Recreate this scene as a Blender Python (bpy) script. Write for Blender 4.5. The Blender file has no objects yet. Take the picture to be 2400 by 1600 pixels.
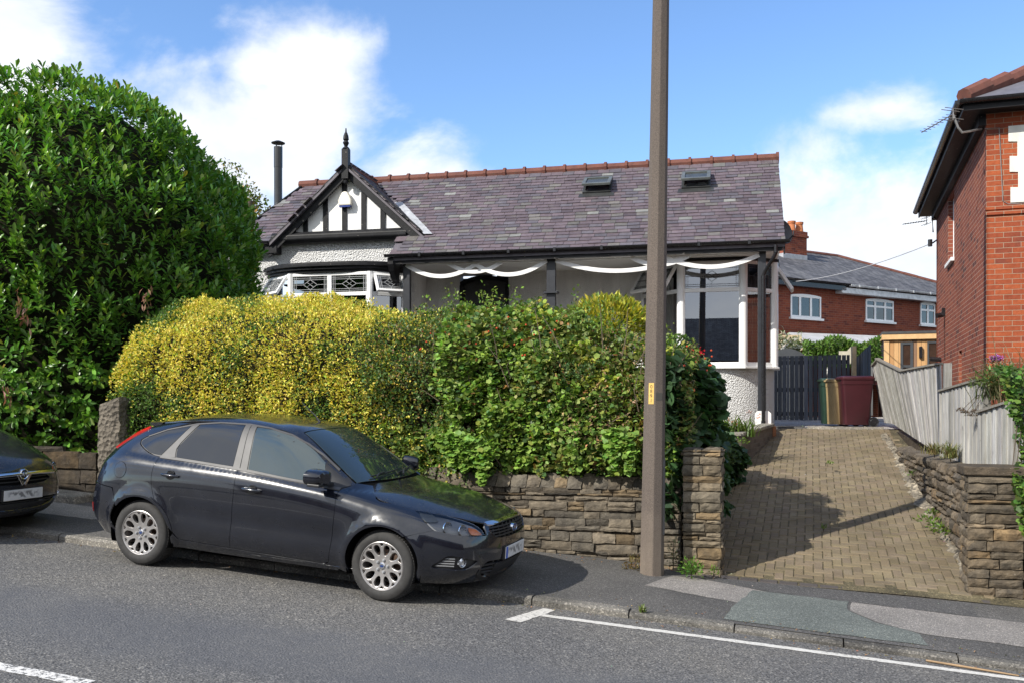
import bpy, math, random
import numpy as np
from math import radians, sin, cos, tan, pi, atan2, sqrt, floor
from mathutils import Vector, Matrix, geometry
from mathutils.bvhtree import BVHTree
S = bpy.context.scene
COL = S.collection
rng = np.random.default_rng(7)
random.seed(7)
# ------------------------------------------------------------------ camera
EYE = 1.73
cam = bpy.data.objects.new('camera', bpy.data.cameras.new('camera'))
COL.objects.link(cam)
cam.location = (0, 0, EYE)
cam.rotation_euler = (radians(90), 0, 0)
cam.data.sensor_width = 36
cam.data.lens = 33.0
cam.data.shift_y = 155 / 2400
cam.data.clip_start = 0.1
cam.data.clip_end = 6000
S.camera = cam
# ------------------------------------------------------------------ light
SUN_EL, SUN_AZ = radians(37), radians(-126)      # azimuth from +Y towards +X
sd = Vector((sin(SUN_AZ) * cos(SUN_EL), cos(SUN_AZ) * cos(SUN_EL), sin(SUN_EL)))
sun = bpy.data.objects.new('sun', bpy.data.lights.new('sun', 'SUN'))
COL.objects.link(sun)
sun.rotation_euler = sd.to_track_quat('Z', 'Y').to_euler()
sun.data.energy = 4.4
sun.data.angle = radians(0.55)
sun.data.color = (1.0, 0.95, 0.86)
S.view_settings.view_transform = 'Standard'
S.view_settings.look = 'None'
S.view_settings.exposure = 0.5
S.view_settings.gamma = 1.0
S.cycles.max_bounces = 8
S.cycles.transparent_max_bounces = 8
W = bpy.data.worlds.new('World')
S.world = W
W.use_nodes = True
wt = W.node_tree
wn, wl = wt.nodes, wt.links
wn.clear()
wo = wn.new('ShaderNodeOutputWorld')
bg = wn.new('ShaderNodeBackground')
wl.new(bg.outputs[0], wo.inputs[0])
sky = wn.new('ShaderNodeTexSky')
sky.sky_type = 'NISHITA'
sky.sun_disc = False
sky.sun_elevation = SUN_EL
sky.sun_rotation = SUN_AZ
sky.air_density = 1.0
sky.dust_density = 0.3
sky.ozone_density = 2.5
bg.inputs['Strength'].default_value = 0.148
def wmath(op, a, b=None, c=None, clamp=False):
	n = wn.new('ShaderNodeMath')
	n.operation = op
	n.use_clamp = clamp
	for i, x in enumerate((a, b, c)):
		if x is None:
			continue
		if isinstance(x, (int, float)):
			n.inputs[i].default_value = x
		else:
			wl.new(x, n.inputs[i])
	return n.outputs[0]
wtc = wn.new('ShaderNodeTexCoord')
wdir = wtc.outputs['Generated']
def wnoise(scale, detail, rough, off=(0, 0, 0), sq=(1, 1, 1), dist=0.0):
	m = wn.new('ShaderNodeMapping')
	wl.new(wdir, m.inputs[0])
	m.inputs['Location'].default_value = off
	m.inputs['Scale'].default_value = sq
	n = wn.new('ShaderNodeTexNoise')
	n.inputs['Scale'].default_value = scale
	n.inputs['Detail'].default_value = detail
	n.inputs['Roughness'].default_value = rough
	n.inputs['Distortion'].default_value = dist
	wl.new(m.outputs[0], n.inputs['Vector'])
	return n.outputs[0]
def cloud_bank(px, py, rx, ry, k=1.0):
	"""an elliptical bank of cloud round one direction of the sky dome"""
	a, b = (px - 1200) / 2200, (955 - py) / 2200
	l = sqrt(a * a + b * b + 1)
	m = wn.new('ShaderNodeMapping')
	m.vector_type = 'TEXTURE'
	wl.new(wdir, m.inputs[0])
	m.inputs['Location'].default_value = (a / l, 1 / l, b / l)
	m.inputs['Rotation'].default_value = (0, 0, -math.atan(a))
	m.inputs['Scale'].default_value = (rx / 2200 / l, 0.6, ry / 2200 / l)
	v = wn.new('ShaderNodeVectorMath')
	v.operation = 'LENGTH'
	wl.new(m.outputs[0], v.inputs[0])
	return wmath('MULTIPLY', wmath('SUBTRACT', 1.0, v.outputs['Value']), k)
banks = [cloud_bank(-60, 230, 480, 340, 1.0), cloud_bank(380, 420, 430, 330, 1.05), cloud_bank(690, 320, 300, 270, 0.95), cloud_bank(610, 170, 150, 110, 0.7),
		cloud_bank(930, 420, 330, 190, 0.65), cloud_bank(2080, 250, 190, 90, 0.55), cloud_bank(2000, 560, 460, 300, 0.62),
		cloud_bank(1300, 900, 3000, 430, 0.5)]
cov = banks[0]
for b in banks[1:]:
	cov = wmath('MAXIMUM', cov, b)
# the half of the sky behind the camera carries broken cloud of its own
sep = wn.new('ShaderNodeSeparateXYZ')
wl.new(wdir, sep.inputs[0])
back = wmath('MULTIPLY', wmath('SUBTRACT', 0.25, sep.outputs['Y']), 0.62)
cov = wmath('MAXIMUM', cov, back)
cn = wmath('SUBTRACT', wnoise(5.0, 10, 0.58, (3.1, 0.4, 1.7), (1, 1, 1.5), 0.25), 0.5)
dens = wmath('ADD', cov, wmath('MULTIPLY', cn, 1.7))
ramp = wn.new('ShaderNodeMapRange')
ramp.interpolation_type = 'SMOOTHSTEP'
wl.new(dens, ramp.inputs[0])
ramp.inputs[1].default_value = 0.08
ramp.inputs[2].default_value = 0.50
cc = wn.new('ShaderNodeMapRange')
wl.new(wnoise(9, 6, 0.55, (7, 2, 2), (1, 1, 1.6)), cc.inputs[0])
cc.inputs[1].default_value = 0.35
cc.inputs[2].default_value = 0.65
cmix = wn.new('ShaderNodeMix')
cmix.data_type = 'RGBA'
cmix.inputs[6].default_value = (4.5, 4.8, 5.4, 1)
cmix.inputs[7].default_value = (5.8, 5.9, 6.0, 1)
wl.new(cc.outputs[0], cmix.inputs[0])
skyc = wn.new('ShaderNodeMix')
skyc.data_type = 'RGBA'
wl.new(wmath('MULTIPLY', ramp.outputs[0], 0.96), skyc.inputs[0])
blue = wn.new('ShaderNodeMix')
blue.data_type = 'RGBA'
blue.blend_type = 'MULTIPLY'
blue.inputs[0].default_value = 1
blue.inputs[7].default_value = (0.86, 1.0, 1.16, 1)
wl.new(sky.outputs[0], blue.inputs[6])
wl.new(blue.outputs[2], skyc.inputs[6])
wl.new(cmix.outputs[2], skyc.inputs[7])
wl.new(skyc.outputs[2], bg.inputs['Color'])
# ------------------------------------------------------------------ frames of reference (metres)
RA = radians(17.7)                                # street direction
U2, V2 = (cos(RA), -sin(RA)), (sin(RA), cos(RA))
OX, OY, SLOPE, KV = -1.18, 8.4, 0.066, 0.62       # KV: kerb line
def R(s, v, z=0.0):
	"""street frame: s along the kerb (downhill to the right), v away from the road"""
	return Vector((OX + s * U2[0] + v * V2[0], OY + s * U2[1] + v * V2[1], z))
def zroad(s, v=0.0):
	return -SLOPE * max(-40, min(40, s))
def zpave(s, v):
	z = zroad(s) + 0.08 + 0.03 * (v - KV)
	return z
def zdrive(s, v):
	z0 = -0.05 - 0.043 * (s - 2.7)
	t = min(1, max(0, (v - 2.45) / 9.3))
	return z0 * (1 - t) + (-0.05) * t + 0.148 * (min(v, 11.75) - 2.45) + max(0, v - 11.75) * 0.015
HA = radians(12.8)                                # bungalow heading
def at(px, py, d):
	"""a point d metres in front of the camera seen at photo pixel px, py"""
	return Vector(((px - 1200) / 2200 * d, d, EYE + (955 - py) / 2200 * d))
# ------------------------------------------------------------------ mesh builders
def link(name, me, mat=None, parent=None):
	o = bpy.data.objects.new(name, me)
	COL.objects.link(o)
	if mat is not None and not me.materials:
		for m in (mat if isinstance(mat, (list, tuple)) else [mat]):
			me.materials.append(m)
	if parent is not None:
		o.parent = parent
	return o
def tag(o, label=None, cat=None, group=None, kind=None):
	if label: o['label'] = label
	if cat: o['category'] = cat
	if group: o['group'] = group
	if kind: o['kind'] = kind
	return o
def thing(name, label, cat, loc=(0, 0, 0), rotz=0.0, group=None, matrix=None):
	o = bpy.data.objects.new(name, None)
	o.empty_display_size = 0.2
	COL.objects.link(o)
	if matrix is not None:
		o.matrix_world = matrix
	else:
		o.location = loc
		o.rotation_euler = (0, 0, rotz)
	return tag(o, label, cat, group)
class MB:
	"""collects shapes and links them as ONE mesh object"""
	def __init__(self):
		self.v, self.f, self.c, self.mi = [], [], [], []
		self.tint = (1, 1, 1)
		self.mat = 0
	def add(self, vs, fs, M=None):
		n = len(self.v)
		for p in vs:
			p = Vector(p)
			self.v.append(M @ p if M is not None else p)
		for f in fs:
			self.f.append([i + n for i in f])
			self.c.append(self.tint)
			self.mi.append(self.mat)
		return self
	def box(self, x0, x1, y0, y1, z0, z1, M=None):
		vs = [(x, y, z) for z in (z0, z1) for y in (y0, y1) for x in (x0, x1)]
		return self.add(vs, [(0, 2, 3, 1), (4, 5, 7, 6), (0, 1, 5, 4), (2, 6, 7, 3), (0, 4, 6, 2), (1, 3, 7, 5)], M)
	def bar(self, a, b, w, h, up=(0, 0, 1)):
		"""a rectangular bar from a to b; w across, h along up"""
		a, b, up = Vector(a), Vector(b), Vector(up)
		d = (b - a).normalized()
		sx = d.cross(up).normalized()
		uz = sx.cross(d).normalized()
		vs = []
		for p in (a, b):
			for i, j in ((-1, -1), (1, -1), (1, 1), (-1, 1)):
				vs.append(p + sx * (i * w / 2) + uz * (j * h / 2))
		return self.add(vs, [(3, 2, 1, 0), (4, 5, 6, 7), (0, 1, 5, 4), (1, 2, 6, 5), (2, 3, 7, 6), (3, 0, 4, 7)])
	def prism(self, poly, lo, hi, axis='z', M=None):
		"""polygon (list of 2D points) pushed from lo to hi along an axis"""
		n = len(poly)
		mk = {'z': lambda p, t: (p[0], p[1], t), 'y': lambda p, t: (p[0], t, p[1]), 'x': lambda p, t: (t, p[0], p[1])}[axis]
		vs = [mk(p, lo) for p in poly] + [mk(p, hi) for p in poly]
		fs = [list(range(n))[::-1], list(range(n, 2 * n))]
		fs += [(i, (i + 1) % n, n + (i + 1) % n, n + i) for i in range(n)]
		return self.add(vs, fs, M)
	def tube(self, pts, r, n=8, cap=True, M=None):
		pts = [Vector(p) for p in pts]
		rs = r if isinstance(r, (list, tuple)) else [r] * len(pts)
		vs, fs = [], []
		ref = None
		for i, p in enumerate(pts):
			d = (pts[min(i + 1, len(pts) - 1)] - pts[max(i - 1, 0)]).normalized()
			if ref is None:
				ref = Vector((0, 0, 1)) if abs(d.z) < 0.9 else Vector((1, 0, 0))
			x = d.cross(ref).normalized()
			y = d.cross(x).normalized()
			ref = -y if False else ref
			for k in range(n):
				t = 2 * pi * k / n
				vs.append(p + (x * cos(t) + y * sin(t)) * rs[i])
		for i in range(len(pts) - 1):
			for k in range(n):
				fs.append((i * n + k, i * n + (k + 1) % n, (i + 1) * n + (k + 1) % n, (i + 1) * n + k))
		if cap:
			fs.append(list(range(n))[::-1])
			fs.append([(len(pts) - 1) * n + k for k in range(n)])
		return self.add(vs, fs, M)
	def lathe(self, prof, n=24, M=None, cap=True):
		vs, fs = [], []
		for r, z in prof:
			for k in range(n):
				t = 2 * pi * k / n
				vs.append((r * cos(t), r * sin(t), z))
		for i in range(len(prof) - 1):
			for k in range(n):
				fs.append((i * n + k, i * n + (k + 1) % n, (i + 1) * n + (k + 1) % n, (i + 1) * n + k))
		if cap:
			fs.append(list(range(n))[::-1])
			fs.append([(len(prof) - 1) * n + k for k in range(n)])
		return self.add(vs, fs, M)
	def sweep(self, path, prof, closed=False, up=(0, 0, 1)):
		"""profile (2D: across, up) carried along a path"""
		path = [Vector(p) for p in path]
		up = Vector(up)
		m = len(prof)
		vs, fs = [], []
		for i, p in enumerate(path):
			d = (path[min(i + 1, len(path) - 1)] - path[max(i - 1, 0)]).normalized()
			sx = d.cross(up).normalized()
			uz = sx.cross(d).normalized()
			k = 1.0
			if 0 < i < len(path) - 1:
				d1 = (path[i] - path[i - 1]).normalized()
				k = 1 / max(0.35, d1.dot(d))
			for a, b in prof:
				vs.append(p + sx * (a * k) + uz * b)
		for i in range(len(path) - 1):
			for k in range(m):
				fs.append((i * m + k, i * m + (k + 1) % m, (i + 1) * m + (k + 1) % m, (i + 1) * m + k))
		fs.append(list(range(m))[::-1])
		fs.append([(len(path) - 1) * m + k for k in range(m)])
		return self.add(vs, fs)
	def build(self, name, mat, parent=None, smooth=False, bevel=0.0, seg=2):
		me = bpy.data.meshes.new(name)
		me.from_pydata([tuple(p) for p in self.v], [], self.f)
		if any(c != (1, 1, 1) for c in self.c):
			a = me.attributes.new('tint', 'FLOAT_COLOR', 'FACE')
			a.data.foreach_set('color', np.array([(*c, 1) for c in self.c], dtype=np.float32).ravel())
		o = link(name, me, mat, parent)
		if any(self.mi):
			me.polygons.foreach_set('material_index', np.array(self.mi, dtype=np.int32))
		if smooth:
			me.polygons.foreach_set('use_smooth', np.ones(len(me.polygons), dtype=bool))
		me.update()
		if bevel:
			b = o.modifiers.new('bevel', 'BEVEL')
			b.width = bevel
			b.segments = seg
			b.limit_method = 'ANGLE'
			b.angle_limit = radians(35)
		return o
def smooth_angle(o, deg=35):
	me = o.data
	me.polygons.foreach_set('use_smooth', np.ones(len(me.polygons), dtype=bool))
	try:
		me.set_sharp_from_angle(angle=radians(deg))
	except Exception:
		pass
	return o
def raw_mesh(name, V, F, mat, parent=None, tint=None, smooth=False):
	"""fast mesh from numpy arrays; F is (n,3) or (n,4)"""
	V = np.asarray(V, dtype=np.float32)
	F = np.asarray(F, dtype=np.int32)
	me = bpy.data.meshes.new(name)
	me.vertices.add(len(V))
	me.vertices.foreach_set('co', V.ravel())
	k = F.shape[1]
	me.loops.add(F.size)
	me.loops.foreach_set('vertex_index', F.ravel())
	me.polygons.add(len(F))
	me.polygons.foreach_set('loop_start', np.arange(0, F.size, k, dtype=np.int32))
	me.polygons.foreach_set('loop_total', np.full(len(F), k, dtype=np.int32))
	if smooth:
		me.polygons.foreach_set('use_smooth', np.ones(len(F), dtype=bool))
	if tint is not None:
		a = me.attributes.new('tint', 'FLOAT_COLOR', 'FACE')
		c = np.ones((len(F), 4), dtype=np.float32)
		c[:, :3] = tint
		a.data.foreach_set('color', c.ravel())
	me.update(calc_edges=True)
	return link(name, me, mat, parent)
def copy_tree(o, parent=None):
	c = o.copy()
	COL.objects.link(c)
	if parent is not None:
		c.parent = parent
	for ch in list(o.children):
		copy_tree(ch, c)
	return c
def sheet(name, fn, s0, s1, ns, v0, v1, nv, mat, dz=0.0, parent=None):
	"""a sheet over the street frame, height fn(s,v)"""
	V, F = [], []
	for j in range(nv + 1):
		for i in range(ns + 1):
			s, v = s0 + (s1 - s0) * i / ns, v0 + (v1 - v0) * j / nv
			V.append(tuple(R(s, v, fn(s, v) + dz)))
	for j in range(nv):
		for i in range(ns):
			a = j * (ns + 1) + i
			F.append((a, a + 1, a + ns + 2, a + ns + 1))
	return raw_mesh(name, V, F, mat, parent, smooth=True)
# ------------------------------------------------------------------ materials
class NT:
	def __init__(self, name):
		self.m = bpy.data.materials.new(name)
		self.m.use_nodes = True
		self.t = self.m.node_tree
		self.n, self.l = self.t.nodes, self.t.links
		self.b = self.n['Principled BSDF']
		self.out = self.n['Material Output']
		self._tc = None
	def tc(self, which='Object'):
		if self._tc is None:
			self._tc = self.n.new('ShaderNodeTexCoord')
		return self._tc.outputs[which]
	def put(self, x, sock):
		if isinstance(x, (int, float)):
			sock.default_value = x
		elif isinstance(x, (tuple, list)):
			sock.default_value = tuple(x) + ((1,) if len(x) == 3 and len(sock.default_value) == 4 else ())
		elif x is not None:
			self.l.new(x, sock)
	def math(self, op, a, b=None, clamp=False):
		n = self.n.new('ShaderNodeMath')
		n.operation = op
		n.use_clamp = clamp
		self.put(a, n.inputs[0])
		self.put(b, n.inputs[1])
		return n.outputs[0]
	def mapping(self, vec, scale=(1, 1, 1), loc=(0, 0, 0), rot=(0, 0, 0)):
		n = self.n.new('ShaderNodeMapping')
		self.l.new(vec, n.inputs[0])
		n.inputs['Scale'].default_value = scale
		n.inputs['Location'].default_value = loc
		n.inputs['Rotation'].default_value = rot
		return n.outputs[0]
	def noise(self, scale, detail=4, rough=0.55, vec=None, dist=0.0):
		n = self.n.new('ShaderNodeTexNoise')
		n.inputs['Scale'].default_value = scale
		n.inputs['Detail'].default_value = detail
		n.inputs['Roughness'].default_value = rough
		n.inputs['Distortion'].default_value = dist
		self.l.new(vec if vec is not None else self.tc(), n.inputs['Vector'])
		return n.outputs[0]
	def voro(self, scale, vec=None, out='Distance', feature='F1', rnd=1.0):
		n = self.n.new('ShaderNodeTexVoronoi')
		n.feature = feature
		n.inputs['Scale'].default_value = scale
		n.inputs['Randomness'].default_value = rnd
		self.l.new(vec if vec is not None else self.tc(), n.inputs['Vector'])
		return n.outputs[out]
	def ramp(self, x, a, b, c=0.0, d=1.0, smooth=False):
		n = self.n.new('ShaderNodeMapRange')
		if smooth:
			n.interpolation_type = 'SMOOTHSTEP'
		self.l.new(x, n.inputs[0])
		for i, q in enumerate((a, b, c, d)):
			n.inputs[i + 1].default_value = q
		return n.outputs[0]
	def mix(self, f, a, b, mode='MIX'):
		n = self.n.new('ShaderNodeMix')
		n.data_type = 'RGBA'
		n.blend_type = mode
		self.put(f, n.inputs[0])
		self.put(a, n.inputs[6])
		self.put(b, n.inputs[7])
		return n.outputs[2]
	def attr(self, name='tint'):
		n = self.n.new('ShaderNodeAttribute')
		n.attribute_name = name
		return n.outputs['Color']
	def bump(self, h, strength=0.5, dist=0.01, normal=None):
		n = self.n.new('ShaderNodeBump')
		n.inputs['Strength'].default_value = strength
		n.inputs['Distance'].default_value = dist
		self.l.new(h, n.inputs['Height'])
		if normal is not None:
			self.l.new(normal, n.inputs['Normal'])
		return n.outputs[0]
	def set(self, color=None, rough=None, metal=None, spec=None, normal=None, coat=None, ior=None, trans=None, emit=None):
		b = self.b
		for k, x in (('Base Color', color), ('Roughness', rough), ('Metallic', metal), ('Specular IOR Level', spec),
					('Normal', normal), ('Coat Weight', coat), ('IOR', ior), ('Transmission Weight', trans)):
			if x is not None:
				self.put(x, b.inputs[k])
		return self.m
def plain(name, col, rough=0.6, metal=0.0, spec=0.5, var=(6.0, 0.25), bump=None, tint=False, coat=None, dirt=None):
	"""paint, plastic, metal, plain wood: a colour with uneven tone, optional grain and grime"""
	t = NT(name)
	c = t.mix(t.ramp(t.noise(var[0], 5, 0.6), 0.3, 0.7), tuple(x * (1 - var[1]) for x in col), tuple(min(1, x * (1 + var[1])) for x in col))
	if tint:
		c = t.mix(1.0, c, t.attr(), 'MULTIPLY')
	if dirt:
		c = t.mix(t.ramp(t.noise(dirt[0], 6, 0.7), dirt[1], dirt[1] + 0.12), c, dirt[2])
	nrm = None
	if bump:
		nrm = t.bump(t.noise(bump[0], 6, 0.65), bump[1], bump[2])
	return t.set(c, rough, metal, spec, nrm, coat)
# ------------------------------------------------------------------ surface materials
def m_asphalt(name, base, chip=0.5, patch=0.25, scale=95, big=0.55):
	t = NT(name)
	g = t.noise(scale, 3, 0.7)
	c = t.mix(t.ramp(g, 0.36, 0.66), tuple(x * (1 - chip) for x in base), tuple(x * (1 + chip) for x in base))
	sp = t.voro(scale * 0.9, out='Color')
	sep = t.n.new('ShaderNodeSeparateColor')
	t.l.new(sp, sep.inputs[0])
	c = t.mix(t.math('MULTIPLY', t.ramp(sep.outputs[0], 0.80, 0.97), 0.75), c, (base[0] * 2.4, base[1] * 2.35, base[2] * 2.3))
	c = t.mix(t.math('MULTIPLY', t.ramp(sep.outputs[1], 0.78, 0.95), 0.6), c, (base[0] * 0.35, base[1] * 0.35, base[2] * 0.36))
	pn = t.noise(big, 5, 0.6, dist=0.4)
	c = t.mix(t.ramp(pn, 0.35, 0.68), t.mix(1.0, c, (1 - patch, 1 - patch, 1 - patch), 'MULTIPLY'), t.mix(1.0, c, (1 + patch * 0.5, 1 + patch * 0.46, 1 + patch * 0.4), 'MULTIPLY'))
	n = t.bump(t.math('ADD', g, t.math('MULTIPLY', t.voro(scale * 0.8), -0.6)), 0.75, 0.006)
	return t.set(c, 0.88, spec=0.3, normal=n)
M = {}
# the road: coarse worn chippings, smoother bluish wheel track, dark blots
t = NT('road asphalt')
vec = t.mapping(t.tc(), rot=(0, 0, RA))
g = t.noise(70, 3, 0.7)
base = (0.135, 0.130, 0.125)
c = t.mix(t.ramp(g, 0.36, 0.64), (0.062, 0.060, 0.058), (0.205, 0.198, 0.188))
vc = t.voro(75, out='Color')
sc_ = t.n.new('ShaderNodeSeparateColor')
t.l.new(vc, sc_.inputs[0])
c = t.mix(t.math('MULTIPLY', t.ramp(sc_.outputs[0], 0.82, 0.98), 0.8), c, (0.34, 0.32, 0.29))
c = t.mix(t.math('MULTIPLY', t.ramp(sc_.outputs[1], 0.78, 0.95), 0.7), c, (0.035, 0.035, 0.036))
sxyz = t.n.new('ShaderNodeSeparateXYZ')
t.l.new(vec, sxyz.inputs[0])
# v coordinate across the street runs along rotated Y; wheel tracks are smoother
vv = t.math('ADD', sxyz.outputs['Y'], t.math('MULTIPLY', t.noise(0.5, 3, 0.6), 1.1))
tr = t.ramp(t.math('ABSOLUTE', t.math('SUBTRACT', vv, 6.45)), 0.25, 0.95, 1.0, 0.0, True)
c = t.mix(t.math('MULTIPLY', tr, 0.62), c, (0.108, 0.110, 0.118))
pn = t.noise(0.75, 6, 0.62, dist=0.5)
c = t.mix(t.ramp(pn, 0.4, 0.72), t.mix(1.0, c, (0.86, 0.87, 0.89), 'MULTIPLY'), t.mix(1.0, c, (1.12, 1.10, 1.05), 'MULTIPLY'))
st = t.mapping(t.tc(), scale=(0.35, 1.6, 1), rot=(0, 0, RA))
c = t.mix(t.math('MULTIPLY', t.ramp(t.noise(0.9, 5, 0.7, vec=st), 0.60, 0.76), 0.4), c, (0.058, 0.060, 0.068))
n_ = t.bump(t.math('ADD', g, t.math('MULTIPLY', t.voro(62), -0.7)), 0.9, 0.008)
M['road'] = t.set(c, 0.86, spec=0.32, normal=n_)
M['pave'] = m_asphalt('pavement asphalt', (0.098, 0.095, 0.092), 0.35, 0.3, 120, 0.7)
M['pave_light'] = m_asphalt('worn and sunlit pale tarmac', (0.23, 0.215, 0.20), 0.35, 0.2, 130, 1.2)
M['pave_green'] = m_asphalt('greenish grey tarmac', (0.128, 0.142, 0.132), 0.28, 0.18, 130, 1.0)
M['pave_dark'] = m_asphalt('new dark tarmac', (0.085, 0.083, 0.082), 0.4, 0.2, 110, 1.0)
M['gravel'] = m_asphalt('pale gravel', (0.34, 0.32, 0.30), 0.6, 0.3, 40, 1.2)
M['soil'] = m_asphalt('garden soil', (0.055, 0.042, 0.03), 0.5, 0.3, 30, 1.0)
M['concrete'] = m_asphalt('old concrete', (0.27, 0.25, 0.215), 0.22, 0.45, 90, 2.2)
M['rubble'] = m_asphalt('crumbling mortar', (0.20, 0.175, 0.135), 0.5, 0.45, 22, 2.5)
# kerb: gritty stone with joint marks
M['kerb'] = m_asphalt('kerb stone', (0.165, 0.157, 0.142), 0.3, 0.6, 90, 1.3)
# white road paint, worn through to the asphalt
t = NT('road paint')
w = t.ramp(t.math('ADD', t.noise(26, 6, 0.75), t.math('MULTIPLY', t.noise(2.2, 3, 0.5), 0.35)), 0.53, 0.60)
c = t.mix(t.ramp(t.noise(40, 4, 0.6), 0.3, 0.7), (0.46, 0.44, 0.40), (0.64, 0.62, 0.575))
c = t.mix(t.math('SUBTRACT', 1.0, w), (0.10, 0.098, 0.095), c) if False else t.mix(t.ramp(t.math('ADD', t.noise(30, 6, 0.75), t.math('MULTIPLY', t.noise(2.2, 3, 0.5), 0.3)), 0.72, 0.80), c, (0.10, 0.098, 0.095))
M['paint_line'] = t.set(c, 0.8, normal=t.bump(t.noise(70, 3, 0.7), 0.5, 0.004))
# older line, mostly worn
t = NT('worn road paint')
c = t.mix(t.ramp(t.noise(30, 6, 0.75), 0.5, 0.56), (0.66, 0.64, 0.60), (0.11, 0.108, 0.105))
M['paint_worn'] = t.set(c, 0.8, normal=t.bump(t.noise(70, 3, 0.7), 0.5, 0.004))
def m_stone(name, dark=(0.068, 0.059, 0.048), light=(0.205, 0.172, 0.128), soot=0.5):
	t = NT(name)
	c = t.mix(t.ramp(t.noise(9, 6, 0.65), 0.3, 0.72), dark, light)
	c = t.mix(1.0, c, t.attr(), 'MULTIPLY')
	c = t.mix(t.math('MULTIPLY', t.ramp(t.noise(3.5, 6, 0.7), 0.48, 0.68), soot), c, (0.045, 0.04, 0.036))
	c = t.mix(t.math('MULTIPLY', t.ramp(t.noise(55, 3, 0.7), 0.62, 0.75), 0.35), c, (0.42, 0.39, 0.32))
	h = t.math('ADD', t.noise(22, 8, 0.7), t.math('MULTIPLY', t.noise(90, 3, 0.7), 0.35))
	return t.set(c, 0.92, spec=0.2, normal=t.bump(h, 0.9, 0.02))
M['stone'] = m_stone('gritstone')
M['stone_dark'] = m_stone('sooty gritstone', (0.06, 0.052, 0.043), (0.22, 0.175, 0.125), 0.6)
M['mortar'] = m_asphalt('lime mortar', (0.145, 0.122, 0.092), 0.4, 0.5, 60, 3.0)
M['mortar_dark'] = m_asphalt('sooty mortar', (0.13, 0.11, 0.085), 0.4, 0.5, 60, 3.0)
# block paving: tint per block
t = NT('block paving')
c = t.mix(t.ramp(t.noise(1.4, 6, 0.65, dist=0.4), 0.3, 0.72), (0.125, 0.098, 0.064), (0.225, 0.180, 0.120))
c = t.mix(1.0, c, t.attr(), 'MULTIPLY')
c = t.mix(t.math('MULTIPLY', t.ramp(t.noise(60, 4, 0.75), 0.45, 0.7), 0.4), c, (0.10, 0.085, 0.06))
c = t.mix(t.math('MULTIPLY', t.ramp(t.noise(130, 2, 0.7), 0.66, 0.74), 0.5), c, (0.50, 0.44, 0.34))
M['paver'] = t.set(c, 0.9, spec=0.25, normal=t.bump(t.noise(120, 4, 0.7), 0.7, 0.006))
M['joint'] = m_asphalt('mossy joint sand', (0.12, 0.102, 0.06), 0.5, 0.4, 80, 2.0)
# ------------------------------------------------------------------ ground, road, pavement
def zground(s, v):
	if v < 3.0:
		z = zroad(s) - 0.30
	else:
		t_ = min(1, (v - 3.0) / 9.0)
		z = (zroad(s) - 0.30) * (1 - t_) + 1.05 * t_ - (0.0 if v < 60 else 0.0)
	return z
V, F = [], []
gs = [-3000, -800, -200, -80, -40, -25, -18, -12, -8, -5, -2, 0, 2, 4, 6, 9, 13, 20, 40, 80, 200, 800, 3000]
gv = [-3000, -800, -200, -60, -30, -15, -9, -6, -3, 0, 2.6, 3.0, 5, 7, 9, 12, 16, 22, 35, 60, 120, 400, 1000, 3000]
for v_ in gv:
	for s_ in gs:
		V.append(tuple(R(s_, v_, zground(s_, v_))))
nS = len(gs)
for j in range(len(gv) - 1):
	for i in range(nS - 1):
		F.append((j * nS + i, j * nS + i + 1, (j + 1) * nS + i + 1, (j + 1) * nS + i))
ground = raw_mesh('ground', V, F, M['soil'])
tag(ground, kind='structure')
road = sheet('road', lambda s, v: zroad(s) - 0.012 * max(0, -v - 3.0) * 0, -40, 40, 80, -8.2, KV + 0.02, 12, M['road'])
tag(road, kind='structure')
def zpv(s, v):
	z = zpave(s, v) - (0.026 * max(0, 1 - (v - KV - 0.1) / 0.5) if s > 1.3 else 0.004)
	if 2.0 < s < 6.2 and v > 1.9:            # lifts to meet the drive
		k = min(1, (v - 1.9) / 0.55) * min(1, (s - 2.0) / 0.3) * min(1, (6.2 - s) / 0.5)
		k = max(0, k)
		z = z * (1 - k * k) + (zdrive(s, 2.45) - 0.012) * k * k
	return z
pave = sheet('pavement', zpv, -30, 30, 300, KV + 0.10, 2.95, 32, M['pave'])
tag(pave, kind='structure')
# far pavement behind the camera
fp = sheet('far_pavement', lambda s, v: zroad(s) + 0.09, -40, 40, 20, -14.0, -8.2, 2, M['pave'])
tag(fp, kind='structure')
# kerb: one run of stones with open joints
mb = MB()
s = -14.0
while s < 14:
	L = 0.90 + random.uniform(-0.05, 0.05)
	low = 0.045 if s > 1.4 else 0.0
	for a, b, g_ in ((s + 0.006, s + L - 0.006, 0),):
		dv = random.uniform(-0.008, 0.008)
		dz = random.uniform(-0.006, 0.006)
		rows = []
		for q in (a, (a + b) / 2, b):
			zt = zpave(q, KV) - 0.004 + dz - low * 0.5
			zb = zroad(q) - 0.08
			rows.append([R(q, KV - 0.005 + dv, zb), R(q, KV - 0.005 + dv, zt - 0.022), R(q, KV + 0.022 + dv, zt), R(q, KV + 0.125, zt + 0.004), R(q, KV + 0.125, zb)])
		vs = [p for r_ in rows for p in r_]
		fs = []
		for i in range(2):
			for k in range(4):
				fs.append((i * 5 + k, i * 5 + k + 5, i * 5 + k + 6, i * 5 + k + 1))
		fs.append((0, 1, 2, 3, 4))
		fs.append((14, 13, 12, 11, 10))
		mb.tint = tuple([random.uniform(0.85, 1.12)] * 3)
		mb.add(vs, fs)
	s += L
kerb = mb.build('kerb', M['kerb'])
tag(kerb, kind='structure')
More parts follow.
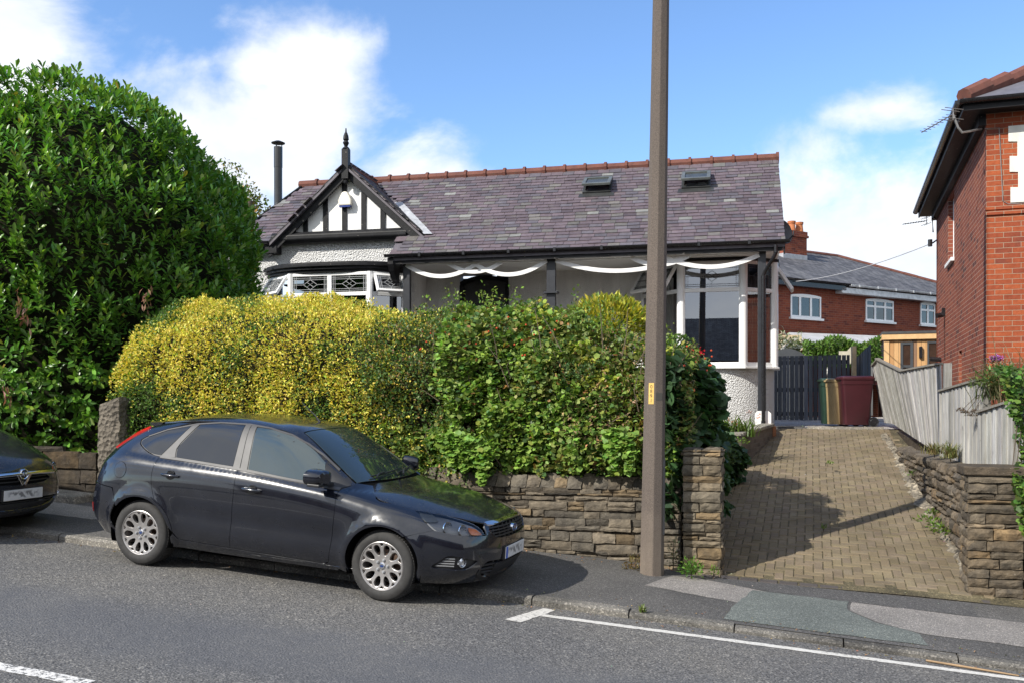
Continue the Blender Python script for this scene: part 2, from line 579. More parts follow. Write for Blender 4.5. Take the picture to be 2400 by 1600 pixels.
def patch(name, poly, fn, mat, dz):
	"""an irregular area laid on a surface; poly in street frame"""
	pts = [Vector(p) for p in poly]
	# cut the area into a grid so that it follows the surface
	xs = [p.x for p in pts]
	ys = [p.y for p in pts]
	inner = []
	x = min(xs)
	while x < max(xs):
		y = min(ys)
		while y < max(ys):
			if geometry.intersect_point_tri_2d is not None and inside(poly, x, y):
				inner.append(Vector((x, y)))
			y += 0.14
		x += 0.14
	n = len(pts)
	r = geometry.delaunay_2d_cdt(pts + inner, [], [list(range(n))], 1, 1e-4)
	V = [tuple(R(p.x, p.y, fn(p.x, p.y) + dz)) for p in r[0]]
	o = raw_mesh(name, V, [tuple(f) for f in r[2] if len(f) == 3], mat, smooth=True)
	return o
def inside(poly, x, y):
	c = False
	n = len(poly)
	for i in range(n):
		x1, y1 = poly[i][0], poly[i][1]
		x2, y2 = poly[(i + 1) % n][0], poly[(i + 1) % n][1]
		if (y1 > y) != (y2 > y) and x < (x2 - x1) * (y - y1) / (y2 - y1) + x1:
			c = not c
	return c
def rough_poly(poly, step=0.12, amp=0.012):
	out = []
	n = len(poly)
	for i in range(n):
		a, b = Vector(poly[i]), Vector(poly[(i + 1) % n])
		k = max(1, int((b - a).length / step))
		for j in range(k):
			p = a.lerp(b, j / k)
			if j:
				p += Vector((random.uniform(-amp, amp), random.uniform(-amp, amp)))
			out.append((p.x, p.y))
	return out
for nm, poly, mt, dz in (
		('pavement_patch', [(-10, 1.42), (-4.5, 1.5), (-4.2, 1.75), (-4.3, 2.2), (-10, 2.16)], 'pave_light', 0.004),  # pale sheet standing in for a sunlit stretch of pavement
		('pavement_patch', [(2.10, 1.62), (3.02, 1.38), (3.28, 1.98), (2.50, 2.28), (2.3, 2.25)], 'pave_light', 0.003),
		('pavement_patch', [(2.94, 0.80), (4.60, 0.80), (4.56, 1.10), (4.22, 1.28), (4.0, 1.62), (4.02, 1.98), (3.12, 1.98), (3.02, 1.40)], 'pave_green', 0.005),
		('pavement_patch', [(4.24, 1.30), (4.58, 1.12), (7.5, 1.10), (7.5, 1.98), (4.05, 1.98), (4.02, 1.62)], 'pave_light', 0.004),
		('pavement_patch', [(3.30, 1.99), (5.15, 1.99), (5.15, 2.42), (2.72, 2.42), (2.7, 2.2)], 'pave_dark', 0.004)):
	o = patch(nm, rough_poly(poly), zpv, M[mt], dz)
	tag(o, kind='structure')
# white markings
def road_line(name, poly, mat):
	o = patch(name, rough_poly(poly, 0.05, 0.006), lambda s, v: zroad(s), M[mat], 0.004)
	tag(o, kind='structure')
road_line('road_marking', [(1.18, -0.02), (1.33, -0.05), (1.48, 0.55), (1.36, 0.56)], 'paint_line')
road_line('road_marking', [(1.41, 0.255), (3.4, 0.29), (5.4, 0.33), (9, 0.40), (9, 0.49), (5.4, 0.42), (3.4, 0.38), (1.43, 0.345)], 'paint_line')
road_line('road_marking', [(-4.6, -3.0), (-0.55, -3.0), (-0.55, -2.88), (-4.6, -2.88)], 'paint_worn')
# ------------------------------------------------------------------ block paved drive
DL = lambda v: 2.62 if v < 7.4 else 2.62 + (v - 7.4) * 0.09       # left edge
DRt = lambda v: 5.25 - max(0, v - 3.0) * 0.035                      # right edge
mb = MB()
bw = 0.1
edge_dark = []
i0, i1 = int(1.9 / bw), int(5.6 / bw)
for i in range(i0, i1):
	for j in range(int(2.55 / bw), int(11.8 / bw)):
		k = (i - j) % 4
		if k == 0:
			a = (i * bw, j * bw, 2 * bw, bw)
		elif k == 3:
			a = (i * bw, j * bw, bw, 2 * bw)
		else:
			continue
		s0, v0, ds, dv = a
		cs, cv = s0 + ds / 2, v0 + dv / 2
		if cs < DL(cv) - 0.6 or cs > DRt(cv) + 0.12 or cv > 11.72 or v0 < 2.56:
			continue
		g_ = 0.003
		e_ = 0.007
		tilt = random.gauss(0, 0.0022)
		vs = []
		for q, (e, dz) in enumerate(((g_, -0.012), (g_ + e_, 0.0))):
			for x, y in ((s0 + e, v0 + e), (s0 + ds - e, v0 + e), (s0 + ds - e, v0 + dv - e), (s0 + e, v0 + dv - e)):
				vs.append(R(x, y, zdrive(x, y) + dz + tilt + 0.03 * sin(cs * 1.7) * sin(cv * 0.8) * 0.4))
		f_ = random.gauss(1.0, 0.085)
		mb.tint = (f_, f_ * random.uniform(0.97, 1.02), f_ * random.uniform(0.9, 1.04))
		mb.add(vs, [(4, 5, 6, 7), (0, 1, 5, 4), (1, 2, 6, 5), (2, 3, 7, 6), (3, 0, 4, 7)])
# row of dark setts along the foot
x = 2.55
while x < 5.25:
	vs = []
	for e, dz in ((0.004, -0.03), (0.014, -0.004)):
		for a, b in ((x + e, 2.44 + e), (x + 0.2 - e, 2.44 + e), (x + 0.2 - e, 2.55 - e), (x + e, 2.55 - e)):
			vs.append(R(a, b, zdrive(a, b) + dz))
	f_ = random.uniform(0.36, 0.48)
	mb.tint = (f_ * 0.98, f_ * 1.08, f_ * 1.6)
	mb.add(vs, [(4, 5, 6, 7), (0, 1, 5, 4), (1, 2, 6, 5), (2, 3, 7, 6), (3, 0, 4, 7)])
	x += 0.2
drive = mb.build('driveway', M['paver'])
tag(drive, kind='structure')
bed = sheet('driveway_bed', lambda s, v: zdrive(s, v) - 0.009 + 0.012 * sin(s * 1.7) * sin(v * 0.8), 1.9, 5.7, 20, 2.44, 11.9, 40, M['joint'])
tag(bed, kind='structure')
grav = sheet('gravel', lambda s, v: zdrive(s, v) - 0.005 + 0.01 * sin(7 * s) * sin(9 * v), 2.4, 6.2, 24, 11.72, 21.5, 30, M['gravel'])
tag(grav, kind='structure')
# concrete strip at the head of the drive
mb = MB()
for a, b, m_ in ((3.6, 5.0, 0.02),):
	mb.prism([tuple(R(a, 11.7))[:2], tuple(R(b, 11.7))[:2], tuple(R(b, 11.95))[:2], tuple(R(a, 11.95))[:2]], 1.2, zdrive(4, 11.8) + 0.035)
tag(mb.build('drive_edging', M['concrete']), kind='structure')
mb = MB()
mb.prism([tuple(R(2.75, 11.85))[:2], tuple(R(3.55, 11.85))[:2], tuple(R(3.55, 12.5))[:2], tuple(R(2.75, 12.5))[:2]], 1.2, zdrive(3, 12) + 0.03)
tag(mb.build('tarmac_pad', M['pave_dark']), kind='structure')
# raised front garden behind the wall and the neighbours' gardens
def terrace(name, poly, fz, zb, mat):
	o = MB()
	top = [R(s, v, fz(s, v)) for s, v in poly]
	bot = [R(s, v, zb) for s, v in poly]
	n = len(poly)
	o.add(top + bot, [tuple(range(n))] + [(i, n + i, n + (i + 1) % n, (i + 1) % n) for i in range(n)])
	return tag(o.build(name, mat), kind='structure')
terrace('front_garden', [(-16, 2.9), (2.45, 2.9), (2.45, 7.4), (2.15, 7.7), (2.9, 11.5), (2.95, 13), (2.6, 30), (-16, 30)], lambda s, v: 1.0 + 0.02 * (v - 2.9) if s > -14 else 1.2, -1.0, M['soil'])
terrace('side_garden', [(5.75, 2.95), (16, 2.95), (16, 40), (6.0, 40), (5.2, 11.6)], lambda s, v: 0.85 + 0.05 * min(12, v - 2.9), -1.5, M['soil'])
# ------------------------------------------------------------------ building materials
def m_render(name, col, scale=55, strength=1.0, dist=0.02, stain=0.12):
	t = NT(name)
	v = t.voro(scale, vec=t.mapping(t.tc(), scale=(1, 1, 1)))
	h = t.math('ADD', t.math('MULTIPLY', v, -1.0), t.math('MULTIPLY', t.noise(scale * 1.3, 4, 0.65), 1.1))
	sm = t.mapping(t.tc(), scale=(1.6, 1.6, 0.35))
	c = t.mix(t.ramp(t.noise(2.2, 6, 0.65, vec=sm), 0.35, 0.75), col, tuple(x * (1 - stain * 2) for x in col))
	c = t.mix(t.math('MULTIPLY', t.ramp(t.noise(70, 3, 0.7), 0.6, 0.75), 0.35), c, tuple(x * 0.7 for x in col))
	return t.set(c, 0.85, spec=0.25, normal=t.bump(h, strength, dist))
M['dash'] = m_render('white pebbledash', (0.80, 0.80, 0.795), 34, 1.0, 0.045, 0.05)
M['dash_fine'] = m_render('grey white roughcast', (0.85, 0.845, 0.83), 60, 0.9, 0.014)
M['panel_white'] = plain('white gable panel', (0.78, 0.78, 0.77), 0.6, var=(3, 0.04), bump=(14, 0.15, 0.01), dirt=(9, 0.66, (0.5, 0.49, 0.46)))
M['upvc'] = plain('white window frame', (0.83, 0.83, 0.825), 0.32, var=(4, 0.02))
M['white_wood'] = plain('white painted timber', (0.80, 0.80, 0.79), 0.45, var=(6, 0.05))
t = NT('flaking black paint')
c = t.mix(t.ramp(t.noise(7, 5, 0.6), 0.3, 0.7), (0.008, 0.008, 0.009), (0.017, 0.0175, 0.020))
fl = t.mapping(t.tc(), scale=(1, 1, 2.2))
c = t.mix(t.ramp(t.noise(11, 7, 0.7, vec=fl), 0.655, 0.675), c, (0.30, 0.27, 0.235))
M['black_wood'] = t.set(c, 0.5, spec=0.22, normal=t.bump(t.noise(30, 5, 0.7), 0.35, 0.006))
M['black_plastic'] = plain('black gutter plastic', (0.014, 0.014, 0.016), 0.25, var=(8, 0.3))
M['charcoal'] = plain('charcoal painted post', (0.026, 0.028, 0.034), 0.4, var=(8, 0.2))
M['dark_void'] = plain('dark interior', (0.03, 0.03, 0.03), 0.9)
M['lead'] = plain('lead flashing', (0.36, 0.37, 0.39), 0.45, var=(9, 0.25), bump=(12, 0.3, 0.01))
M['flue'] = plain('matt black flue', (0.02, 0.021, 0.023), 0.4, var=(4, 0.3))
t = NT('roof slate')
c = t.mix(t.ramp(t.noise(8, 5, 0.65), 0.3, 0.7), (0.80, 0.80, 0.82), (1.2, 1.2, 1.2))
c = t.mix(1.0, c, t.attr(), 'MULTIPLY')
c = t.mix(t.math('MULTIPLY', t.ramp(t.noise(3.0, 6, 0.72), 0.56, 0.72), 0.55), c, (0.175, 0.17, 0.14))
c = t.mix(t.ramp(t.noise(34, 4, 0.7), 0.70, 0.73), c, (0.40, 0.40, 0.36))
M['slate'] = t.set(c, 0.52, spec=0.4, normal=t.bump(t.noise(45, 5, 0.7), 0.3, 0.006))
t = NT('terracotta ridge')
c = t.mix(t.ramp(t.noise(7, 5, 0.65), 0.3, 0.7), (0.095, 0.036, 0.027), (0.175, 0.062, 0.042))
c = t.mix(t.ramp(t.noise(14, 6, 0.7), 0.58, 0.68), c, (0.085, 0.055, 0.042))
M['ridge'] = t.set(c, 0.85, normal=t.bump(t.noise(40, 5, 0.7), 0.4, 0.006))
# window glass: mirror at the surface, dark room behind
def m_glass(name, tint=(0.82, 0.86, 0.86), refl=1.0, base=0.0):
	m = bpy.data.materials.new(name)
	m.use_nodes = True
	t_ = m.node_tree
	t_.nodes.clear()
	o = t_.nodes.new('ShaderNodeOutputMaterial')
	mx = t_.nodes.new('ShaderNodeMixShader')
	tr = t_.nodes.new('ShaderNodeBsdfTransparent')
	tr.inputs[0].default_value = (*tint, 1)
	gl = t_.nodes.new('ShaderNodeBsdfGlossy')
	gl.inputs['Roughness'].default_value = 0.01
	gl.inputs[0].default_value = (0.95, 0.97, 1.0, 1)
	fr = t_.nodes.new('ShaderNodeFresnel')
	fr.inputs[0].default_value = 1.5
	mm = t_.nodes.new('ShaderNodeMath')
	mm.operation = 'MULTIPLY_ADD'
	mm.use_clamp = True
	mm.inputs[1].default_value = 2.0 * refl
	mm.inputs[2].default_value = base
	t_.links.new(fr.outputs[0], mm.inputs[0])
	t_.links.new(mm.outputs[0], mx.inputs[0])
	t_.links.new(tr.outputs[0], mx.inputs[1])
	t_.links.new(gl.outputs[0], mx.inputs[2])
	t_.links.new(mx.outputs[0], o.inputs[0])
	return m
M['glass'] = m_glass('window glass', (0.55, 0.60, 0.61), 1.4, 0.16)
M['came'] = plain('dark lead strip', (0.05, 0.05, 0.055), 0.4)
M['came_white'] = plain('pale lead strip', (0.36, 0.37, 0.38), 0.4)
M['curtain'] = plain('pale curtain', (0.62, 0.60, 0.55), 0.9, var=(3, 0.1))
M['curtain_pink'] = plain('pinkish curtain', (0.42, 0.30, 0.27), 0.9, var=(3, 0.1))
M['blind'] = plain('dark slatted blind', (0.10, 0.10, 0.105), 0.6)
# ------------------------------------------------------------------ bungalow
SH, CH = sin(HA), cos(HA)
HB = (-4.5, 20.2, 1.1)          # base of the house in its own frame
bung = thing('bungalow', 'white pebbledashed bungalow with purple slate roof and black and white gable', 'bungalow',
			(HB[0] * CH + HB[1] * SH, -HB[0] * SH + HB[1] * CH, HB[2]), -HA)
def hp(px, py, yp):
	a = (px - 1200) / 2200
	d = yp / (a * SH + CH)
	return d * (a * CH - SH), EYE + (955 - py) / 2200 * d
ZE, K0, YE = 4.94, 0.886, 18.70
def roofpt(px, py):
	a, b = (px - 1200) / 2200, (955 - py) / 2200
	q = a * SH + CH
	d = (EYE - ZE + K0 * YE) / (K0 * q - b)
	return d * (a * CH - SH), d * q
def zr(y):
	return ZE + K0 * (y - YE)
def hb(name, mb, mat, parent=None, **k):
	"""build in house coordinates under the bungalow (or under one of its parts)"""
	mb.v = [Vector((p[0] - HB[0], p[1] - HB[1], p[2] - HB[2])) for p in mb.v]
	return mb.build(name, mat, parent or bung, **k)
YW, YR = 19.5, 20.6
XL, XS, XR = -11.3, -6.70, 1.0
# --- walls
mb = MB()
mb.box(XL, -9.9, YW, YW + 0.25, 0.9, 5.42)
mb.box(-9.9, -6.9, YW, YW + 0.25, 4.62, 5.42)
mb.box(-9.9, -6.9, YW, YW + 0.25, 0.9, 2.9)
mb.box(-6.9, XS, YW, YW + 0.25, 0.9, 5.42)
wall_l = hb('wall', mb, M['dash'])
mb = MB()
mb.box(XS - 0.2, XS, YW + 0.252, YR + 0.3, 0.9, 5.3)           # side of the projecting room
XD0, XD1 = hp(1079, 660, YR)[0], hp(1192, 660, YR)[0]
ZD = hp(1135, 668, YR)[1]
mb.box(XS + 0.002, XD0, YR, YR + 0.25, 0.9, 5.2)
mb.box(XD0, XD1, YR, YR + 0.25, ZD + 0.24, 5.2)
mb.box(XD1, -1.70, YR, YR + 0.25, 0.9, 5.2)
hb('wall', mb, M['dash_fine'])
mb = MB()
YB = 22.4
mb.prism([(YR + 0.30, 0.9), (YB, 0.9), (YB, zr(21.2) - K0 * (YB - 21.2) - 0.15), (21.2, zr(21.2) - 0.15), (YR + 0.30, zr(YR + 0.3) - 0.15)], XR - 0.25, XR, 'x')
mb.box(XL, XR - 0.26, YB - 0.25, YB, 0.9, 3.6)
mb.box(XL, XL + 0.25, YW + 0.26, YB - 0.26, 0.9, 5.2)
hb('wall', mb, M['dash'])
# dark floor and back of the rooms behind the bays
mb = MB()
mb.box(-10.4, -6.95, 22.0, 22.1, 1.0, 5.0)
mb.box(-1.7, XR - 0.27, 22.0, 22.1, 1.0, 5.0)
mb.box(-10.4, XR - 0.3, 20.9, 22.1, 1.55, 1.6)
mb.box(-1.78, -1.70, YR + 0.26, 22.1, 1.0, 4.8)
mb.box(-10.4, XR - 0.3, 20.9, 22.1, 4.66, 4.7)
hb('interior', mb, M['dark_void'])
# --- roof: boards, slates, ridge
hx0, hy0 = roofpt(717, 430)
hx1, hy1 = roofpt(552, 551)
kx = (hx1 - hx0) / (hy1 - hy0)
YEL = 19.28
XHL = hx0 + kx * (YEL - hy0)            # left eave corner
YRG = 21.2
XRL = hx0 + kx * (YRG - hy0)
ZRG = zr(YRG)
GX, GZ = -8.10, 7.04                     # gable ridge
GY1 = YE + (GZ - ZE) / K0
GW = 1.80
ZF = GZ - GW * 0.905
GYF = YE + (ZF - ZE) / K0
XV = 1.12
mb = MB()
dz = -0.03
rows = [(XHL, YEL), (GX - GW, YEL), (GX - GW, 19.62), (-6.9, 19.62), (-6.9, YE), (XV, YE), (XV, YRG), (XRL, YRG)]
top = [(x, y, zr(y) + dz) for x, y in rows]
bot = [(x, y, zr(y) + dz - 0.10) for x, y in rows]
n = len(rows)
mb.add(top + bot, [tuple(range(n)), tuple(range(2 * n - 1, n - 1, -1))] + [(i, n + i, n + (i + 1) % n, (i + 1) % n) for i in range(n)])
# rear slope and hip
rz = ZRG - K0 * (YB + 0.3 - YRG)
mb.add([(XRL, YRG, ZRG + dz), (XV, YRG, ZRG + dz), (XV, YB + 0.3, rz), (XHL - 0.4, YB + 0.3, rz), (XHL, YEL, zr(YEL) + dz)],
	[(0, 1, 2, 3), (0, 3, 4)])
roof = hb('roof', mb, M['slate'])
roof.data.attributes.new('tint', 'FLOAT_COLOR', 'FACE').data.foreach_set('color', np.tile(np.array([0.11, 0.10, 0.115, 1], dtype=np.float32), len(roof.data.polygons)))
def slate_field(mb, P0, eu, ev, en, u0, u1, v0, v1, keep, ex=0.128, w=0.255, seed=1, clip=None):
	"""rows of slates on a plane; keep(u,v) says where the roof is"""
	r = random.Random(seed)
	k = 0
	v = v0
	while v < v1:
		u = u0 - (w / 2 if k % 2 else 0) + r.uniform(-0.02, 0.02)
		while u < u1:
			ww = w * r.uniform(0.94, 1.06)
			if clip is not None and u < clip - 0.06 and u + ww > clip - 0.07: ww = clip - u + r.uniform(-0.006, 0.006)
			cu, cv = u + ww / 2, v + ex / 2
			if keep(cu, cv):
				g = 0.0035
				lift = 0.025 + abs(r.gauss(0, 0.0035))
				sk = r.gauss(0, 0.004)
				top = v + ex * 1.75
				P = lambda a, b, h: P0 + eu * a + ev * b + en * h
				# keep the slates inside slanting edges
				vs = [P(u + g, v + sk, lift), P(u + ww - g, v - sk, lift), P(u + ww - g, top, 0.004), P(u + g, top, 0.004),
					P(u + g, v + sk, lift - 0.018), P(u + ww - g, v - sk, lift - 0.018)]
				h = r.random()
				b = max(0.5, r.gauss(1, 0.13))
				if h < 0.62:
					c_ = (0.112, 0.088, 0.098)
				elif h < 0.86:
					c_ = (0.100, 0.090, 0.102)
				elif h < 0.97:
					c_ = (0.125, 0.116, 0.108)
				else:
					c_ = (0.185, 0.185, 0.172)
				mb.tint = tuple(x * b for x in c_)
				mb.add(vs, [(0, 1, 2, 3), (4, 5, 1, 0), (5, 2, 1), (4, 0, 3)])
			u += ww
		v += ex
		k += 1
cs = 1 / sqrt(1 + K0 * K0)
eu, ev, en = Vector((1, 0, 0)), Vector((0, cs, K0 * cs)), Vector((0, -K0 * cs, cs))
rl = [roofpt(*p) for p in ((1366, 455), (1432, 455), (1436, 428), (1372, 428))]
rr = [roofpt(*p) for p in ((1597, 447), (1664, 444), (1666, 414), (1602, 415))]
def keep_main(u, v):
	y = YE + v * cs
	if u > XV or y > YRG - 0.06:
		return False
	if u < -6.9 + 0.08 and y < YEL + 0.02:
		return False
	if u < hx0 + kx * (y - hy0) + 0.1:
		return False
	d = GW * (GY1 - y) / (GY1 - GYF)
	if abs(u - GX) < d + 0.06 and GYF - 0.08 < y < GY1 or (y <= GYF - 0.08 and u < -6.75 and y > YEL and u > GX - GW):
		return False
	return True
mb = MB()
slate_field(mb, Vector((0, YE - 0.03, ZE - 0.02)), eu, ev, en, -12.5, XV, 0.0, 3.5, keep_main, clip=XV)
# gable roof: right and left cheeks
gl = sqrt(1 + 0.905 ** 2)
for sg in (1, -1):
	ev2 = Vector((-sg / gl, 0, 0.905 / gl))
	en2 = Vector((sg * 0.905 / gl, 0, 1 / gl))
	L = GW * gl
	P0 = Vector((GX + sg * GW, 19.21, ZF))
	def keep_g(u, v, L=L):
		return 0 <= u < (GYF - 19.21) + (GY1 - GYF) * v / L - 0.12 and v < L - 0.03
	slate_field(mb, P0, Vector((0, 1, 0)), ev2, en2, 0, 2.6, 0.0, L, keep_g, seed=5 + sg)
slates = hb('slates', mb, M['slate'], roof)
mb = MB()
for sg in (1, -1):
	a = [(GX, 19.19, GZ - 0.02), (GX, GY1 + 0.1, GZ - 0.02), (GX + sg * GW, GYF + 0.02, ZF - 0.02), (GX + sg * GW, 19.19, ZF - 0.02)]
	mb.add(a + [(p[0], p[1], p[2] - 0.06) for p in a], [(0, 1, 2, 3), (7, 6, 5, 4), (0, 3, 7, 4), (2, 6, 7, 3)])
mb.tint = (0.11, 0.1, 0.115)
mb.c = [mb.tint] * len(mb.f)
hb('gable_roof', mb, M['slate'])
mb = MB()
def ridge_run(mb, a, b, r=0.085, step=0.46, roll=True):
	a, b = Vector(a), Vector(b)
	L = (b - a).length
	n = max(1, int(L / step))
	for i in range(n):
		p, q = a.lerp(b, i / n), a.lerp(b, (i + 1) / n - 0.012 / L)
		mb.tube([p, q], [r * random.uniform(0.95, 1.04)] * 2, 9)
		if roll:
			e = (b - a).normalized() * 0.03
			mb.tube([q - e, q + e], [r * 1.32] * 2, 9)
ridge_run(mb, (XRL - 0.1, YRG, ZRG - 0.005), (XV, YRG, ZRG - 0.005), 0.10)
ridge_run(mb, (GX, 19.55, GZ - 0.01), (GX, GY1, GZ - 0.01), 0.06, roll=False)
hb('ridge_tiles', mb, M['ridge'], roof, smooth=False)
mb = MB()
ridge_run(mb, (XRL, YRG, ZRG), (XHL, YEL, zr(YEL)), 0.03, roll=False)
hb('hip_lead', mb, M['slate'], roof)
# lead valley on the right of the gable
mb = MB()
a, b = Vector((GX + GW + 0.03, GYF - 0.06, ZF - 0.02)), Vector((GX + 0.35, GY1 - 0.35, GZ - 0.35))
b = Vector((GX + GW * 0.42, GYF + (GY1 - GYF) * 0.58, ZF + (GZ - ZF) * 0.58))
for i in range(7):
	p, q = a.lerp(b, i / 7), a.lerp(b, (i + 1) / 7)
	mb.add([p + Vector((-0.02, 0, 0.05)), p + Vector((0.17, 0.0, 0.045 + 0.004 * (i % 2))), q + Vector((0.17, 0, 0.045 + 0.004 * (i % 2))), q + Vector((-0.02, 0, 0.05))], [(0, 1, 2, 3)])
hb('lead_valley', mb, M['lead'], roof)
# --- gutters, fascias, soffit
gp_ = [(0.06 * cos(t_), 0.06 * sin(t_)) for t_ in [pi + pi * i / 8 for i in range(9)]] + [(0.05, 0), (-0.05, 0)]
mb = MB()
mb.sweep([(-6.98, YE - 0.06, ZE - 0.005), (XV + 0.08, YE - 0.06, ZE - 0.005)], gp_)
for x in np.arange(-6.2, 1.1, 0.95):
	mb.box(x - 0.025, x + 0.025, YE - 0.128, YE - 0.0, ZE - 0.075, ZE + 0.006)
mb.sweep([(XHL - 0.1, YEL - 0.06, zr(YEL) - 0.03), (GX - GW - 0.05, YEL - 0.06, zr(YEL) - 0.03)], gp_)
hb('gutter', mb, M['black_plastic'])
mb = MB()
mb.box(-6.80, XV - 0.04, YE + 0.03, YE + 0.06, ZE - 0.20, ZE - 0.03)
mb.box(XHL + 0.05, GX - GW - 0.05, YEL + 0.03, YEL + 0.06, zr(YEL) - 0.24, zr(YEL) - 0.05)
mb.box(XHL + 0.05, GX - GW - 0.05, YEL + 0.061, YW - 0.002, zr(YEL) - 0.13, zr(YEL) - 0.10)
hb('fascia', mb, M['black_wood'])
mb = MB()
mb.box(-6.69, XV - 0.08, YE + 0.07, YR - 0.002, ZE - 0.17, ZE - 0.14)
hb('porch_ceiling', mb, M['white_wood'])
mb = MB()       # corbel at the left end of the porch roof
mb.prism([(YE - 0.02, ZE - 0.06), (YE + 0.4, ZE - 0.06), (YE + 0.4, ZE - 0.55), (YE + 0.22, ZE - 0.50), (YE + 0.06, ZE - 0.34), (YE - 0.02, ZE - 0.2)], -6.93, -6.81, 'x')
hb('corbel', mb, M['black_wood'])
# --- verge board at the right end
mb = MB()
mb.add([(XV - 0.03, YE + 0.02, ZE - 0.27), (XV - 0.03, YRG, ZRG - 0.27), (XV - 0.03, YRG, ZRG - 0.06), (XV - 0.03, YE + 0.02, ZE - 0.05),
		(XV + 0.0, YE + 0.02, ZE - 0.27), (XV + 0.0, YRG, ZRG - 0.27), (XV + 0.0, YRG, ZRG - 0.06), (XV + 0.0, YE + 0.02, ZE - 0.05)],
	[(3, 2, 1, 0), (4, 5, 6, 7), (0, 1, 5, 4), (1, 2, 6, 5), (2, 3, 7, 6), (3, 0, 4, 7)])
hb('verge_board', mb, M['black_wood'])
# --- gable: panel, timbers, beam, barge boards, finial, alarm box
YG = 19.43
mb = MB()
mb.prism([(GX - GW + 0.05, ZF - 0.02), (GX + GW - 0.05, ZF - 0.02), (GX, GZ - 0.07)], YG, YG + 0.1, 'y')
gable = hb('gable', mb, M['panel_white'])
mb = MB()
for px in (717, 763.5, 808, 853, 898):
	x, _ = hp(px, 540, YG)
	hgt = GZ - 0.12 - abs(x - GX) * 0.905
	mb.box(x - 0.055, x + 0.055, YG - 0.03, YG - 0.002, ZF - 0.02, hgt)
hb('timber', mb, M['black_wood'], gable)
mb = MB()
zb_ = hp(808, 555, YG)[1]
prof = [(0.0, -0.14), (-0.10, -0.12), (-0.17, -0.05), (-0.17, 0.05), (-0.10, 0.12), (0.0, 0.14)]
mb.prism([(YG + p[0], zb_ + p[1]) for p in prof], hp(642, 560, YG)[0], hp(958, 555, YG)[0], 'x')
hb('beam', mb, M['black_wood'], gable, bevel=0.02)
mb = MB()
YBG = 19.27
for sg in (1, -1):
	for y0, y1, d0, d1 in ((YBG, YBG + 0.05, 0.02, 0.20), (YBG - 0.03, YBG + 0.12, -0.05, 0.04)):
		# d0..d1 measured below the slope, square to it
		e = GW + 0.07
		h0, h1 = d0 * 1.35, d1 * 1.35
		P = [(GX, GZ - h0), (GX + sg * e, GZ - h0 - e * 0.905), (GX + sg * (e - 0.02), GZ - h1 - e * 0.905), (GX, GZ - h1)]
		mb.prism(P if sg > 0 else P[::-1], y0, y1, 'y')
	# foot block
	x = GX + sg * (GW - 0.02)
	mb.box(x - 0.16, x + 0.12, YBG - 0.02, YW + 0.1, ZF - 0.24, ZF - 0.08)
hb('barge_board', mb, M['black_wood'], gable, bevel=0.006)
mb = MB()
zt, zb2 = hp(803, 352, YBG)[1], hp(798, 422, YBG)[1]
mb.box(GX - 0.075, GX + 0.075, YBG - 0.10, YBG + 0.04, zb2, zt)
mb.lathe([(0.02, zb2 - 0.12), (0.055, zb2 - 0.09), (0.06, zb2 - 0.05), (0.03, zb2 - 0.01), (0.03, zb2 + 0.01)], 12, Matrix.Translation((GX, YBG - 0.03, 0)))
zs = hp(803, 305, YBG)[1]
h = zs - zt
mb.lathe([(0.09, zt), (0.07, zt + 0.03), (0.035, zt + 0.06), (0.05, zt + 0.10 * h / .45), (0.07, zt + 0.14 * h / .45), (0.045, zt + 0.19 * h / .45),
		(0.065, zt + 0.22 * h / .45), (0.055, zt + 0.30 * h / .45), (0.03, zt + 0.37 * h / .45), (0.02, zs - 0.08), (0.012, zs + 0.02)], 12, Matrix.Translation((GX, YBG - 0.03, 0)))
hb('finial', mb, M['black_wood'], gable)
mb = MB()
x, z0 = hp(808, 482, YG - .12)
_, z1 = hp(808, 449, YG - .12)
bw_ = 0.15
prof = [(-bw_, z0), (bw_, z0), (bw_, z0 + 0.12), (bw_ * 0.75, z1 - 0.10), (bw_ * 0.4, z1 - 0.015), (0, z1), (-bw_ * 0.4, z1 - 0.015), (-bw_ * 0.75, z1 - 0.10), (-bw_, z0 + 0.12)]
mb.prism([(x + p[0], p[1]) for p in prof], YG - 0.14, YG - 0.04, 'y')
alarm = hb('alarm_box', mb, plain('cream alarm casing', (0.74, 0.70, 0.60), 0.4, var=(5, 0.04)), gable, bevel=0.025)
mb = MB()
mb.box(x - 0.13, x + 0.13, YG - 0.13, YG - 0.04, z0 - 0.035, z0 - 0.002)
hb('alarm_lens', mb, plain('blue lens', (0.03, 0.05, 0.2), 0.2), alarm)
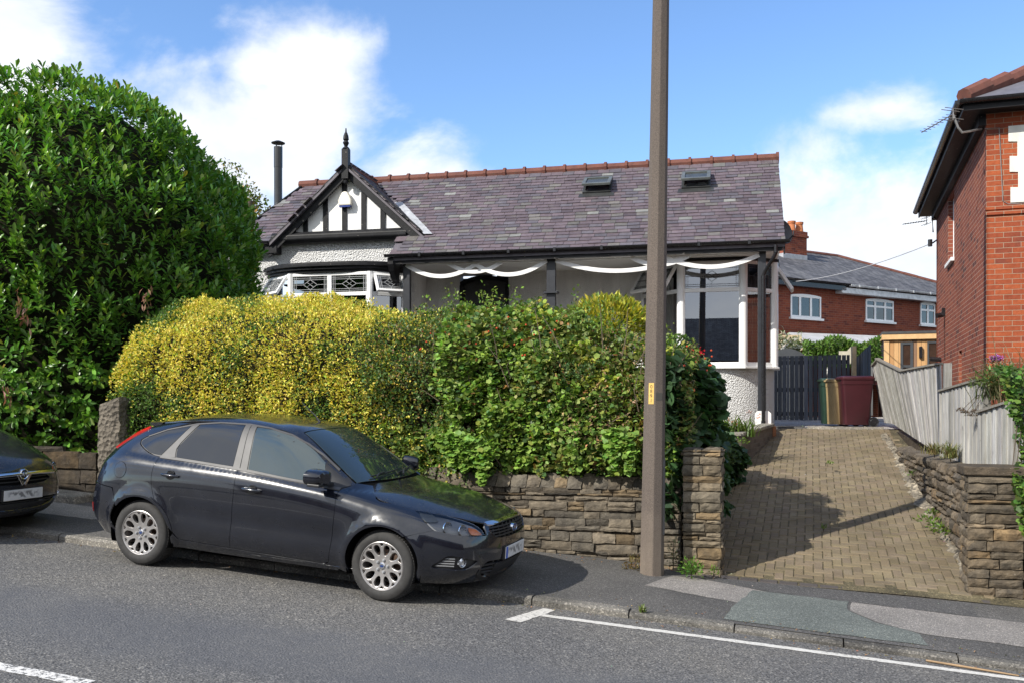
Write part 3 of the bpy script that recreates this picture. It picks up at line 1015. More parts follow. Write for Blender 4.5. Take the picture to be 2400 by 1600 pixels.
# --- bay windows
def face_frame(p, q):
	"""frame on the vertical plane through p,q: along, out"""
	a = Vector((q[0] - p[0], q[1] - p[1], 0))
	L = a.length
	a.normalize()
	o = Vector((a.y, -a.x, 0))
	M4 = Matrix(((a.x, o.x, 0, p[0]), (a.y, o.y, 0, p[1]), (0, 0, 1, 0), (0, 0, 0, 1)))
	return L, M4
def leading(mb, x0, x1, z0, z1, M4, y=0.012):
	"""leaded border, cross and central diamond"""
	w = 0.008
	def ln(a, b):
		A, B = M4 @ Vector((a[0], y, a[1])), M4 @ Vector((b[0], y, b[1]))
		mb.bar(A, B, w, w, up=M4.to_3x3() @ Vector((0, 1, 0)))
	dx, dz = x1 - x0, z1 - z0
	cx, cz = (x0 + x1) / 2, (z0 + z1) / 2
	i1, i2 = 0.035, 0.075
	for i in (i1, i2):
		ln((x0 + i, z0), (x0 + i, z1)); ln((x1 - i, z0), (x1 - i, z1))
		ln((x0, z0 + i), (x1, z0 + i)); ln((x0, z1 - i), (x1, z1 - i))
	rx, rz = min(0.16, dx * 0.24), min(0.11, dz * 0.30)
	D = [(cx - rx, cz), (cx, cz + rz), (cx + rx, cz), (cx, cz - rz)]
	for i in range(4):
		ln(D[i], D[(i + 1) % 4])
	for s_ in (-1, 1):
		ln((cx - rx * 0.5, cz + s_ * rz * 0.5), (cx + rx * 0.5, cz - s_ * rz * 0.5)) if s_ < 0 else ln((cx - rx * 0.5, cz + rz * 0.5), (cx + rx * 0.5, cz - rz * 0.5))
	ln((cx - rx * 0.5, cz - rz * 0.5), (cx + rx * 0.5, cz + rz * 0.5))
	ln((x0, cz), (cx - rx, cz)); ln((cx + rx, cz), (x1, cz))
	ln((cx, z0), (cx, cz - rz)); ln((cx, cz + rz), (cx, z1))
def window_face(p, q, zs, zt, zh, lights=1, opens=(), came='came'):
	L, M4 = face_frame(p, q)
	fr = MB()
	fw, dp = 0.065, 0.07
	fr.box(0, fw, -dp / 2, dp / 2, zs, zh, M4); fr.box(L - fw, L, -dp / 2, dp / 2, zs, zh, M4)
	fr.box(fw, L - fw, -dp / 2, dp / 2, zs, zs + 0.085, M4); fr.box(fw, L - fw, -dp / 2, dp / 2, zh - 0.07, zh, M4)
	fr.box(fw, L - fw, -dp / 2, dp / 2, zt - 0.04, zt + 0.04, M4)
	xs = [fw] + [L * i / lights for i in range(1, lights)] + [L - fw]
	for i in range(1, lights):
		x = L * i / lights
		fr.box(x - 0.05, x + 0.05, -dp / 2, dp / 2, zs + 0.085, zt - 0.04, M4); fr.box(x - 0.05, x + 0.05, -dp / 2, dp / 2, zt + 0.04, zh - 0.07, M4)
	gl, cm, sash = MB(), MB(), []
	for i in range(lights):
		a, b = (fw if i == 0 else xs[i] + 0.05), (L - fw if i == lights - 1 else xs[i + 1] - 0.05)
		gl.add([M4 @ Vector((x, 0.004, z)) for x, z in ((a, zs + 0.085), (b, zs + 0.085), (b, zt - 0.04), (a, zt - 0.04))], [(0, 1, 2, 3)])
		fr.box(a, a + 0.018, 0.01, dp / 2 - 0.004, zs + 0.085, zt - 0.04, M4); fr.box(b - 0.018, b, 0.01, dp / 2 - 0.004, zs + 0.085, zt - 0.04, M4)
		if i in opens:
			sash.append((a, b))
		else:
			gl.add([M4 @ Vector((x, 0.004, z)) for x, z in ((a, zt + 0.04), (b, zt + 0.04), (b, zh - 0.07), (a, zh - 0.07))], [(0, 1, 2, 3)])
			leading(cm, a, b, zt + 0.04, zh - 0.07, M4)
	f = hb('window', fr, M['upvc'], bevel=0.008)
	hb('pane', gl, M['glass'], f)
	if cm.v:
		hb('leading', cm, M[came], f)
	for a, b in sash:          # top-hung light, pushed open
		hz = zh - 0.05
		T = M4 @ Matrix.Translation((0, 0.045, hz)) @ Matrix.Rotation(radians(33), 4, 'X')
		hgt = (zh - zt)
		sb = MB()
		w = 0.055
		sb.box(a, a + w, -0.03, 0.03, -hgt, 0, T); sb.box(b - w, b, -0.03, 0.03, -hgt, 0, T)
		sb.box(a + w, b - w, -0.03, 0.03, -hgt, -hgt + w, T); sb.box(a + w, b - w, -0.03, 0.03, -w, 0, T)
		so = hb('casement', sb, M['upvc'], bevel=0.006)
		g2, c2 = MB(), MB()
		g2.add([T @ Vector((x, 0.0, z)) for x, z in ((a + w, -hgt + w), (b - w, -hgt + w), (b - w, -w), (a + w, -w))], [(0, 1, 2, 3)])
		leading(c2, a + w, b - w, -hgt + w, -w, T)
		hb('pane', g2, M['glass'], so)
		hb('leading', c2, M[came], so)
	return f
def sill_ring(name, path, z0, z1, out, mat, inn=0.03):
	"""band following the faces of a bay"""
	mb = MB()
	def off(d):
		res = []
		for i, p in enumerate(path):
			ns = []
			for a, b in ((i - 1, i), (i, i + 1)):
				if 0 <= a and b < len(path):
					e = Vector((path[b][0] - path[a][0], path[b][1] - path[a][1])).normalized()
					ns.append(Vector((e.y, -e.x)))
			nn = sum(ns, Vector((0, 0))).normalized()
			k = 1 / max(0.5, nn.dot(ns[0]))
			res.append((p[0] + nn.x * d * k, p[1] + nn.y * d * k))
		return res
	o, i_ = off(out), off(-inn)
	poly = o + i_[::-1]
	mb.prism(poly, z0, z1, 'z')
	return hb(name, mb, mat, bevel=0.006)
# left bay: five lights under a black cornice
LB = [(-10.02, 19.46), (-9.26, 18.93), (-7.42, 18.93), (-6.80, 19.42)]
z_h, z_t, z_s = 4.64, 4.17, 2.9
window_face(LB[0], LB[1], z_s, z_t, z_h, 1, (0,), 'came_white')
window_face(LB[1], LB[2], z_s, z_t, z_h, 2, (), 'came_white')
window_face(LB[2], LB[3], z_s, z_t, z_h, 1, (0,), 'came_white')
for p in LB[1:3]:
	mb = MB().lathe([(0.065, z_s), (0.065, z_h)], 10, Matrix.Translation((p[0], p[1], 0)))
	hb('corner_post', mb, M['upvc'])
# curved cornice: arc through the faces
def arc_path(x0, x1, y0, depth, n=18):
	out = []
	for i in range(n + 1):
		t_ = -1 + 2 * i / n
		out.append(((x0 + x1) / 2 + t_ * (x1 - x0) / 2, y0 - depth * (1 - abs(t_) ** 3.2)))
	return out
ap = arc_path(-10.12, -6.72, 19.5, 0.66)
for d, z0, z1 in ((0.0, 4.642, 4.70), (0.05, 4.70, 4.76), (0.10, 4.76, 4.83), (0.06, 4.83, 4.86)):
	mb = MB()
	poly = [(x + (x + 8.4) * d * 0.25, y - d) for x, y in ap]
	mb.prism(poly, z0, z1, 'z')
	hb('cornice', mb, M['black_wood'], bevel=0.01)
ring = [(x, y + 0.05) for x, y in ap]
mb = MB()
mb.prism(ring, 0.9, 2.86, 'z')
hb('wall', mb, M['dash'])
sill_ring('window_sill', LB, 2.862, 2.898, 0.09, M['upvc'])
# right bay under the porch roof
YF = 19.56
RB = [(-1.76, 20.45), (hp(1596, 700, YF)[0], YF), (hp(1742, 700, YF)[0], YF), (0.98, 20.08), (1.03, 20.8)]
z_h, z_t, z_s = hp(1668, 612, YF)[1], hp(1668, 680, YF)[1], hp(1668, 858, YF)[1]
window_face(RB[0], RB[1], z_s, z_t, z_h, 1, (0,))
window_face(RB[1], RB[2], z_s, z_t, z_h, 1)
window_face(RB[2], RB[3], z_s, z_t, z_h, 1)
window_face(RB[3], RB[4], z_s, z_t, z_h, 1, (0,))
for p in RB[1:4]:
	mb = MB().lathe([(0.085, z_s), (0.085, z_h)], 12, Matrix.Translation((p[0], p[1], 0)))
	hb('corner_post', mb, M['upvc'])
sill_ring('window_sill', RB, z_s - 0.045, z_s - 0.004, 0.11, M['upvc'])
sill_ring('bay_head', RB, z_h + 0.002, z_h + 0.06, 0.10, M['black_wood'])
def spline2(pts, n=8):
	out = []
	P = [pts[0]] + list(pts) + [pts[-1]]
	for i in range(1, len(P) - 2):
		for k in range(n):
			t_ = k / n
			a, b, c_, d = (Vector(P[i + j]) for j in (-1, 0, 1, 2))
			q = 0.5 * ((2 * b) + (c_ - a) * t_ + (2 * a - 5 * b + 4 * c_ - d) * t_ ** 2 + (3 * b - a - 3 * c_ + d) * t_ ** 3)
			out.append((q.x, q.y))
	out.append(tuple(pts[-1]))
	return out
cw = spline2([(-1.86, 20.58), (-1.5, 20.1), (-0.94, 19.70), (-0.25, 19.54), (0.38, 19.66), (0.84, 20.02), (1.0, 20.45), (1.0, 20.9)])
mb = MB()
mb.prism(cw, 0.9, z_s - 0.047, 'z')
o = hb('wall', mb, M['dash'])
smooth_angle(o, 30)
# curtains and blind inside the right bay
mb = MB()
def drape(mb, x0, x1, y, z0, z1, waves=5, amp=0.03):
	n = waves * 6
	vs = []
	for i in range(n + 1):
		x = x0 + (x1 - x0) * i / n
		yy = y + amp * sin(i / 6 * 2 * pi)
		vs += [(x, yy, z0), (x, yy, z1)]
	mb.add(vs, [(2 * i, 2 * i + 2, 2 * i + 3, 2 * i + 1) for i in range(n)])
drape(mb, -1.50, -1.08, 20.35, 2.6, 4.5)
hb('curtain', mb, M['curtain'])
mb = MB()
drape(mb, 0.50, 0.88, 20.4, 2.6, 4.5, 6)
hb('curtain', mb, M['curtain_pink'])
# --- white scalloped trim between the posts
YS = 18.90
mb = MB()
def scallop(mb, a, b, c_, y=YS):
	"""hanging arc: pixels of the two ends and the lowest point of its middle line"""
	pa, pb, pc = hp(*a, y), hp(*b, y), hp(*c_, y)
	n = 18
	# parabola through the ends with its low point between
	mid = [(pa[0] + pb[0]) / 2, 2 * pc[1] - (pa[1] + pb[1]) / 2]
	pts = []
	for i in range(n + 1):
		t_ = i / n
		pts.append(((1 - t_) ** 2 * pa[0] + 2 * t_ * (1 - t_) * mid[0] + t_ * t_ * pb[0], (1 - t_) ** 2 * pa[1] + 2 * t_ * (1 - t_) * mid[1] + t_ * t_ * pb[1]))
	up = []
	dn = []
	for i, p in enumerate(pts):
		a_, b_ = pts[max(0, i - 1)], pts[min(n, i + 1)]
		d = Vector((b_[0] - a_[0], b_[1] - a_[1])).normalized()
		nn = Vector((-d.y, d.x)) * 0.042
		up.append((p[0] + nn.x, p[1] + nn.y)); dn.append((p[0] - nn.x, p[1] - nn.y))
	return up, dn
def add_scallop(a, b, c_, k):
	up, dn = scallop(None, a, b, c_)
	n = len(up)
	y0, y1 = YS - 0.016 - k * 0.003, YS + 0.016 - k * 0.003
	vs = [(p[0], y0, p[1]) for p in up] + [(p[0], y0, p[1]) for p in dn] + [(p[0], y1, p[1]) for p in up] + [(p[0], y1, p[1]) for p in dn]
	fs = []
	for i in range(n - 1):
		fs += [(i, n + i, n + i + 1, i + 1), (2 * n + i, 2 * n + i + 1, 3 * n + i + 1, 3 * n + i), (i, i + 1, 2 * n + i + 1, 2 * n + i), (n + i, 3 * n + i, 3 * n + i + 1, n + i + 1)]
	fs += [(0, 2 * n, 3 * n, n), (n - 1, 2 * n - 1, 4 * n - 1, 3 * n - 1)]
	mb.add(vs, fs)
def z6(x, y): return (900 + x / 3.92, 540 + y / 3.92)
def z5(x, y): return (1450 + x / 3.92, 340 + y / 3.92)
add_scallop(z6(205, 320), z6(865, 298), z6(500, 424), 0)
add_scallop(z6(585, 300), z6(1085, 288), z6(835, 382), 1)
add_scallop(z6(820, 300), z6(1494, 280), z6(1150, 408), 2)
add_scallop(z6(1578, 278), z5(655, 1012), z6(2020, 378), 0)
add_scallop(z5(110, 1032), z5(655, 1012), z5(385, 1102), 1)
add_scallop(z5(420, 1030), z5(1290, 1012), z5(830, 1122), 2)
for a, b in ((z6(205, 312), z6(1494, 283)), (z6(1578, 282), z5(1290, 992))):
	pa, pb = hp(*a, YS), hp(*b, YS)
	mb.bar((pa[0], YS, pa[1]), (pb[0], YS, pb[1]), 0.03, 0.03)
hb('scalloped_trim', mb, M['white_wood'])
# --- porch posts
for x0, x1, py in ((945, 961, 640), (1281, 1302, 640), (1776, 1795, 640)):
	mb = MB()
	a, b = hp(x0, py, 18.95)[0], hp(x1, py, 18.95)[0]
	mb.box(a, b, 18.90 if x0 > 1500 else 18.93, 19.03, 1.0, ZE - 0.171)
	post = hb('porch_post', mb, M['charcoal'], bevel=0.008)
	if x0 == 1281:
		z = hp(1290, 685, 18.95)[1]
		mb = MB()
		mb.box(a - 0.05, b + 0.05, 18.86, 19.10, z - 0.03, z + 0.01)
		hb('post_cap', mb, M['charcoal'], post)
	if x0 == 1776:
		mb = MB()
		zb3, zt3 = hp(1790, 1002, 18.87)[1], hp(1790, 968, 18.87)[1]
		w = (b - a) / 2 + 0.075
		c0 = (a + b) / 2 + 0.02
		mb.prism([(c0 - w, zb3), (c0 + w, zb3), (c0 + w, zt3), (c0 + w - 0.05, zt3 + 0.05), (c0 - w + 0.05, zt3 + 0.05), (c0 - w, zt3)], 18.855, 18.885, 'y')
		hb('post_plinth', mb, M['white_wood'], post)
# --- downpipe with a swan neck
mb = MB()
xg, zg = hp(1818, 572, YE - 0.06)
xd = hp(1789, 640, 18.80)[0]
mb.tube([(xg, YE - 0.06, zg - 0.02), (xg, YE - 0.06, zg - 0.17), (xg - 0.03, YE - 0.04, zg - 0.24), (xd + 0.03, 18.78, zg - 0.50), (xd, 18.80, zg - 0.58), (xd, 18.80, 1.30), (xd, 18.76, 1.24), (xd, 18.68, 1.20)], 0.036, 10)
for z in (zg - 0.14, zg - 0.62, 3.2, 1.45):
	mb.tube([(xg if z > zg - 0.3 else xd, YE - 0.06 if z > zg - 0.3 else 18.80, z - 0.03), (xg if z > zg - 0.3 else xd, YE - 0.06 if z > zg - 0.3 else 18.80, z + 0.03)], 0.044, 10)
hb('downpipe', mb, M['black_plastic'], smooth=False)
# --- arched front door in the shade of the porch
mb = MB()
n = 12
arch = [(XD0 + (XD1 - XD0) * i / n, ZD + 0.14 * (1 - (2 * i / n - 1) ** 2)) for i in range(n + 1)]
mb.prism([(XD0, 1.0)] + arch + [(XD1, 1.0)], YR + 0.10, YR + 0.15, 'y')
door = hb('door', mb, plain('dark textured door', (0.035, 0.034, 0.036), 0.4, bump=(60, 0.5, 0.01)))
mb = MB()
w = 0.075
for i in range(n):
	(x0, z0), (x1, z1) = arch[i], arch[i + 1]
	mb.add([(x0, YR - 0.03, z0), (x1, YR - 0.03, z1), (x1, YR - 0.03, z1 + w), (x0, YR - 0.03, z0 + w), (x0, YR + 0.1, z0), (x1, YR + 0.1, z1), (x1, YR + 0.1, z1 + w), (x0, YR + 0.1, z0 + w)],
		[(0, 1, 2, 3), (7, 6, 5, 4), (0, 4, 5, 1), (3, 2, 6, 7)])
mb.box(XD0 - 0.01, XD0 + w, YR - 0.028, YR + 0.1, 1.0, ZD); mb.box(XD1 - w, XD1 + 0.01, YR - 0.028, YR + 0.1, 1.0, ZD)
hb('door_frame', mb, M['black_wood'], door)
# --- roof lights, propped open
for q in (rl, rr):
	x0, x1 = min(p[0] for p in q), max(p[0] for p in q)
	y0, y1 = min(p[1] for p in q), max(p[1] for p in q)
	def P(a, b, h): return Vector((a, b, zr(b))) + en * h
	mb = MB()
	w = 0.06
	for a0, a1, b0, b1 in ((x0, x1, y0, y0 + w), (x0, x1, y1 - w, y1), (x0, x0 + w, y0 + w, y1 - w), (x1 - w, x1, y0 + w, y1 - w)):
		vs = [P(a, b, h) for h in (0.0, 0.075) for a, b in ((a0, b0), (a1, b0), (a1, b1), (a0, b1))]
		mb.add(vs, [(3, 2, 1, 0), (4, 5, 6, 7), (0, 1, 5, 4), (1, 2, 6, 5), (2, 3, 7, 6), (3, 0, 4, 7)])
	mb.add([P(x0 - 0.08, y0 - 0.10, 0.03), P(x1 + 0.08, y0 - 0.10, 0.03), P(x1 + 0.06, y0, 0.04), P(x0 - 0.06, y0, 0.04)], [(0, 1, 2, 3)])
	mb.add([P(x0 + w, y0 + w, 0.01), P(x1 - w, y0 + w, 0.01), P(x1 - w, y1 - w, 0.01), P(x0 + w, y1 - w, 0.01)], [(0, 1, 2, 3)])
	rlo = hb('rooflight', mb, plain('dark grey rooflight', (0.035, 0.037, 0.037), 0.4), bevel=0.006)
	# sash turned on its middle: foot swings out
	mb, gl = MB(), MB()
	ym = y1 - (y1 - y0) * 0.15
	Ls = (y1 - y0) / cs
	ang = radians(14)
	def Q(a, d, h):
		# d down the slope from the pivot
		dv = -ev * cos(ang) + en * sin(ang)
		nv = en * cos(ang) + ev * sin(ang)
		return P(a, ym, 0.095) + dv * d + nv * h
	w2 = 0.075
	d0, d1 = -0.12 * Ls, 0.86 * Ls
	for a0, a1, b0, b1 in ((x0, x1, d0, d0 + w2), (x0, x1, d1 - w2, d1), (x0, x0 + w2, d0 + w2, d1 - w2), (x1 - w2, x1, d0 + w2, d1 - w2)):
		vs = [Q(a, b, h) for h in (0.0, 0.055) for a, b in ((a0, b0), (a1, b0), (a1, b1), (a0, b1))]
		mb.add(vs, [(0, 1, 2, 3), (7, 6, 5, 4), (4, 5, 1, 0), (5, 6, 2, 1), (6, 7, 3, 2), (7, 4, 0, 3)])
	so = hb('rooflight_sash', mb, plain('grey green rooflight sash', (0.10, 0.11, 0.105), 0.35), bevel=0.006)
	gl.add([Q(x0 + w2, d0 + w2, 0.03), Q(x1 - w2, d0 + w2, 0.03), Q(x1 - w2, d1 - w2, 0.03), Q(x0 + w2, d1 - w2, 0.03)], [(0, 1, 2, 3)])
	hb('pane', gl, plain('dull rooflight pane', (0.05, 0.055, 0.05), 0.25), so)
# --- stove flue on the hip
mb = MB()
xf, yf = hp(652, 470, 21.9)[0], 21.9
zt = hp(656, 345, yf)[1]
mb.tube([(xf, yf, 5.5), (xf, yf, zt - 0.5)], 0.102, 16)
mb.tube([(xf, yf, zt - 0.52), (xf, yf, zt)], 0.108, 16)
for k in range(3):
	t_ = k * 2.1 + 0.4
	mb.tube([(xf + 0.09 * cos(t_), yf + 0.09 * sin(t_), zt - 0.05), (xf + 0.09 * cos(t_), yf + 0.09 * sin(t_), zt + 0.12)], 0.012, 6)
mb.lathe([(0.17, zt + 0.09), (0.175, zt + 0.105), (0.06, zt + 0.155), (0.0, zt + 0.165)], 20, Matrix.Translation((xf, yf, 0)))
hb('flue', mb, M['flue'])
# --- satellite dish on the right end
mb = MB()
xd_, zd_ = hp(1836, 546, 19.6)
T = Matrix.Translation((xd_ - 0.03, 19.6, zd_)) @ Matrix.Rotation(radians(40), 4, 'Z') @ Matrix.Rotation(radians(78), 4, 'X') @ Matrix.Diagonal((0.74, 0.84, 0.8, 1))
prof = [(0.0, 0.0), (0.1, 0.006), (0.2, 0.026), (0.30, 0.06), (0.305, 0.062), (0.30, 0.075), (0.2, 0.036), (0.1, 0.014), (0.0, 0.01)]
mb.lathe(prof, 24, T, cap=False)
mb.tube([T @ Vector((0, -0.28, 0.05)), T @ Vector((0, -0.2, 0.36)), T @ Vector((0, -0.1, 0.40))], 0.014, 6)
mb.tube([T @ Vector((0, 0, -0.01)), T @ Vector((0, 0, -0.18)), Vector((XR - 0.02, 19.75, zd_ - 0.2))], 0.02, 6)
hb('satellite_dish', mb, plain('dark mesh dish', (0.045, 0.047, 0.055), 0.5))
# --- brick step at the corner
mb = MB()
x0, z0 = hp(1792, 1020, 18.6)
x1, z1 = hp(1816, 1000, 18.6)
mb.box(x0, x1 + 0.02, 18.5, 19.3, z0 - 0.3, z1 + 0.02)
hb('brick_step', mb, plain('orange brick step', (0.28, 0.12, 0.06), 0.9, var=(14, 0.4), bump=(30, 0.5, 0.01)), bevel=0.01)
# ------------------------------------------------------------------ brick
def m_brick(name, c1, c2, mortar, dark=(0.09, 0.04, 0.035), darkness=0.35, bw=0.225, rh=0.075, ms=0.010, tone=1.0):
	"""brickwork laid in the plane of each wall"""
	t = NT(name)
	tc = t.n.new('ShaderNodeTexCoord')
	so, sn = t.n.new('ShaderNodeSeparateXYZ'), t.n.new('ShaderNodeSeparateXYZ')
	t.l.new(tc.outputs['Object'], so.inputs[0])
	t.l.new(tc.outputs['Normal'], sn.inputs[0])
	side = t.math('GREATER_THAN', t.math('ABSOLUTE', sn.outputs['X']), 0.7)
	u = t.math('ADD', t.math('MULTIPLY', so.outputs['X'], t.math('SUBTRACT', 1.0, side)), t.math('MULTIPLY', so.outputs['Y'], side))
	cb = t.n.new('ShaderNodeCombineXYZ')
	t.l.new(u, cb.inputs[0])
	t.l.new(so.outputs['Z'], cb.inputs[1])
	br = t.n.new('ShaderNodeTexBrick')
	t.l.new(cb.outputs[0], br.inputs['Vector'])
	br.inputs['Scale'].default_value = 1.0
	br.inputs['Brick Width'].default_value = bw
	br.inputs['Row Height'].default_value = rh
	br.inputs['Mortar Size'].default_value = ms / 2
	br.inputs['Mortar Smooth'].default_value = 0.15
	br.inputs['Bias'].default_value = 0.0
	br.inputs['Color1'].default_value = (0, 0, 0, 1)
	br.inputs['Color2'].default_value = (1, 1, 1, 1)
	br.inputs['Mortar'].default_value = (0.5, 0.5, 0.5, 1)
	sp = t.n.new('ShaderNodeSeparateColor')
	t.l.new(br.outputs['Color'], sp.inputs[0])
	c = t.mix(sp.outputs[0], c1, c2)
	dk = t.math('MULTIPLY', t.ramp(sp.outputs[0], 0.80, 0.86), t.ramp(t.noise(1.3, 3, 0.6, vec=cb.outputs[0]), 0.38, 0.62))
	c = t.mix(t.math('MULTIPLY', dk, darkness * 2.0, True), c, dark)
	c = t.mix(t.ramp(t.noise(16, 5, 0.65, vec=cb.outputs[0]), 0.35, 0.7), t.mix(1.0, c, (0.82, 0.80, 0.80), 'MULTIPLY'), t.mix(1.0, c, (1.12, 1.12, 1.12), 'MULTIPLY'))
	c = t.mix(br.outputs['Fac'], c, t.mix(t.noise(30, 3, 0.6), mortar, tuple(x * 0.7 for x in mortar)))
	st = t.mapping(tc.outputs['Object'], scale=(1.0, 1.0, 0.4))
	c = t.mix(t.math('MULTIPLY', t.ramp(t.noise(1.1, 6, 0.65, vec=st), 0.5, 0.75), 0.4), c, tuple(0.35 * x for x in c1))
	h = t.math('SUBTRACT', t.math('MULTIPLY', t.noise(60, 4, 0.7), 0.35), br.outputs['Fac'])
	return t.set(c, 0.9, spec=0.2, normal=t.bump(h, 0.8, 0.008))
M['brick_hot'] = m_brick('orange red brick', (0.36, 0.092, 0.036), (0.25, 0.058, 0.028), (0.42, 0.31, 0.22), (0.10, 0.045, 0.04), 0.3, ms=0.008)
M['brick_side'] = m_brick('weathered red brick', (0.25, 0.075, 0.042), (0.185, 0.052, 0.036), (0.46, 0.34, 0.26), (0.075, 0.035, 0.033), 0.5, ms=0.009)
M['brick_far'] = m_brick('dark red brick', (0.27, 0.075, 0.04), (0.20, 0.052, 0.034), (0.30, 0.19, 0.14), (0.09, 0.03, 0.028), 0.35, ms=0.009)
M['brick_grey'] = m_brick('grimy planter brick', (0.17, 0.145, 0.12), (0.12, 0.10, 0.085), (0.19, 0.17, 0.14), (0.06, 0.055, 0.05), 0.35, ms=0.012)
M['white_render'] = m_render('cream white render', (0.74, 0.73, 0.66), 80, 0.3, 0.006)
# ------------------------------------------------------------------ red brick house on the right
HR = radians(19.2)
NB = Vector((6.87, 13.6, 0.8))
nh = thing('red_brick_house', 'tall red brick house with white quoined render at the right edge', 'house', NB, -HR)
def nb(name, mb, mat, parent=None, **k):
	mb.v = [p - Vector((0, 0, NB.z)) for p in mb.v]
	return mb.build(name, mat, parent or nh, **k)
def nside(px, py):
	"""pixel to (y, z) on the side wall x = 0"""
	a = (px - 1200) / 2200
	t_ = (6.87 - 13.6 * a) / (a * cos(HR) - sin(HR))
	d = 13.6 + t_ * cos(HR)
	return t_, EYE + (955 - py) / 2200 * d
ND = 7.35
ZW = 5.98
wy0, wz0 = nside(2236, 603)
wy1, wz1 = nside(2222, 470)
vy0, vz0 = nside(2254, 905)
vy1, vz1 = nside(2247, 823)
mb = MB()
# side wall round two slit windows
ys = sorted([(wy0, wy1, wz0, wz1), (vy0, vy1, vz0 - 0.6, vz1)])
(a0, a1, b0, b1), (c0, c1, d0, d1) = ys
lo, hi = 0.2, ZW
if c0 < a1: c0 = a1 + 0.01
TH = 0.24
for y0, y1, z0, z1 in ((0, a0, lo, hi), (a0, a1, lo, b0), (a0, a1, b1, hi), (a1, c0, lo, hi), (c0, c1, lo, d0), (c0, c1, d1, hi), (c1, ND, lo, hi)):
	mb.box(0, TH, y0, y1, z0, z1)
nb('wall', mb, M['brick_side'])
mb = MB()
mb.box(0.002, 6.5, -0.004, 0.24, 0.2, ZW)
nb('wall', mb, M['brick_hot'])
nb('wall', MB().box(0.0, 6.5, ND - 0.24, ND + 0.002, 0.2, ZW), M['brick_hot'])
for y0, y1, z0, z1 in ((a0, a1, b0, b1), (c0, c1, d0, d1)):
	mb = MB()
	w = 0.06
	mb.box(0.09, 0.15, y0, y0 + w, z0, z1); mb.box(0.09, 0.15, y1 - w, y1, z0, z1)
	mb.box(0.09, 0.15, y0 + w, y1 - w, z0, z0 + w); mb.box(0.09, 0.15, y0 + w, y1 - w, z1 - w, z1)
	wf = nb('window', mb, M['upvc'])
	mb = MB()
	mb.add([(0.12, y0 + w, z0 + w), (0.12, y1 - w, z0 + w), (0.12, y1 - w, z1 - w), (0.12, y0 + w, z1 - w)], [(3, 2, 1, 0)])
	nb('pane', mb, M['glass'], wf)
	mb = MB()
	mb.box(-0.06, 0.1, y0 - 0.04, y1 + 0.04, z0 - 0.07, z0)
	nb('sill', mb, M['white_wood'], wf, bevel=0.006)
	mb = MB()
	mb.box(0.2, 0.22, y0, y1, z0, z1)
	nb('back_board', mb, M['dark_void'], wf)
# eaves: soffit, gutter, hip roof
OV = 0.34
mb = MB()
mb.box(-OV + 0.03, 6.5, -OV + 0.03, 0.0, ZW, ZW + 0.03)
mb.box(-OV + 0.03, 0.0, 0.0, ND + OV, ZW, ZW + 0.03)
mb.box(-OV, -OV + 0.028, -OV, ND + OV, ZW - 0.02, ZW + 0.13)
mb.box(-OV + 0.028, 6.5, -OV, -OV + 0.028, ZW - 0.02, ZW + 0.13)
mb.box(-0.10, -0.002, 0.002, ND, ZW - 0.16, ZW - 0.002)
nb('fascia', mb, M['black_wood'])
mb = MB()
zg = ZW + 0.12
mb.sweep([(-OV - 0.055, ND + OV, zg), (-OV - 0.055, -OV - 0.055, zg)], [(p[0], p[1]) for p in gp_])
mb.sweep([(-OV - 0.055, -OV - 0.055, zg), (6.5, -OV - 0.055, zg)], [(p[0], p[1]) for p in gp_])
nb('gutter', mb, M['black_plastic'])
TP = 0.53
mb = MB()
e = -OV - 0.03
zE = ZW + 0.14
A_, B_ = (e, e, zE), (e, ND + OV, zE)
hw = (ND + 2 * OV) / 2
R1 = (e + hw, e + hw, zE + hw * TP)
mb.add([A_, B_, R1, (6.6, e, zE), (6.6, e + hw, zE + hw * TP), (6.6, ND + OV, zE)], [(1, 0, 2), (0, 3, 4, 2), (1, 2, 4, 5)])
nroof = nb('roof', mb, M['slate'])
nroof.data.attributes.new('tint', 'FLOAT_COLOR', 'FACE').data.foreach_set('color', np.tile(np.array([0.13, 0.13, 0.15, 1], dtype=np.float32), 3))
mb = MB()
for k in range(7):
	p, q = Vector(A_).lerp(Vector(R1), 0.01 + k * 0.075), Vector(A_).lerp(Vector(R1), 0.01 + (k + 1) * 0.075 + 0.006)
	mb.tube([p + Vector((0, 0, 0.02)), q + Vector((0, 0, 0.055))], [0.12, 0.13], 9)
nb('hip_tiles', mb, M['ridge'], nroof)
# white render with toothed brick quoins
def nfront(px, py):
	a = (px - 1200) / 2200
	t_ = (13.6 * a - 6.87) / (cos(HR) + a * sin(HR))
	return t_, EYE + (955 - py) / 2200 * (13.6 - t_ * sin(HR))
pts = []
for px, y0, y1 in ((2363, 297, 333), (2384, 333, 367), (2366, 367, 404), (2386, 404, 440), (2368, 440, 476)):
	x0, za = nfront(px, y0)
	x1, zb_ = nfront(px, y1)
	pts += [(x0, za), (x0, zb_)]
poly = [(pts[0][0], ZW - 0.12 - 0.0)] + pts + [(5.0, pts[-1][1]), (5.0, ZW - 0.12)]
poly[0] = (pts[0][0], pts[0][1])
poly[-1] = (5.0, pts[0][1])
mb = MB()
mb.prism(poly[::-1], -0.02, -0.0045, 'y')
mb.box(0.62, 5.0, -0.02, -0.0045, pts[0][1] + 0.002, ZW - 0.003)
nb('render_panel', mb, M['white_render'])
mb = MB()
for py in (488, 500):
	x0, z0 = nfront(2330, py)
	mb.box(-0.012, 5.0, -0.03, -0.0045, z0 - 0.028, z0 + 0.028)
nb('string_course', mb, M['brick_hot'])
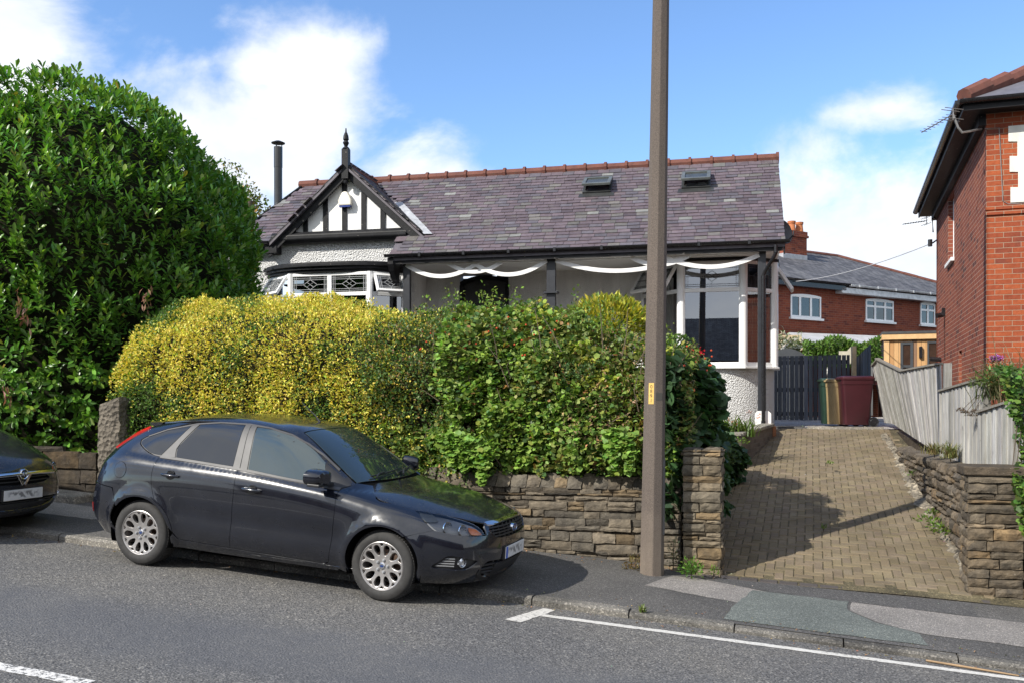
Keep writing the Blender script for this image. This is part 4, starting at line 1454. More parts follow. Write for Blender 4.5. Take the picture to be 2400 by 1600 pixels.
# cable down the corner
mb = MB()
c0_ = nfront(2345, 300)
c1_ = nfront(2352, 480)
mb.tube([(-0.02, -0.02, c0_[1]), (c0_[0] - 0.02, -0.012, c0_[1]), (c1_[0] - 0.01, -0.012, c1_[1] + 0.05), (c1_[0] + 0.06, -0.012, c1_[1]), (2, -0.035, c1_[1])], 0.007, 6)
nb('cable', mb, plain('grey cable', (0.2, 0.18, 0.17), 0.6))
def yagi(name, base, mast, boom0, boom1, n, el=0.16, updir=(0, 0, 1)):
	mb = MB()
	mb.tube(mast, 0.016, 8)
	b0, b1 = Vector(boom0), Vector(boom1)
	mb.tube([b0, b1], 0.008, 6)
	d = (b1 - b0).normalized()
	cr = d.cross(Vector(updir)).normalized()
	for i in range(n):
		p = b0.lerp(b1, (i + 0.5) / n)
		w = el * (1.1 - 0.35 * i / n)
		mb.tube([p - cr * w / 2, p + cr * w / 2], 0.005, 5)
	for s_ in (-1, 1):
		q = b0 + Vector(updir) * 0.07 * s_
		mb.tube([q - cr * 0.16 - d * 0.02, q + cr * 0.16 - d * 0.02], 0.006, 5)
		mb.tube([q - cr * 0.16 + d * 0.05, q + cr * 0.16 + d * 0.05], 0.006, 5)
	mb.tube([b0 - Vector(updir) * 0.08, b0 + Vector(updir) * 0.08], 0.008, 5)
	return mb
def local(p):
	"""world point into the neighbour house frame (z kept)"""
	dx, dy = p.x - NB.x, p.y - NB.y
	return Vector((dx * cos(HR) - dy * sin(HR), dx * sin(HR) + dy * cos(HR), p.z))
mast = [local(at(2300, 303, 13.62)), local(at(2275, 308, 13.4)), local(at(2255, 311, 13.3)), local(at(2246, 300, 13.3)), local(at(2234, 270, 13.3))]
mb = yagi('aerial', None, mast, local(at(2234, 268, 13.3)), local(at(2160, 311, 13.9)), 8)
nb('aerial', mb, plain('weathered aluminium', (0.30, 0.29, 0.28), 0.4, 0.6))
mb = yagi('aerial', None, [local(at(2192, 512, 20.3)), local(at(2185, 512, 20.1)), local(at(2187, 545, 20.1))], local(at(2172, 518, 20.0)), local(at(2116, 526, 20.0)), 9, 0.2)
nb('aerial', mb, M['black_plastic'])
mb = MB()
mb.tube([local(at(2197, 562, 20.4)), local(at(2186, 570, 20.2)), local(at(2180, 570, 20.2))], 0.016, 6)
mb.tube([local(at(2180, 562, 20.2)), local(at(2180, 578, 20.2))], 0.045, 8)
nb('cable_bracket', mb, M['black_plastic'])
# two wall lights
for px, py, lg in ((2215, 738, 1), (2206, 842, 0)):
	y_, z_ = nside(px, py)
	mb = MB()
	if lg:
		mb.box(-0.06, -0.001, y_ - 0.06, y_ + 0.06, z_ - 0.02, z_ + 0.13)
		mb.tube([(-0.04, y_, z_), (-0.16, y_ - 0.05, z_ - 0.02)], 0.05, 10)
		mb.tube([(-0.004, y_, z_), (-0.004, y_, z_ - 0.9)], 0.007, 5)
	else:
		mb.tube([(-0.001, y_, z_), (-0.22, y_, z_ + 0.02)], 0.05, 10)
	nb('wall_light', mb, M['black_plastic'])
# ------------------------------------------------------------------ terraced pair far behind
FA = radians(31.5)
FB = Vector((8.05, 29.5, 1.4))
fh = thing('semi_detached_house', 'far red brick house with grey slate hip roof and chimney behind the drive gate', 'house', FB, FA)
def fb(name, mb, mat, parent=None, **k):
	mb.v = [p - Vector((0, 0, FB.z)) for p in mb.v]
	return mb.build(name, mat, parent or fh, **k)
def fx(px, py, y=0.0):
	a = (px - 1200) / 2200
	bx, by = FB.x - sin(FA) * y, FB.y + cos(FA) * y
	t_ = (by * a - bx) / (cos(FA) - sin(FA) * a)
	return t_, EYE + (955 - py) / 2200 * (by + sin(FA) * t_)
mb = MB()
mb.box(-6, 11.7, 0, 0.25, 0.8, 5.75)
mb.box(11.45, 11.7, 0.25, 7.2, 0.8, 5.75)
fwall = fb('wall', mb, M['brick_far'])
ZEa, ZRa, YRa = 5.80, fx(1930, 597, 3.5)[1], 3.5
xr_ = fx(1962, 600, 3.5)[0]
mb = MB()
V_ = [(-6, -0.3, ZEa), (12, -0.3, ZEa), (xr_, YRa, ZRa), (-6, YRa, ZRa), (12, 7.5, ZEa), (-6, 7.5, ZEa)]
mb.add(V_, [(0, 1, 2, 3), (1, 4, 2), (3, 2, 4, 5)])
t = NT('streaked grey slate')
ob = t.tc()
sx = t.mapping(ob, scale=(1, 1, 3.0))
br = t.n.new('ShaderNodeTexBrick')
mp = t.n.new('ShaderNodeSeparateXYZ')
t.l.new(ob, mp.inputs[0])
cb = t.n.new('ShaderNodeCombineXYZ')
t.l.new(mp.outputs['X'], cb.inputs[0])
t.l.new(t.math('MULTIPLY', mp.outputs['Z'], 2.2), cb.inputs[1])
t.l.new(cb.outputs[0], br.inputs['Vector'])
br.inputs['Scale'].default_value = 1
br.inputs['Brick Width'].default_value = 0.28
br.inputs['Row Height'].default_value = 0.17
br.inputs['Mortar Size'].default_value = 0.012
br.inputs['Color1'].default_value = (0.075, 0.075, 0.082, 1)
br.inputs['Color2'].default_value = (0.16, 0.158, 0.165, 1)
br.inputs['Mortar'].default_value = (0.03, 0.03, 0.032, 1)
st = t.mapping(ob, scale=(2.2, 0.3, 0.6), rot=(0, 0, 0.0))
c = t.mix(t.math('MULTIPLY', t.ramp(t.noise(2.0, 5, 0.7, vec=st), 0.5, 0.7), 0.55), br.outputs['Color'], (0.25, 0.25, 0.25))
c = t.mix(t.ramp(t.noise(0.5, 4, 0.6), 0.4, 0.65), t.mix(1.0, c, (0.75, 0.75, 0.78), 'MULTIPLY'), c)
M['slate_far'] = t.set(c, 0.8, spec=0.25, normal=t.bump(br.outputs['Fac'], 0.6, -0.01))
froof = fb('roof', mb, M['slate_far'])
mb = MB()
ridge_run(mb, (-6, YRa, ZRa), (xr_, YRa, ZRa), 0.08, 0.5, roll=False)
ridge_run(mb, (xr_, YRa, ZRa), (12, -0.3, ZEa + 0.02), 0.075, 0.5, roll=False)
fb('ridge_tiles', mb, M['ridge'], froof)
# chimney with two pots
cx0, _ = fx(1836, 600, 2.3)
cx1, _ = fx(1891, 600, 2.3)
zc = fx(1860, 560, 2.6)[1]
mb = MB()
mb.box(cx0, cx1, 2.3, 3.6, 6.2, zc); mb.box(cx0 - 0.05, cx1 + 0.05, 2.25, 3.65, zc, zc + 0.08); mb.box(cx0 - 0.02, cx1 + 0.02, 2.28, 3.62, zc + 0.08, zc + 0.22)
chim = fb('chimney', mb, M['brick_far'], froof)
for px in (1862, 1880):
	x_ = fx(px, 545, 2.9)[0]
	mb = MB()
	mb.lathe([(0.15, zc + 0.22), (0.145, zc + 0.35), (0.12, zc + 0.6), (0.14, zc + 0.62), (0.15, zc + 0.70), (0.11, zc + 0.70)], 14, Matrix.Translation((x_ - 0.15, 2.9, 0)))
	fb('chimney_pot', mb, plain('orange chimney pot', (0.42, 0.15, 0.06), 0.85), chim)
mb = MB()
for i in range(5):
	y_ = 2.3 + i * 0.25
	zz = ZEa + (ZRa - ZEa) * (y_ + 0.3) / 3.8
	mb.box(cx0 - 0.012, cx1 + 0.012, y_ - 0.012, y_ + 0.25, zz - 0.1, zz + 0.16)
fb('flashing', mb, M['lead'], chim)
# gutters: dark on the left house, white on the right
xm, _ = fx(1992, 672, -0.36)
mb = MB()
mb.sweep([(-6, -0.36, ZEa), (xm, -0.36, ZEa)], gp_)
mb.box(-6, xm - 0.1, -0.30, -0.02, ZEa - 0.22, ZEa - 0.04)
fb('gutter', mb, M['black_plastic'])
mb = MB()
mb.sweep([(xm, -0.37, ZEa - 0.02), (12.1, -0.37, ZEa - 0.02)], [(p[0] * 1.1, p[1] * 1.1) for p in gp_])
for i in range(6):
	x_ = xm + 0.4 + i * 0.95
	mb.box(x_ - 0.02, x_ + 0.02, -0.442, -0.31, ZEa - 0.092, ZEa - 0.012)
mb.box(xm - 0.3, 12.0, -0.30, -0.02, ZEa - 0.30, ZEa - 0.12)
fb('gutter', mb, plain('white gutter', (0.62, 0.63, 0.64), 0.35, dirt=(5, 0.6, (0.3, 0.29, 0.27))))
# windows: bowed white frames
for px0, px1, py0, py1, cols, row in ((1852, 1923, 687, 748, (0.30, 0.36, 0.34), None), (2028, 2093, 698, 756, (0.33, 0.36, 0.31), 0.36), (2156, 2190, 707, 763, (0.5, 0.5), 0.36)):
	x0, z1 = fx(px0, py0)
	x1, z0 = fx(px1, py1)
	mb = MB()
	Wd, Hh = x1 - x0, z1 - z0
	fw = 0.06
	y0, y1 = -0.03, 0.06
	arch = [(x0, z0), (x1, z0), (x1, z1 - 0.05)] + [(x1 - Wd * i / 8, z1 - 0.05 + 0.05 * (1 - (2 * i / 8 - 1) ** 2)) for i in range(1, 8)] + [(x0, z1 - 0.05)]
	# frame as bars
	mb.box(x0, x0 + fw, y0, y1, z0, z1 - 0.05); mb.box(x1 - fw, x1, y0, y1, z0, z1 - 0.05)
	mb.box(x0 + fw, x1 - fw, y0, y1, z0, z0 + fw)
	mb.prism([(x0, z1 - 0.11), (x1, z1 - 0.11)] + arch[2:], y0 - 0.002, y1, 'y')
	xx = x0
	for f_ in cols[:-1]:
		xx += f_ * Wd
		mb.box(xx - 0.045, xx + 0.045, y0, y1, z0 + fw, z1 - 0.11)
	if row:
		zr_ = z1 - Hh * row
		mb.box(x0 + fw, x1 - fw, y0 - 0.003, y1, zr_ - 0.035, zr_ + 0.035)
	mb.box(x0 - 0.06, x1 + 0.06, -0.10, 0.02, z0 - 0.07, z0 - 0.002)
	wf = fb('window', mb, M['upvc'])
	mb = MB()
	mb.add([(x0 + 0.02, 0.012 - 0.02, z0 + 0.02), (x1 - 0.02, -0.008, z0 + 0.02), (x1 - 0.02, -0.008, z1 - 0.1), (x0 + 0.02, -0.008, z1 - 0.1)], [(0, 1, 2, 3)])
	fb('pane', mb, plain('dark reflecting glass', (0.03, 0.037, 0.04), 0.02, spec=1.0) if 'gl_far' not in M else M['gl_far'], wf)
# dish of the roof cable
cab = MB()
p0, p1 = at(2180, 572, 20.2), at(1835, 662, 31)
n = 14
cab.tube([p0.lerp(p1, i / n) - Vector((0, 0, 0.5 * 4 * (i / n) * (1 - i / n) * 0.35)) for i in range(n + 1)], 0.011, 5)
o = cab.build('overhead_cable', plain('grey overhead cable', (0.45, 0.45, 0.46), 0.6))
tag(o, 'thin overhead telephone cable strung between the two brick houses', 'cable')
# sun lounge roof against the far house
lt = thing('lean_to', 'low lean-to with whitish translucent roof behind the green hedge', 'lean-to', at(1960, 800, 27.5), FA)
mb = MB()
a0_, a1_ = at(1858, 805, 27), at(2040, 806, 29)
b0_, b1_ = at(1850, 779, 29.6), at(2060, 787, 31.5)
a0_ = at(1835, 800, 27)
iv = lt.matrix_basis.inverted()
mb.add([iv @ p for p in (a0_, a1_, b1_, b0_)] + [iv @ (p - Vector((0, 0, 0.05))) for p in (a0_, a1_, b1_, b0_)], [(0, 1, 2, 3), (7, 6, 5, 4), (0, 4, 5, 1), (1, 5, 6, 2), (3, 2, 6, 7), (0, 3, 7, 4)])
mb.build('roof_sheet', plain('dirty white roof sheet', (0.50, 0.51, 0.53), 0.4, var=(2.5, 0.2), dirt=(4, 0.6, (0.3, 0.3, 0.28))), lt)
mb = MB()
for p in (a0_, a1_, a0_.lerp(a1_, 0.5)):
	q = iv @ p
	mb.box(q.x - 0.05, q.x + 0.05, q.y - 0.05, q.y + 0.05, q.z - 2.2, q.z - 0.05)
mb.bar(iv @ (a0_ - Vector((0, 0, 0.12))), iv @ (a1_ - Vector((0, 0, 0.12))), 0.08, 0.14)
mb.build('frame', M['white_wood'], lt)
# ------------------------------------------------------------------ timber garden room
t = NT('cedar boards')
ob = t.tc()
s3 = t.n.new('ShaderNodeSeparateXYZ')
t.l.new(ob, s3.inputs[0])
xq = t.math('ADD', s3.outputs['X'], s3.outputs['Y'])
ix = t.math('FLOOR', t.math('DIVIDE', xq, 0.125))
fxq = t.math('FRACT', t.math('DIVIDE', xq, 0.125))
wn_ = t.n.new('ShaderNodeTexWhiteNoise')
wn_.noise_dimensions = '1D'
t.l.new(ix, wn_.inputs['W'])
c = t.mix(wn_.outputs['Value'], (0.42, 0.22, 0.085), (0.60, 0.36, 0.16))
c = t.mix(t.math('GREATER_THAN', wn_.outputs['Value'], 0.9), c, (0.22, 0.125, 0.075))
gr = t.mapping(ob, scale=(14, 14, 0.7))
c = t.mix(t.math('MULTIPLY', t.ramp(t.noise(3, 4, 0.6, vec=gr), 0.4, 0.7), 0.35), c, (0.30, 0.16, 0.06))
jn = t.math('LESS_THAN', fxq, 0.05)
c = t.mix(jn, c, (0.10, 0.055, 0.025))
M['cedar'] = t.set(c, 0.6, normal=t.bump(jn, 0.6, -0.008))
M['cedar_trim'] = plain('cedar trim', (0.60, 0.38, 0.18), 0.6, var=(8, 0.12))
M['anthracite'] = plain('anthracite cladding', (0.05, 0.055, 0.062), 0.45, var=(3, 0.15))
gr_ = thing('garden_room', 'cedar boarded garden room with dark framed window behind the leaning fence', 'garden room', at(2074, 860, 28.0) - Vector((0, 0, 0.8)), -HR)
def gloc(p):
	return gr_.matrix_basis.inverted() @ p
A0 = gloc(at(2076, 784, 28.0))
zt_ = A0.z
zb_ = zt_ - 2.6
mb = MB()
mb.box(0.0, 5.0, 0.0, 0.1, zb_, zt_ - 0.12)
wallf = mb
mb = MB(); mb.box(0.05, 5.0, 0.0, 0.1, zb_, zt_ - 0.12)
mb.build('wall', M['cedar'], gr_)
mb = MB(); mb.box(-0.02, 0.045, 0.10, 5.6, zb_, zt_ + 0.05)
mb.build('wall', M['anthracite'], gr_)
mb = MB()
mb.add([(-0.08, -0.12, zt_), (5.1, -0.12, zt_), (5.1, 4.2, zt_ + 0.12), (-0.08, 4.2, zt_ + 0.12), (-0.08, -0.12, zt_ + 0.07), (5.1, -0.12, zt_ + 0.07), (5.1, 4.2, zt_ + 0.19), (-0.08, 4.2, zt_ + 0.19)],
	[(3, 2, 1, 0), (4, 5, 6, 7), (0, 1, 5, 4), (2, 3, 7, 6), (3, 0, 4, 7)])
rf = mb.build('roof', plain('dark roof felt', (0.05, 0.05, 0.052), 0.7), gr_)
mb = MB()
mb.box(-0.06, 5.08, -0.10, -0.02, zt_ - 0.16, zt_ - 0.002)
mb.bar((-0.05, -0.08, zt_ - 0.08), (-0.05, 4.1, zt_ + 0.04), 0.06, 0.16)
mb.box(-0.03, 0.12, -0.03, -0.001, zb_, zt_ - 0.161)
mb.build('trim', M['cedar_trim'], gr_)
gx0, gx1 = gloc(at(2110, 830, 27.9)).x, gloc(at(2139, 830, 27.9)).x
gz0, gz1 = gloc(at(2110, 864, 27.9)).z, gloc(at(2110, 802, 27.9)).z
mb = MB()
w = 0.075
gz0 -= 0.35
mb.box(gx0, gx0 + w, -0.03, 0.02, gz0, gz1); mb.box(gx1 - w, gx1, -0.03, 0.02, gz0, gz1); mb.box(gx0 + w, gx1 - w, -0.03, 0.02, gz1 - w, gz1)
zq = gloc(at(2110, 855, 27.9)).z
mb.box(gx0 + w, gx1 - w, -0.03, 0.02, zq - w, zq); mb.box(gx0 + w, gx1 - w, -0.03, 0.02, gz0, gz0 + w)
gw_ = mb.build('window', M['anthracite'], gr_)
mb = MB(); mb.add([(gx0 + w, -0.005, gz0 + w), (gx1 - w, -0.005, gz0 + w), (gx1 - w, -0.005, gz1 - w), (gx0 + w, -0.005, gz1 - w)], [(0, 1, 2, 3)])
M['brown_glass'] = plain('dim brown glass', (0.05, 0.03, 0.022), 0.03, spec=0.8)
mb.build('pane', M['brown_glass'], gw_)
mb = MB()
dx0 = gloc(at(2171, 830, 27.9)).x
mb.box(dx0, dx0 + 0.05, -0.03, 0.02, zb_, gz1); mb.box(dx0 + 1.4, dx0 + 1.45, -0.03, 0.02, zb_, gz1); mb.box(dx0 + 0.05, dx0 + 1.4, -0.03, 0.02, gz1 - 0.05, gz1)
gd_ = mb.build('door', M['anthracite'], gr_)
mb = MB(); mb.add([(dx0 + 0.05, -0.005, zb_), (dx0 + 1.4, -0.005, zb_), (dx0 + 1.4, -0.005, gz1 - 0.05), (dx0 + 0.05, -0.005, gz1 - 0.05)], [(0, 1, 2, 3)])
mb.build('pane', M['brown_glass'], gd_)
q = gloc(at(2156, 826, 27.9))
mb = MB(); mb.box(q.x - 0.045, q.x + 0.045, -0.10, -0.001, q.z - 0.17, q.z + 0.17)
mb.build('wall_lamp', M['black_plastic'], gr_, bevel=0.015)
# opposite terrace across the road: what the window panes mirror
opp = thing('facing_house', 'brick house with dark slate roof on the far side of the street', 'house', (4, -19.5, 0), radians(-14))
mb = MB(); mb.box(-34, 34, -6, 0, -4, 4.6)
ow = mb.build('wall', M['brick_far'], opp)
mb = MB(); mb.add([(-34.4, 0.4, 4.5), (34.4, 0.4, 4.5), (34.4, -3, 7.3), (-34.4, -3, 7.3), (34.4, -6.4, 4.5), (-34.4, -6.4, 4.5)], [(1, 0, 3, 2), (2, 3, 5, 4)])
mb.build('roof', M['slate_far'], opp)
for i in range(6):
	mb = MB(); x_ = -13.6 + i * 5.2
	mb.box(x_ - 0.8, x_ + 0.8, -0.02, 0.05, 0.9, 2.3)
	wf = mb.build('window', M['upvc'], opp)
	mb = MB(); mb.box(x_ - 0.7, x_ + 0.7, 0.051, 0.06, 1.0, 2.2)
	mb.build('pane', M['brown_glass'], wf)
# ------------------------------------------------------------------ stone walls
def stone_face(mb, P, a0, a1, b0, b1, depth, rnd, edge=0.012, bulge=0.02):
	"""one rough stone: P(a, b, h) gives a point, h out of the wall"""
	na, nb_ = max(2, min(6, int((a1 - a0) / 0.06) + 1)), max(2, min(4, int((b1 - b0) / 0.04) + 1))
	j = lambda s_: rnd.uniform(-s_, s_)
	idx = {}
	vs = []
	tilt, tz = j(0.012), j(0.010)
	for k in range(nb_ + 1):
		for i in range(na + 1):
			fa, fb = i / na, k / nb_
			a = a0 + (a1 - a0) * fa
			b = b0 + (b1 - b0) * fb
			on = i in (0, na) or k in (0, nb_)
			a += j(0.008) if not on else j(0.005)
			b += j(0.006) if not on else j(0.006)
			h = 0 if on else bulge * (0.5 + 0.6 * rnd.random())
			h += tilt * (fa - 0.5) * 2 + tz * (fb - 0.5) * 2
			idx[(i, k)] = len(vs)
			vs.append(P(a, b, depth + h))
	nfront = len(vs)
	ring = [(i, 0) for i in range(na)] + [(na, k) for k in range(nb_)] + [(i, nb_) for i in range(na, 0, -1)] + [(0, k) for k in range(nb_, 0, -1)]
	rb = []
	for (i, k) in ring:
		a = a0 + (a1 - a0) * i / na
		b = b0 + (b1 - b0) * k / nb_
		rb.append(len(vs))
		vs.append(P(a, b, depth - edge - 0.05))
	fs = []
	for k in range(nb_):
		for i in range(na):
			fs.append((idx[(i, k)], idx[(i + 1, k)], idx[(i + 1, k + 1)], idx[(i, k + 1)]))
	n = len(ring)
	for q in range(n):
		a_, b_ = idx[ring[q]], idx[ring[(q + 1) % n]]
		fs.append((b_, a_, rb[q], rb[(q + 1) % n]))
	mb.add(vs, fs)
def stone_tint(rnd):
	f = max(0.45, rnd.gauss(1.0, 0.22))
	w = rnd.random()
	if w < 0.55:
		c = (1.0, 0.985, 0.96)
	elif w < 0.86:
		c = (0.80, 0.83, 0.87)
	else:
		c = (1.18, 1.04, 0.84)
	return tuple(f * x for x in c)
def lay_stones(mb, P, a0, a1, base, top, rnd, hmin=0.035, hmax=0.125, lmin=0.14, lmax=0.5, joint=0.010, bulge=0.010):
	"""irregular courses between base(a) and top(a)"""
	b = min(base(a0), base(a1)) - 0.08
	hi = max(top(a0), top(a1))
	while b < hi:
		h = rnd.uniform(hmin, hmax)
		a = a0 - rnd.uniform(0, lmin)
		w0 = rnd.uniform(0, 6.28)
		wob = lambda x: 0.012 * sin(1.7 * x + w0)
		while a < a1:
			L = rnd.uniform(lmin, lmax) * (1.0 if h > 0.07 else 0.85)
			s_, e_ = max(a, a0), min(a + L, a1)
			if a1 - e_ < 0.07:
				e_ = a1
			if e_ - s_ > 0.04:
				m = (s_ + e_) / 2
				bb, tt = b + wob(m), b + h + wob(m)
				if tt > base(m) - 0.02 and bb < top(m) - 0.03:
					tt = min(tt, top(m))
					parts = [(bb, tt)]
					if h > 0.10 and rnd.random() < 0.35:
						k = rnd.uniform(0.35, 0.65)
						parts = [(bb, bb + h * k), (bb + h * k, tt)]
					for q0, q1 in parts:
						mb.tint = stone_tint(rnd)
						dep = rnd.uniform(-0.012, 0.016)
						if rnd.random() < 0.05:
							dep += 0.03
						if q1 - q0 > 0.02:
							stone_face(mb, P, s_ + joint / 2, e_ - joint / 2, q0 + joint / 2, q1 - joint / 2, dep, rnd, bulge=bulge)
			a = a + L
		b += h
rnd = random.Random(11)
WV = lambda s: 2.66 + 0.012 * s            # face of the front wall
wall = thing('stone_wall', 'weathered gritstone garden wall under the hedge with loose coping stones', 'stone wall', R(-1.4, 2.75, zpave(-1.4, 2.7)), -RA)
iw = wall.matrix_basis.inverted()
base = lambda s: zpave(s, 2.66) - 0.02
topw = lambda s: 0.99 + 0.02 * min(0, s) * -1 + (0.0 if s > -1 else 0.03)
mb = MB()
Pw = lambda a, b, h: iw @ R(a, WV(a) - h, b)
lay_stones(mb, Pw, -4.95, 2.32, base, lambda s: topw(s) - 0.16, rnd)
mb.build('stones', M['stone'], wall)
mb = MB()
a = -4.95
while a < 2.3:          # upright coping slabs, leaning
	L = rnd.uniform(0.10, 0.20)
	mb.tint = tuple(1.0 * x for x in stone_tint(rnd))
	hgt = rnd.uniform(0.13, 0.19)
	b0 = topw(a) - 0.165
	f = lambda aa, bb, h: iw @ R(aa + (bb - b0) * 0.12, WV(aa) - h + (bb - b0) * 0.35, bb)
	stone_face(mb, f, a + 0.005, min(a + L, 2.32) - 0.005, b0, b0 + hgt, rnd.uniform(-0.005, 0.035), rnd, bulge=0.015)
	a += L
mb.build('coping', M['stone'], wall)
mb = MB()
n = 16
V_, F_ = [], []
for i in range(n + 1):
	s_ = -4.95 + 7.27 * i / n
	V_ += [iw @ R(s_, WV(s_) + 0.028, base(s_) - 0.3), iw @ R(s_, WV(s_) + 0.028, topw(s_) - 0.03), iw @ R(s_, WV(s_) + 0.33, topw(s_) - 0.03), iw @ R(s_, WV(s_) + 0.33, base(s_) - 0.3)]
for i in range(n):
	for k in range(4):
		F_.append((4 * i + k, 4 * i + 4 + k, 4 * i + 4 + (k + 1) % 4, 4 * i + (k + 1) % 4))
F_ += [(0, 1, 2, 3), (4 * n + 3, 4 * n + 2, 4 * n + 1, 4 * n)]
mb.add(V_, F_)
mb.build('mortar_core', M['mortar'], wall)
def pier(name, label, s0, s1, v0, v1, zb, zt, mat, mort, cap=False, seed=3, yellow=1.0):
	rnd = random.Random(seed)
	t_ = thing(name, label, 'gate pier', R((s0 + s1) / 2, (v0 + v1) / 2, zb), -RA)
	iv = t_.matrix_basis.inverted()
	core = MB()
	vs = [iv @ R(s, v, z) for z in (zb - 0.4, zt - 0.03) for s, v in ((s0 + 0.025, v0 + 0.025), (s1 - 0.025, v0 + 0.025), (s1 - 0.025, v1 - 0.02), (s0 + 0.025, v1 - 0.02))]
	core.add(vs, [(3, 2, 1, 0), (4, 5, 6, 7), (0, 1, 5, 4), (1, 2, 6, 5), (2, 3, 7, 6), (3, 0, 4, 7)])
	core.build('mortar_core', mort, t_)
	mb = MB()
	b = zb - 0.12
	faces = [(lambda a, bb, h: iv @ R(s0 + a, v0 - h, bb), s1 - s0), (lambda a, bb, h: iv @ R(s1 + h, v0 + a, bb), v1 - v0), (lambda a, bb, h: iv @ R(s0 - h, v1 - a, bb), v1 - v0)]
	while b < zt - 0.02:
		h = rnd.choice((0.045, 0.06, 0.075, 0.09, 0.105, 0.12))
		h = min(h, zt - b)
		if h > 0.02:
			for P, L in faces:
				cut = [0, L] if rnd.random() < 0.25 else [0, L * rnd.uniform(0.32, 0.68), L]
				for i in range(len(cut) - 1):
					mb.tint = tuple(x * q for x, q in zip(stone_tint(rnd), (1.08 * yellow, 1.05 * yellow, 0.98 * yellow)))
					stone_face(mb, P, cut[i] + 0.005, cut[i + 1] - 0.005, b + 0.005, b + h - 0.005, rnd.uniform(-0.008, 0.012), rnd, bulge=0.017)
		b += h
	mb.build('stones', mat, t_)
	mb = MB()
	if cap:
		vs = [iv @ R(s, v, z) for z in (zt, zt + 0.09) for s, v in ((s0 - 0.035, v0 - 0.035), (s1 + 0.035, v0 - 0.035), (s1 + 0.035, v1 + 0.035), (s0 - 0.035, v1 + 0.035))]
		mb.tint = (0.62, 0.6, 0.58)
		mb.add(vs, [(3, 2, 1, 0), (4, 5, 6, 7), (0, 1, 5, 4), (1, 2, 6, 5), (2, 3, 7, 6), (3, 0, 4, 7)])
		mb.build('cap_slab', mat, t_, bevel=0.015)
	else:
		P = lambda a, bb, h: iv @ R(s0 + a, v0 + bb, zt - 0.02 + h)
		L1, L2 = s1 - s0, v1 - v0
		for q in ((0, L1 * 0.5, 0, L2), (L1 * 0.5, L1, 0, L2 * 0.6), (L1 * 0.5, L1, L2 * 0.6, L2)):
			mb.tint = stone_tint(rnd)
			stone_face(mb, P, q[0] + 0.006, q[1] - 0.006, q[2] + 0.006, q[3] - 0.006, 0.03, rnd, bulge=0.02)
		mb.build('top_stones', mat, t_)
	return t_
pier('gate_pier', 'sunlit square stone gate pier beside the concrete lamp post', 2.36, 2.76, 2.52, 2.92, zpave(2.55, 2.55), 1.28, M['stone'], M['mortar'], yellow=1.15)
pier('gate_pier', 'dark sooty stone gate pier with cap slab at the right edge', 5.16, 5.66, 2.66, 3.12, zpave(5.4, 2.7), 1.06, M['stone_dark'], M['mortar_dark'], cap=True, seed=8)
# retaining wall up the right side of the drive
rw = thing('stone_wall', 'broken stone retaining wall running up the right side of the drive under the fence', 'stone wall', R(5.3, 5, 0.2), -RA)
ir = rw.matrix_basis.inverted()
rnd = random.Random(21)
mb = MB()
# the wall face looks left (towards -s); a runs from the pier up the drive
sface = lambda v: 5.30 - max(0, v - 3.0) * 0.040
P = lambda a, b, h: ir @ R(sface(3.12 + a) - h, 3.12 + a, b)
ztop = lambda a: 1.02 + 0.02 * a if a < 3.2 else max(zdrive(5, 3.12 + a) + 0.05, 1.08 - (a - 3.2) * 0.02)
lay_stones(mb, P, 0.0, 6.6, lambda a: zdrive(5, 3.12 + a) - 0.05, ztop, rnd, hmin=0.07, hmax=0.16, lmin=0.16, lmax=0.5, bulge=0.03)
mb.f = [f[::-1] for f in mb.f]
mb.build('stones', M['stone_dark'], rw)
V_, F_ = [], []
n = 14
for i in range(n + 1):
	a = 6.7 * i / n
	s_ = sface(3.12 + a) + 0.03
	V_ += [ir @ R(s_, 3.12 + a, zdrive(5, 3.12 + a) - 0.3), ir @ R(s_, 3.12 + a, ztop(a) - 0.02), ir @ R(s_ + 0.35, 3.12 + a, ztop(a) + 0.02), ir @ R(s_ + 0.35, 3.12 + a, zdrive(5, 3.12 + a) - 0.3)]
for i in range(n):
	for k in range(4):
		F_.append((4 * i + k, 4 * i + 4 + k, 4 * i + 4 + (k + 1) % 4, 4 * i + (k + 1) % 4))
F_ += [(3, 2, 1, 0), (4 * n, 4 * n + 1, 4 * n + 2, 4 * n + 3)]
MB().add(V_, F_).build('mortar_core', M['mortar_dark'], rw)
# crumbling mortar fillet at the foot of the wall
mb = MB()
rows = []
for i in range(90):
	v = 2.75 + 8.4 * i / 89
	w = 0.05 + 0.09 * random.random() + (0.05 if 6 < v < 9 else 0)
	s_ = sface(v) + 0.0
	rows.append([R(s_ - w, v, zdrive(s_ - w, v) - 0.012), R(s_ - w * 0.5, v, zdrive(s_, v) + random.uniform(0.005, 0.045)), R(s_ + 0.03, v, zdrive(s_, v) + random.uniform(0.02, 0.08))])
V_ = [p for r in rows for p in r]
F_ = []
for i in range(len(rows) - 1):
	for k in range(2):
		F_.append((3 * i + k, 3 * i + k + 1, 3 * i + k + 4, 3 * i + k + 3))
o = MB().add(V_, F_).build('mortar_fillet', M['rubble'])
tag(o, kind='structure')
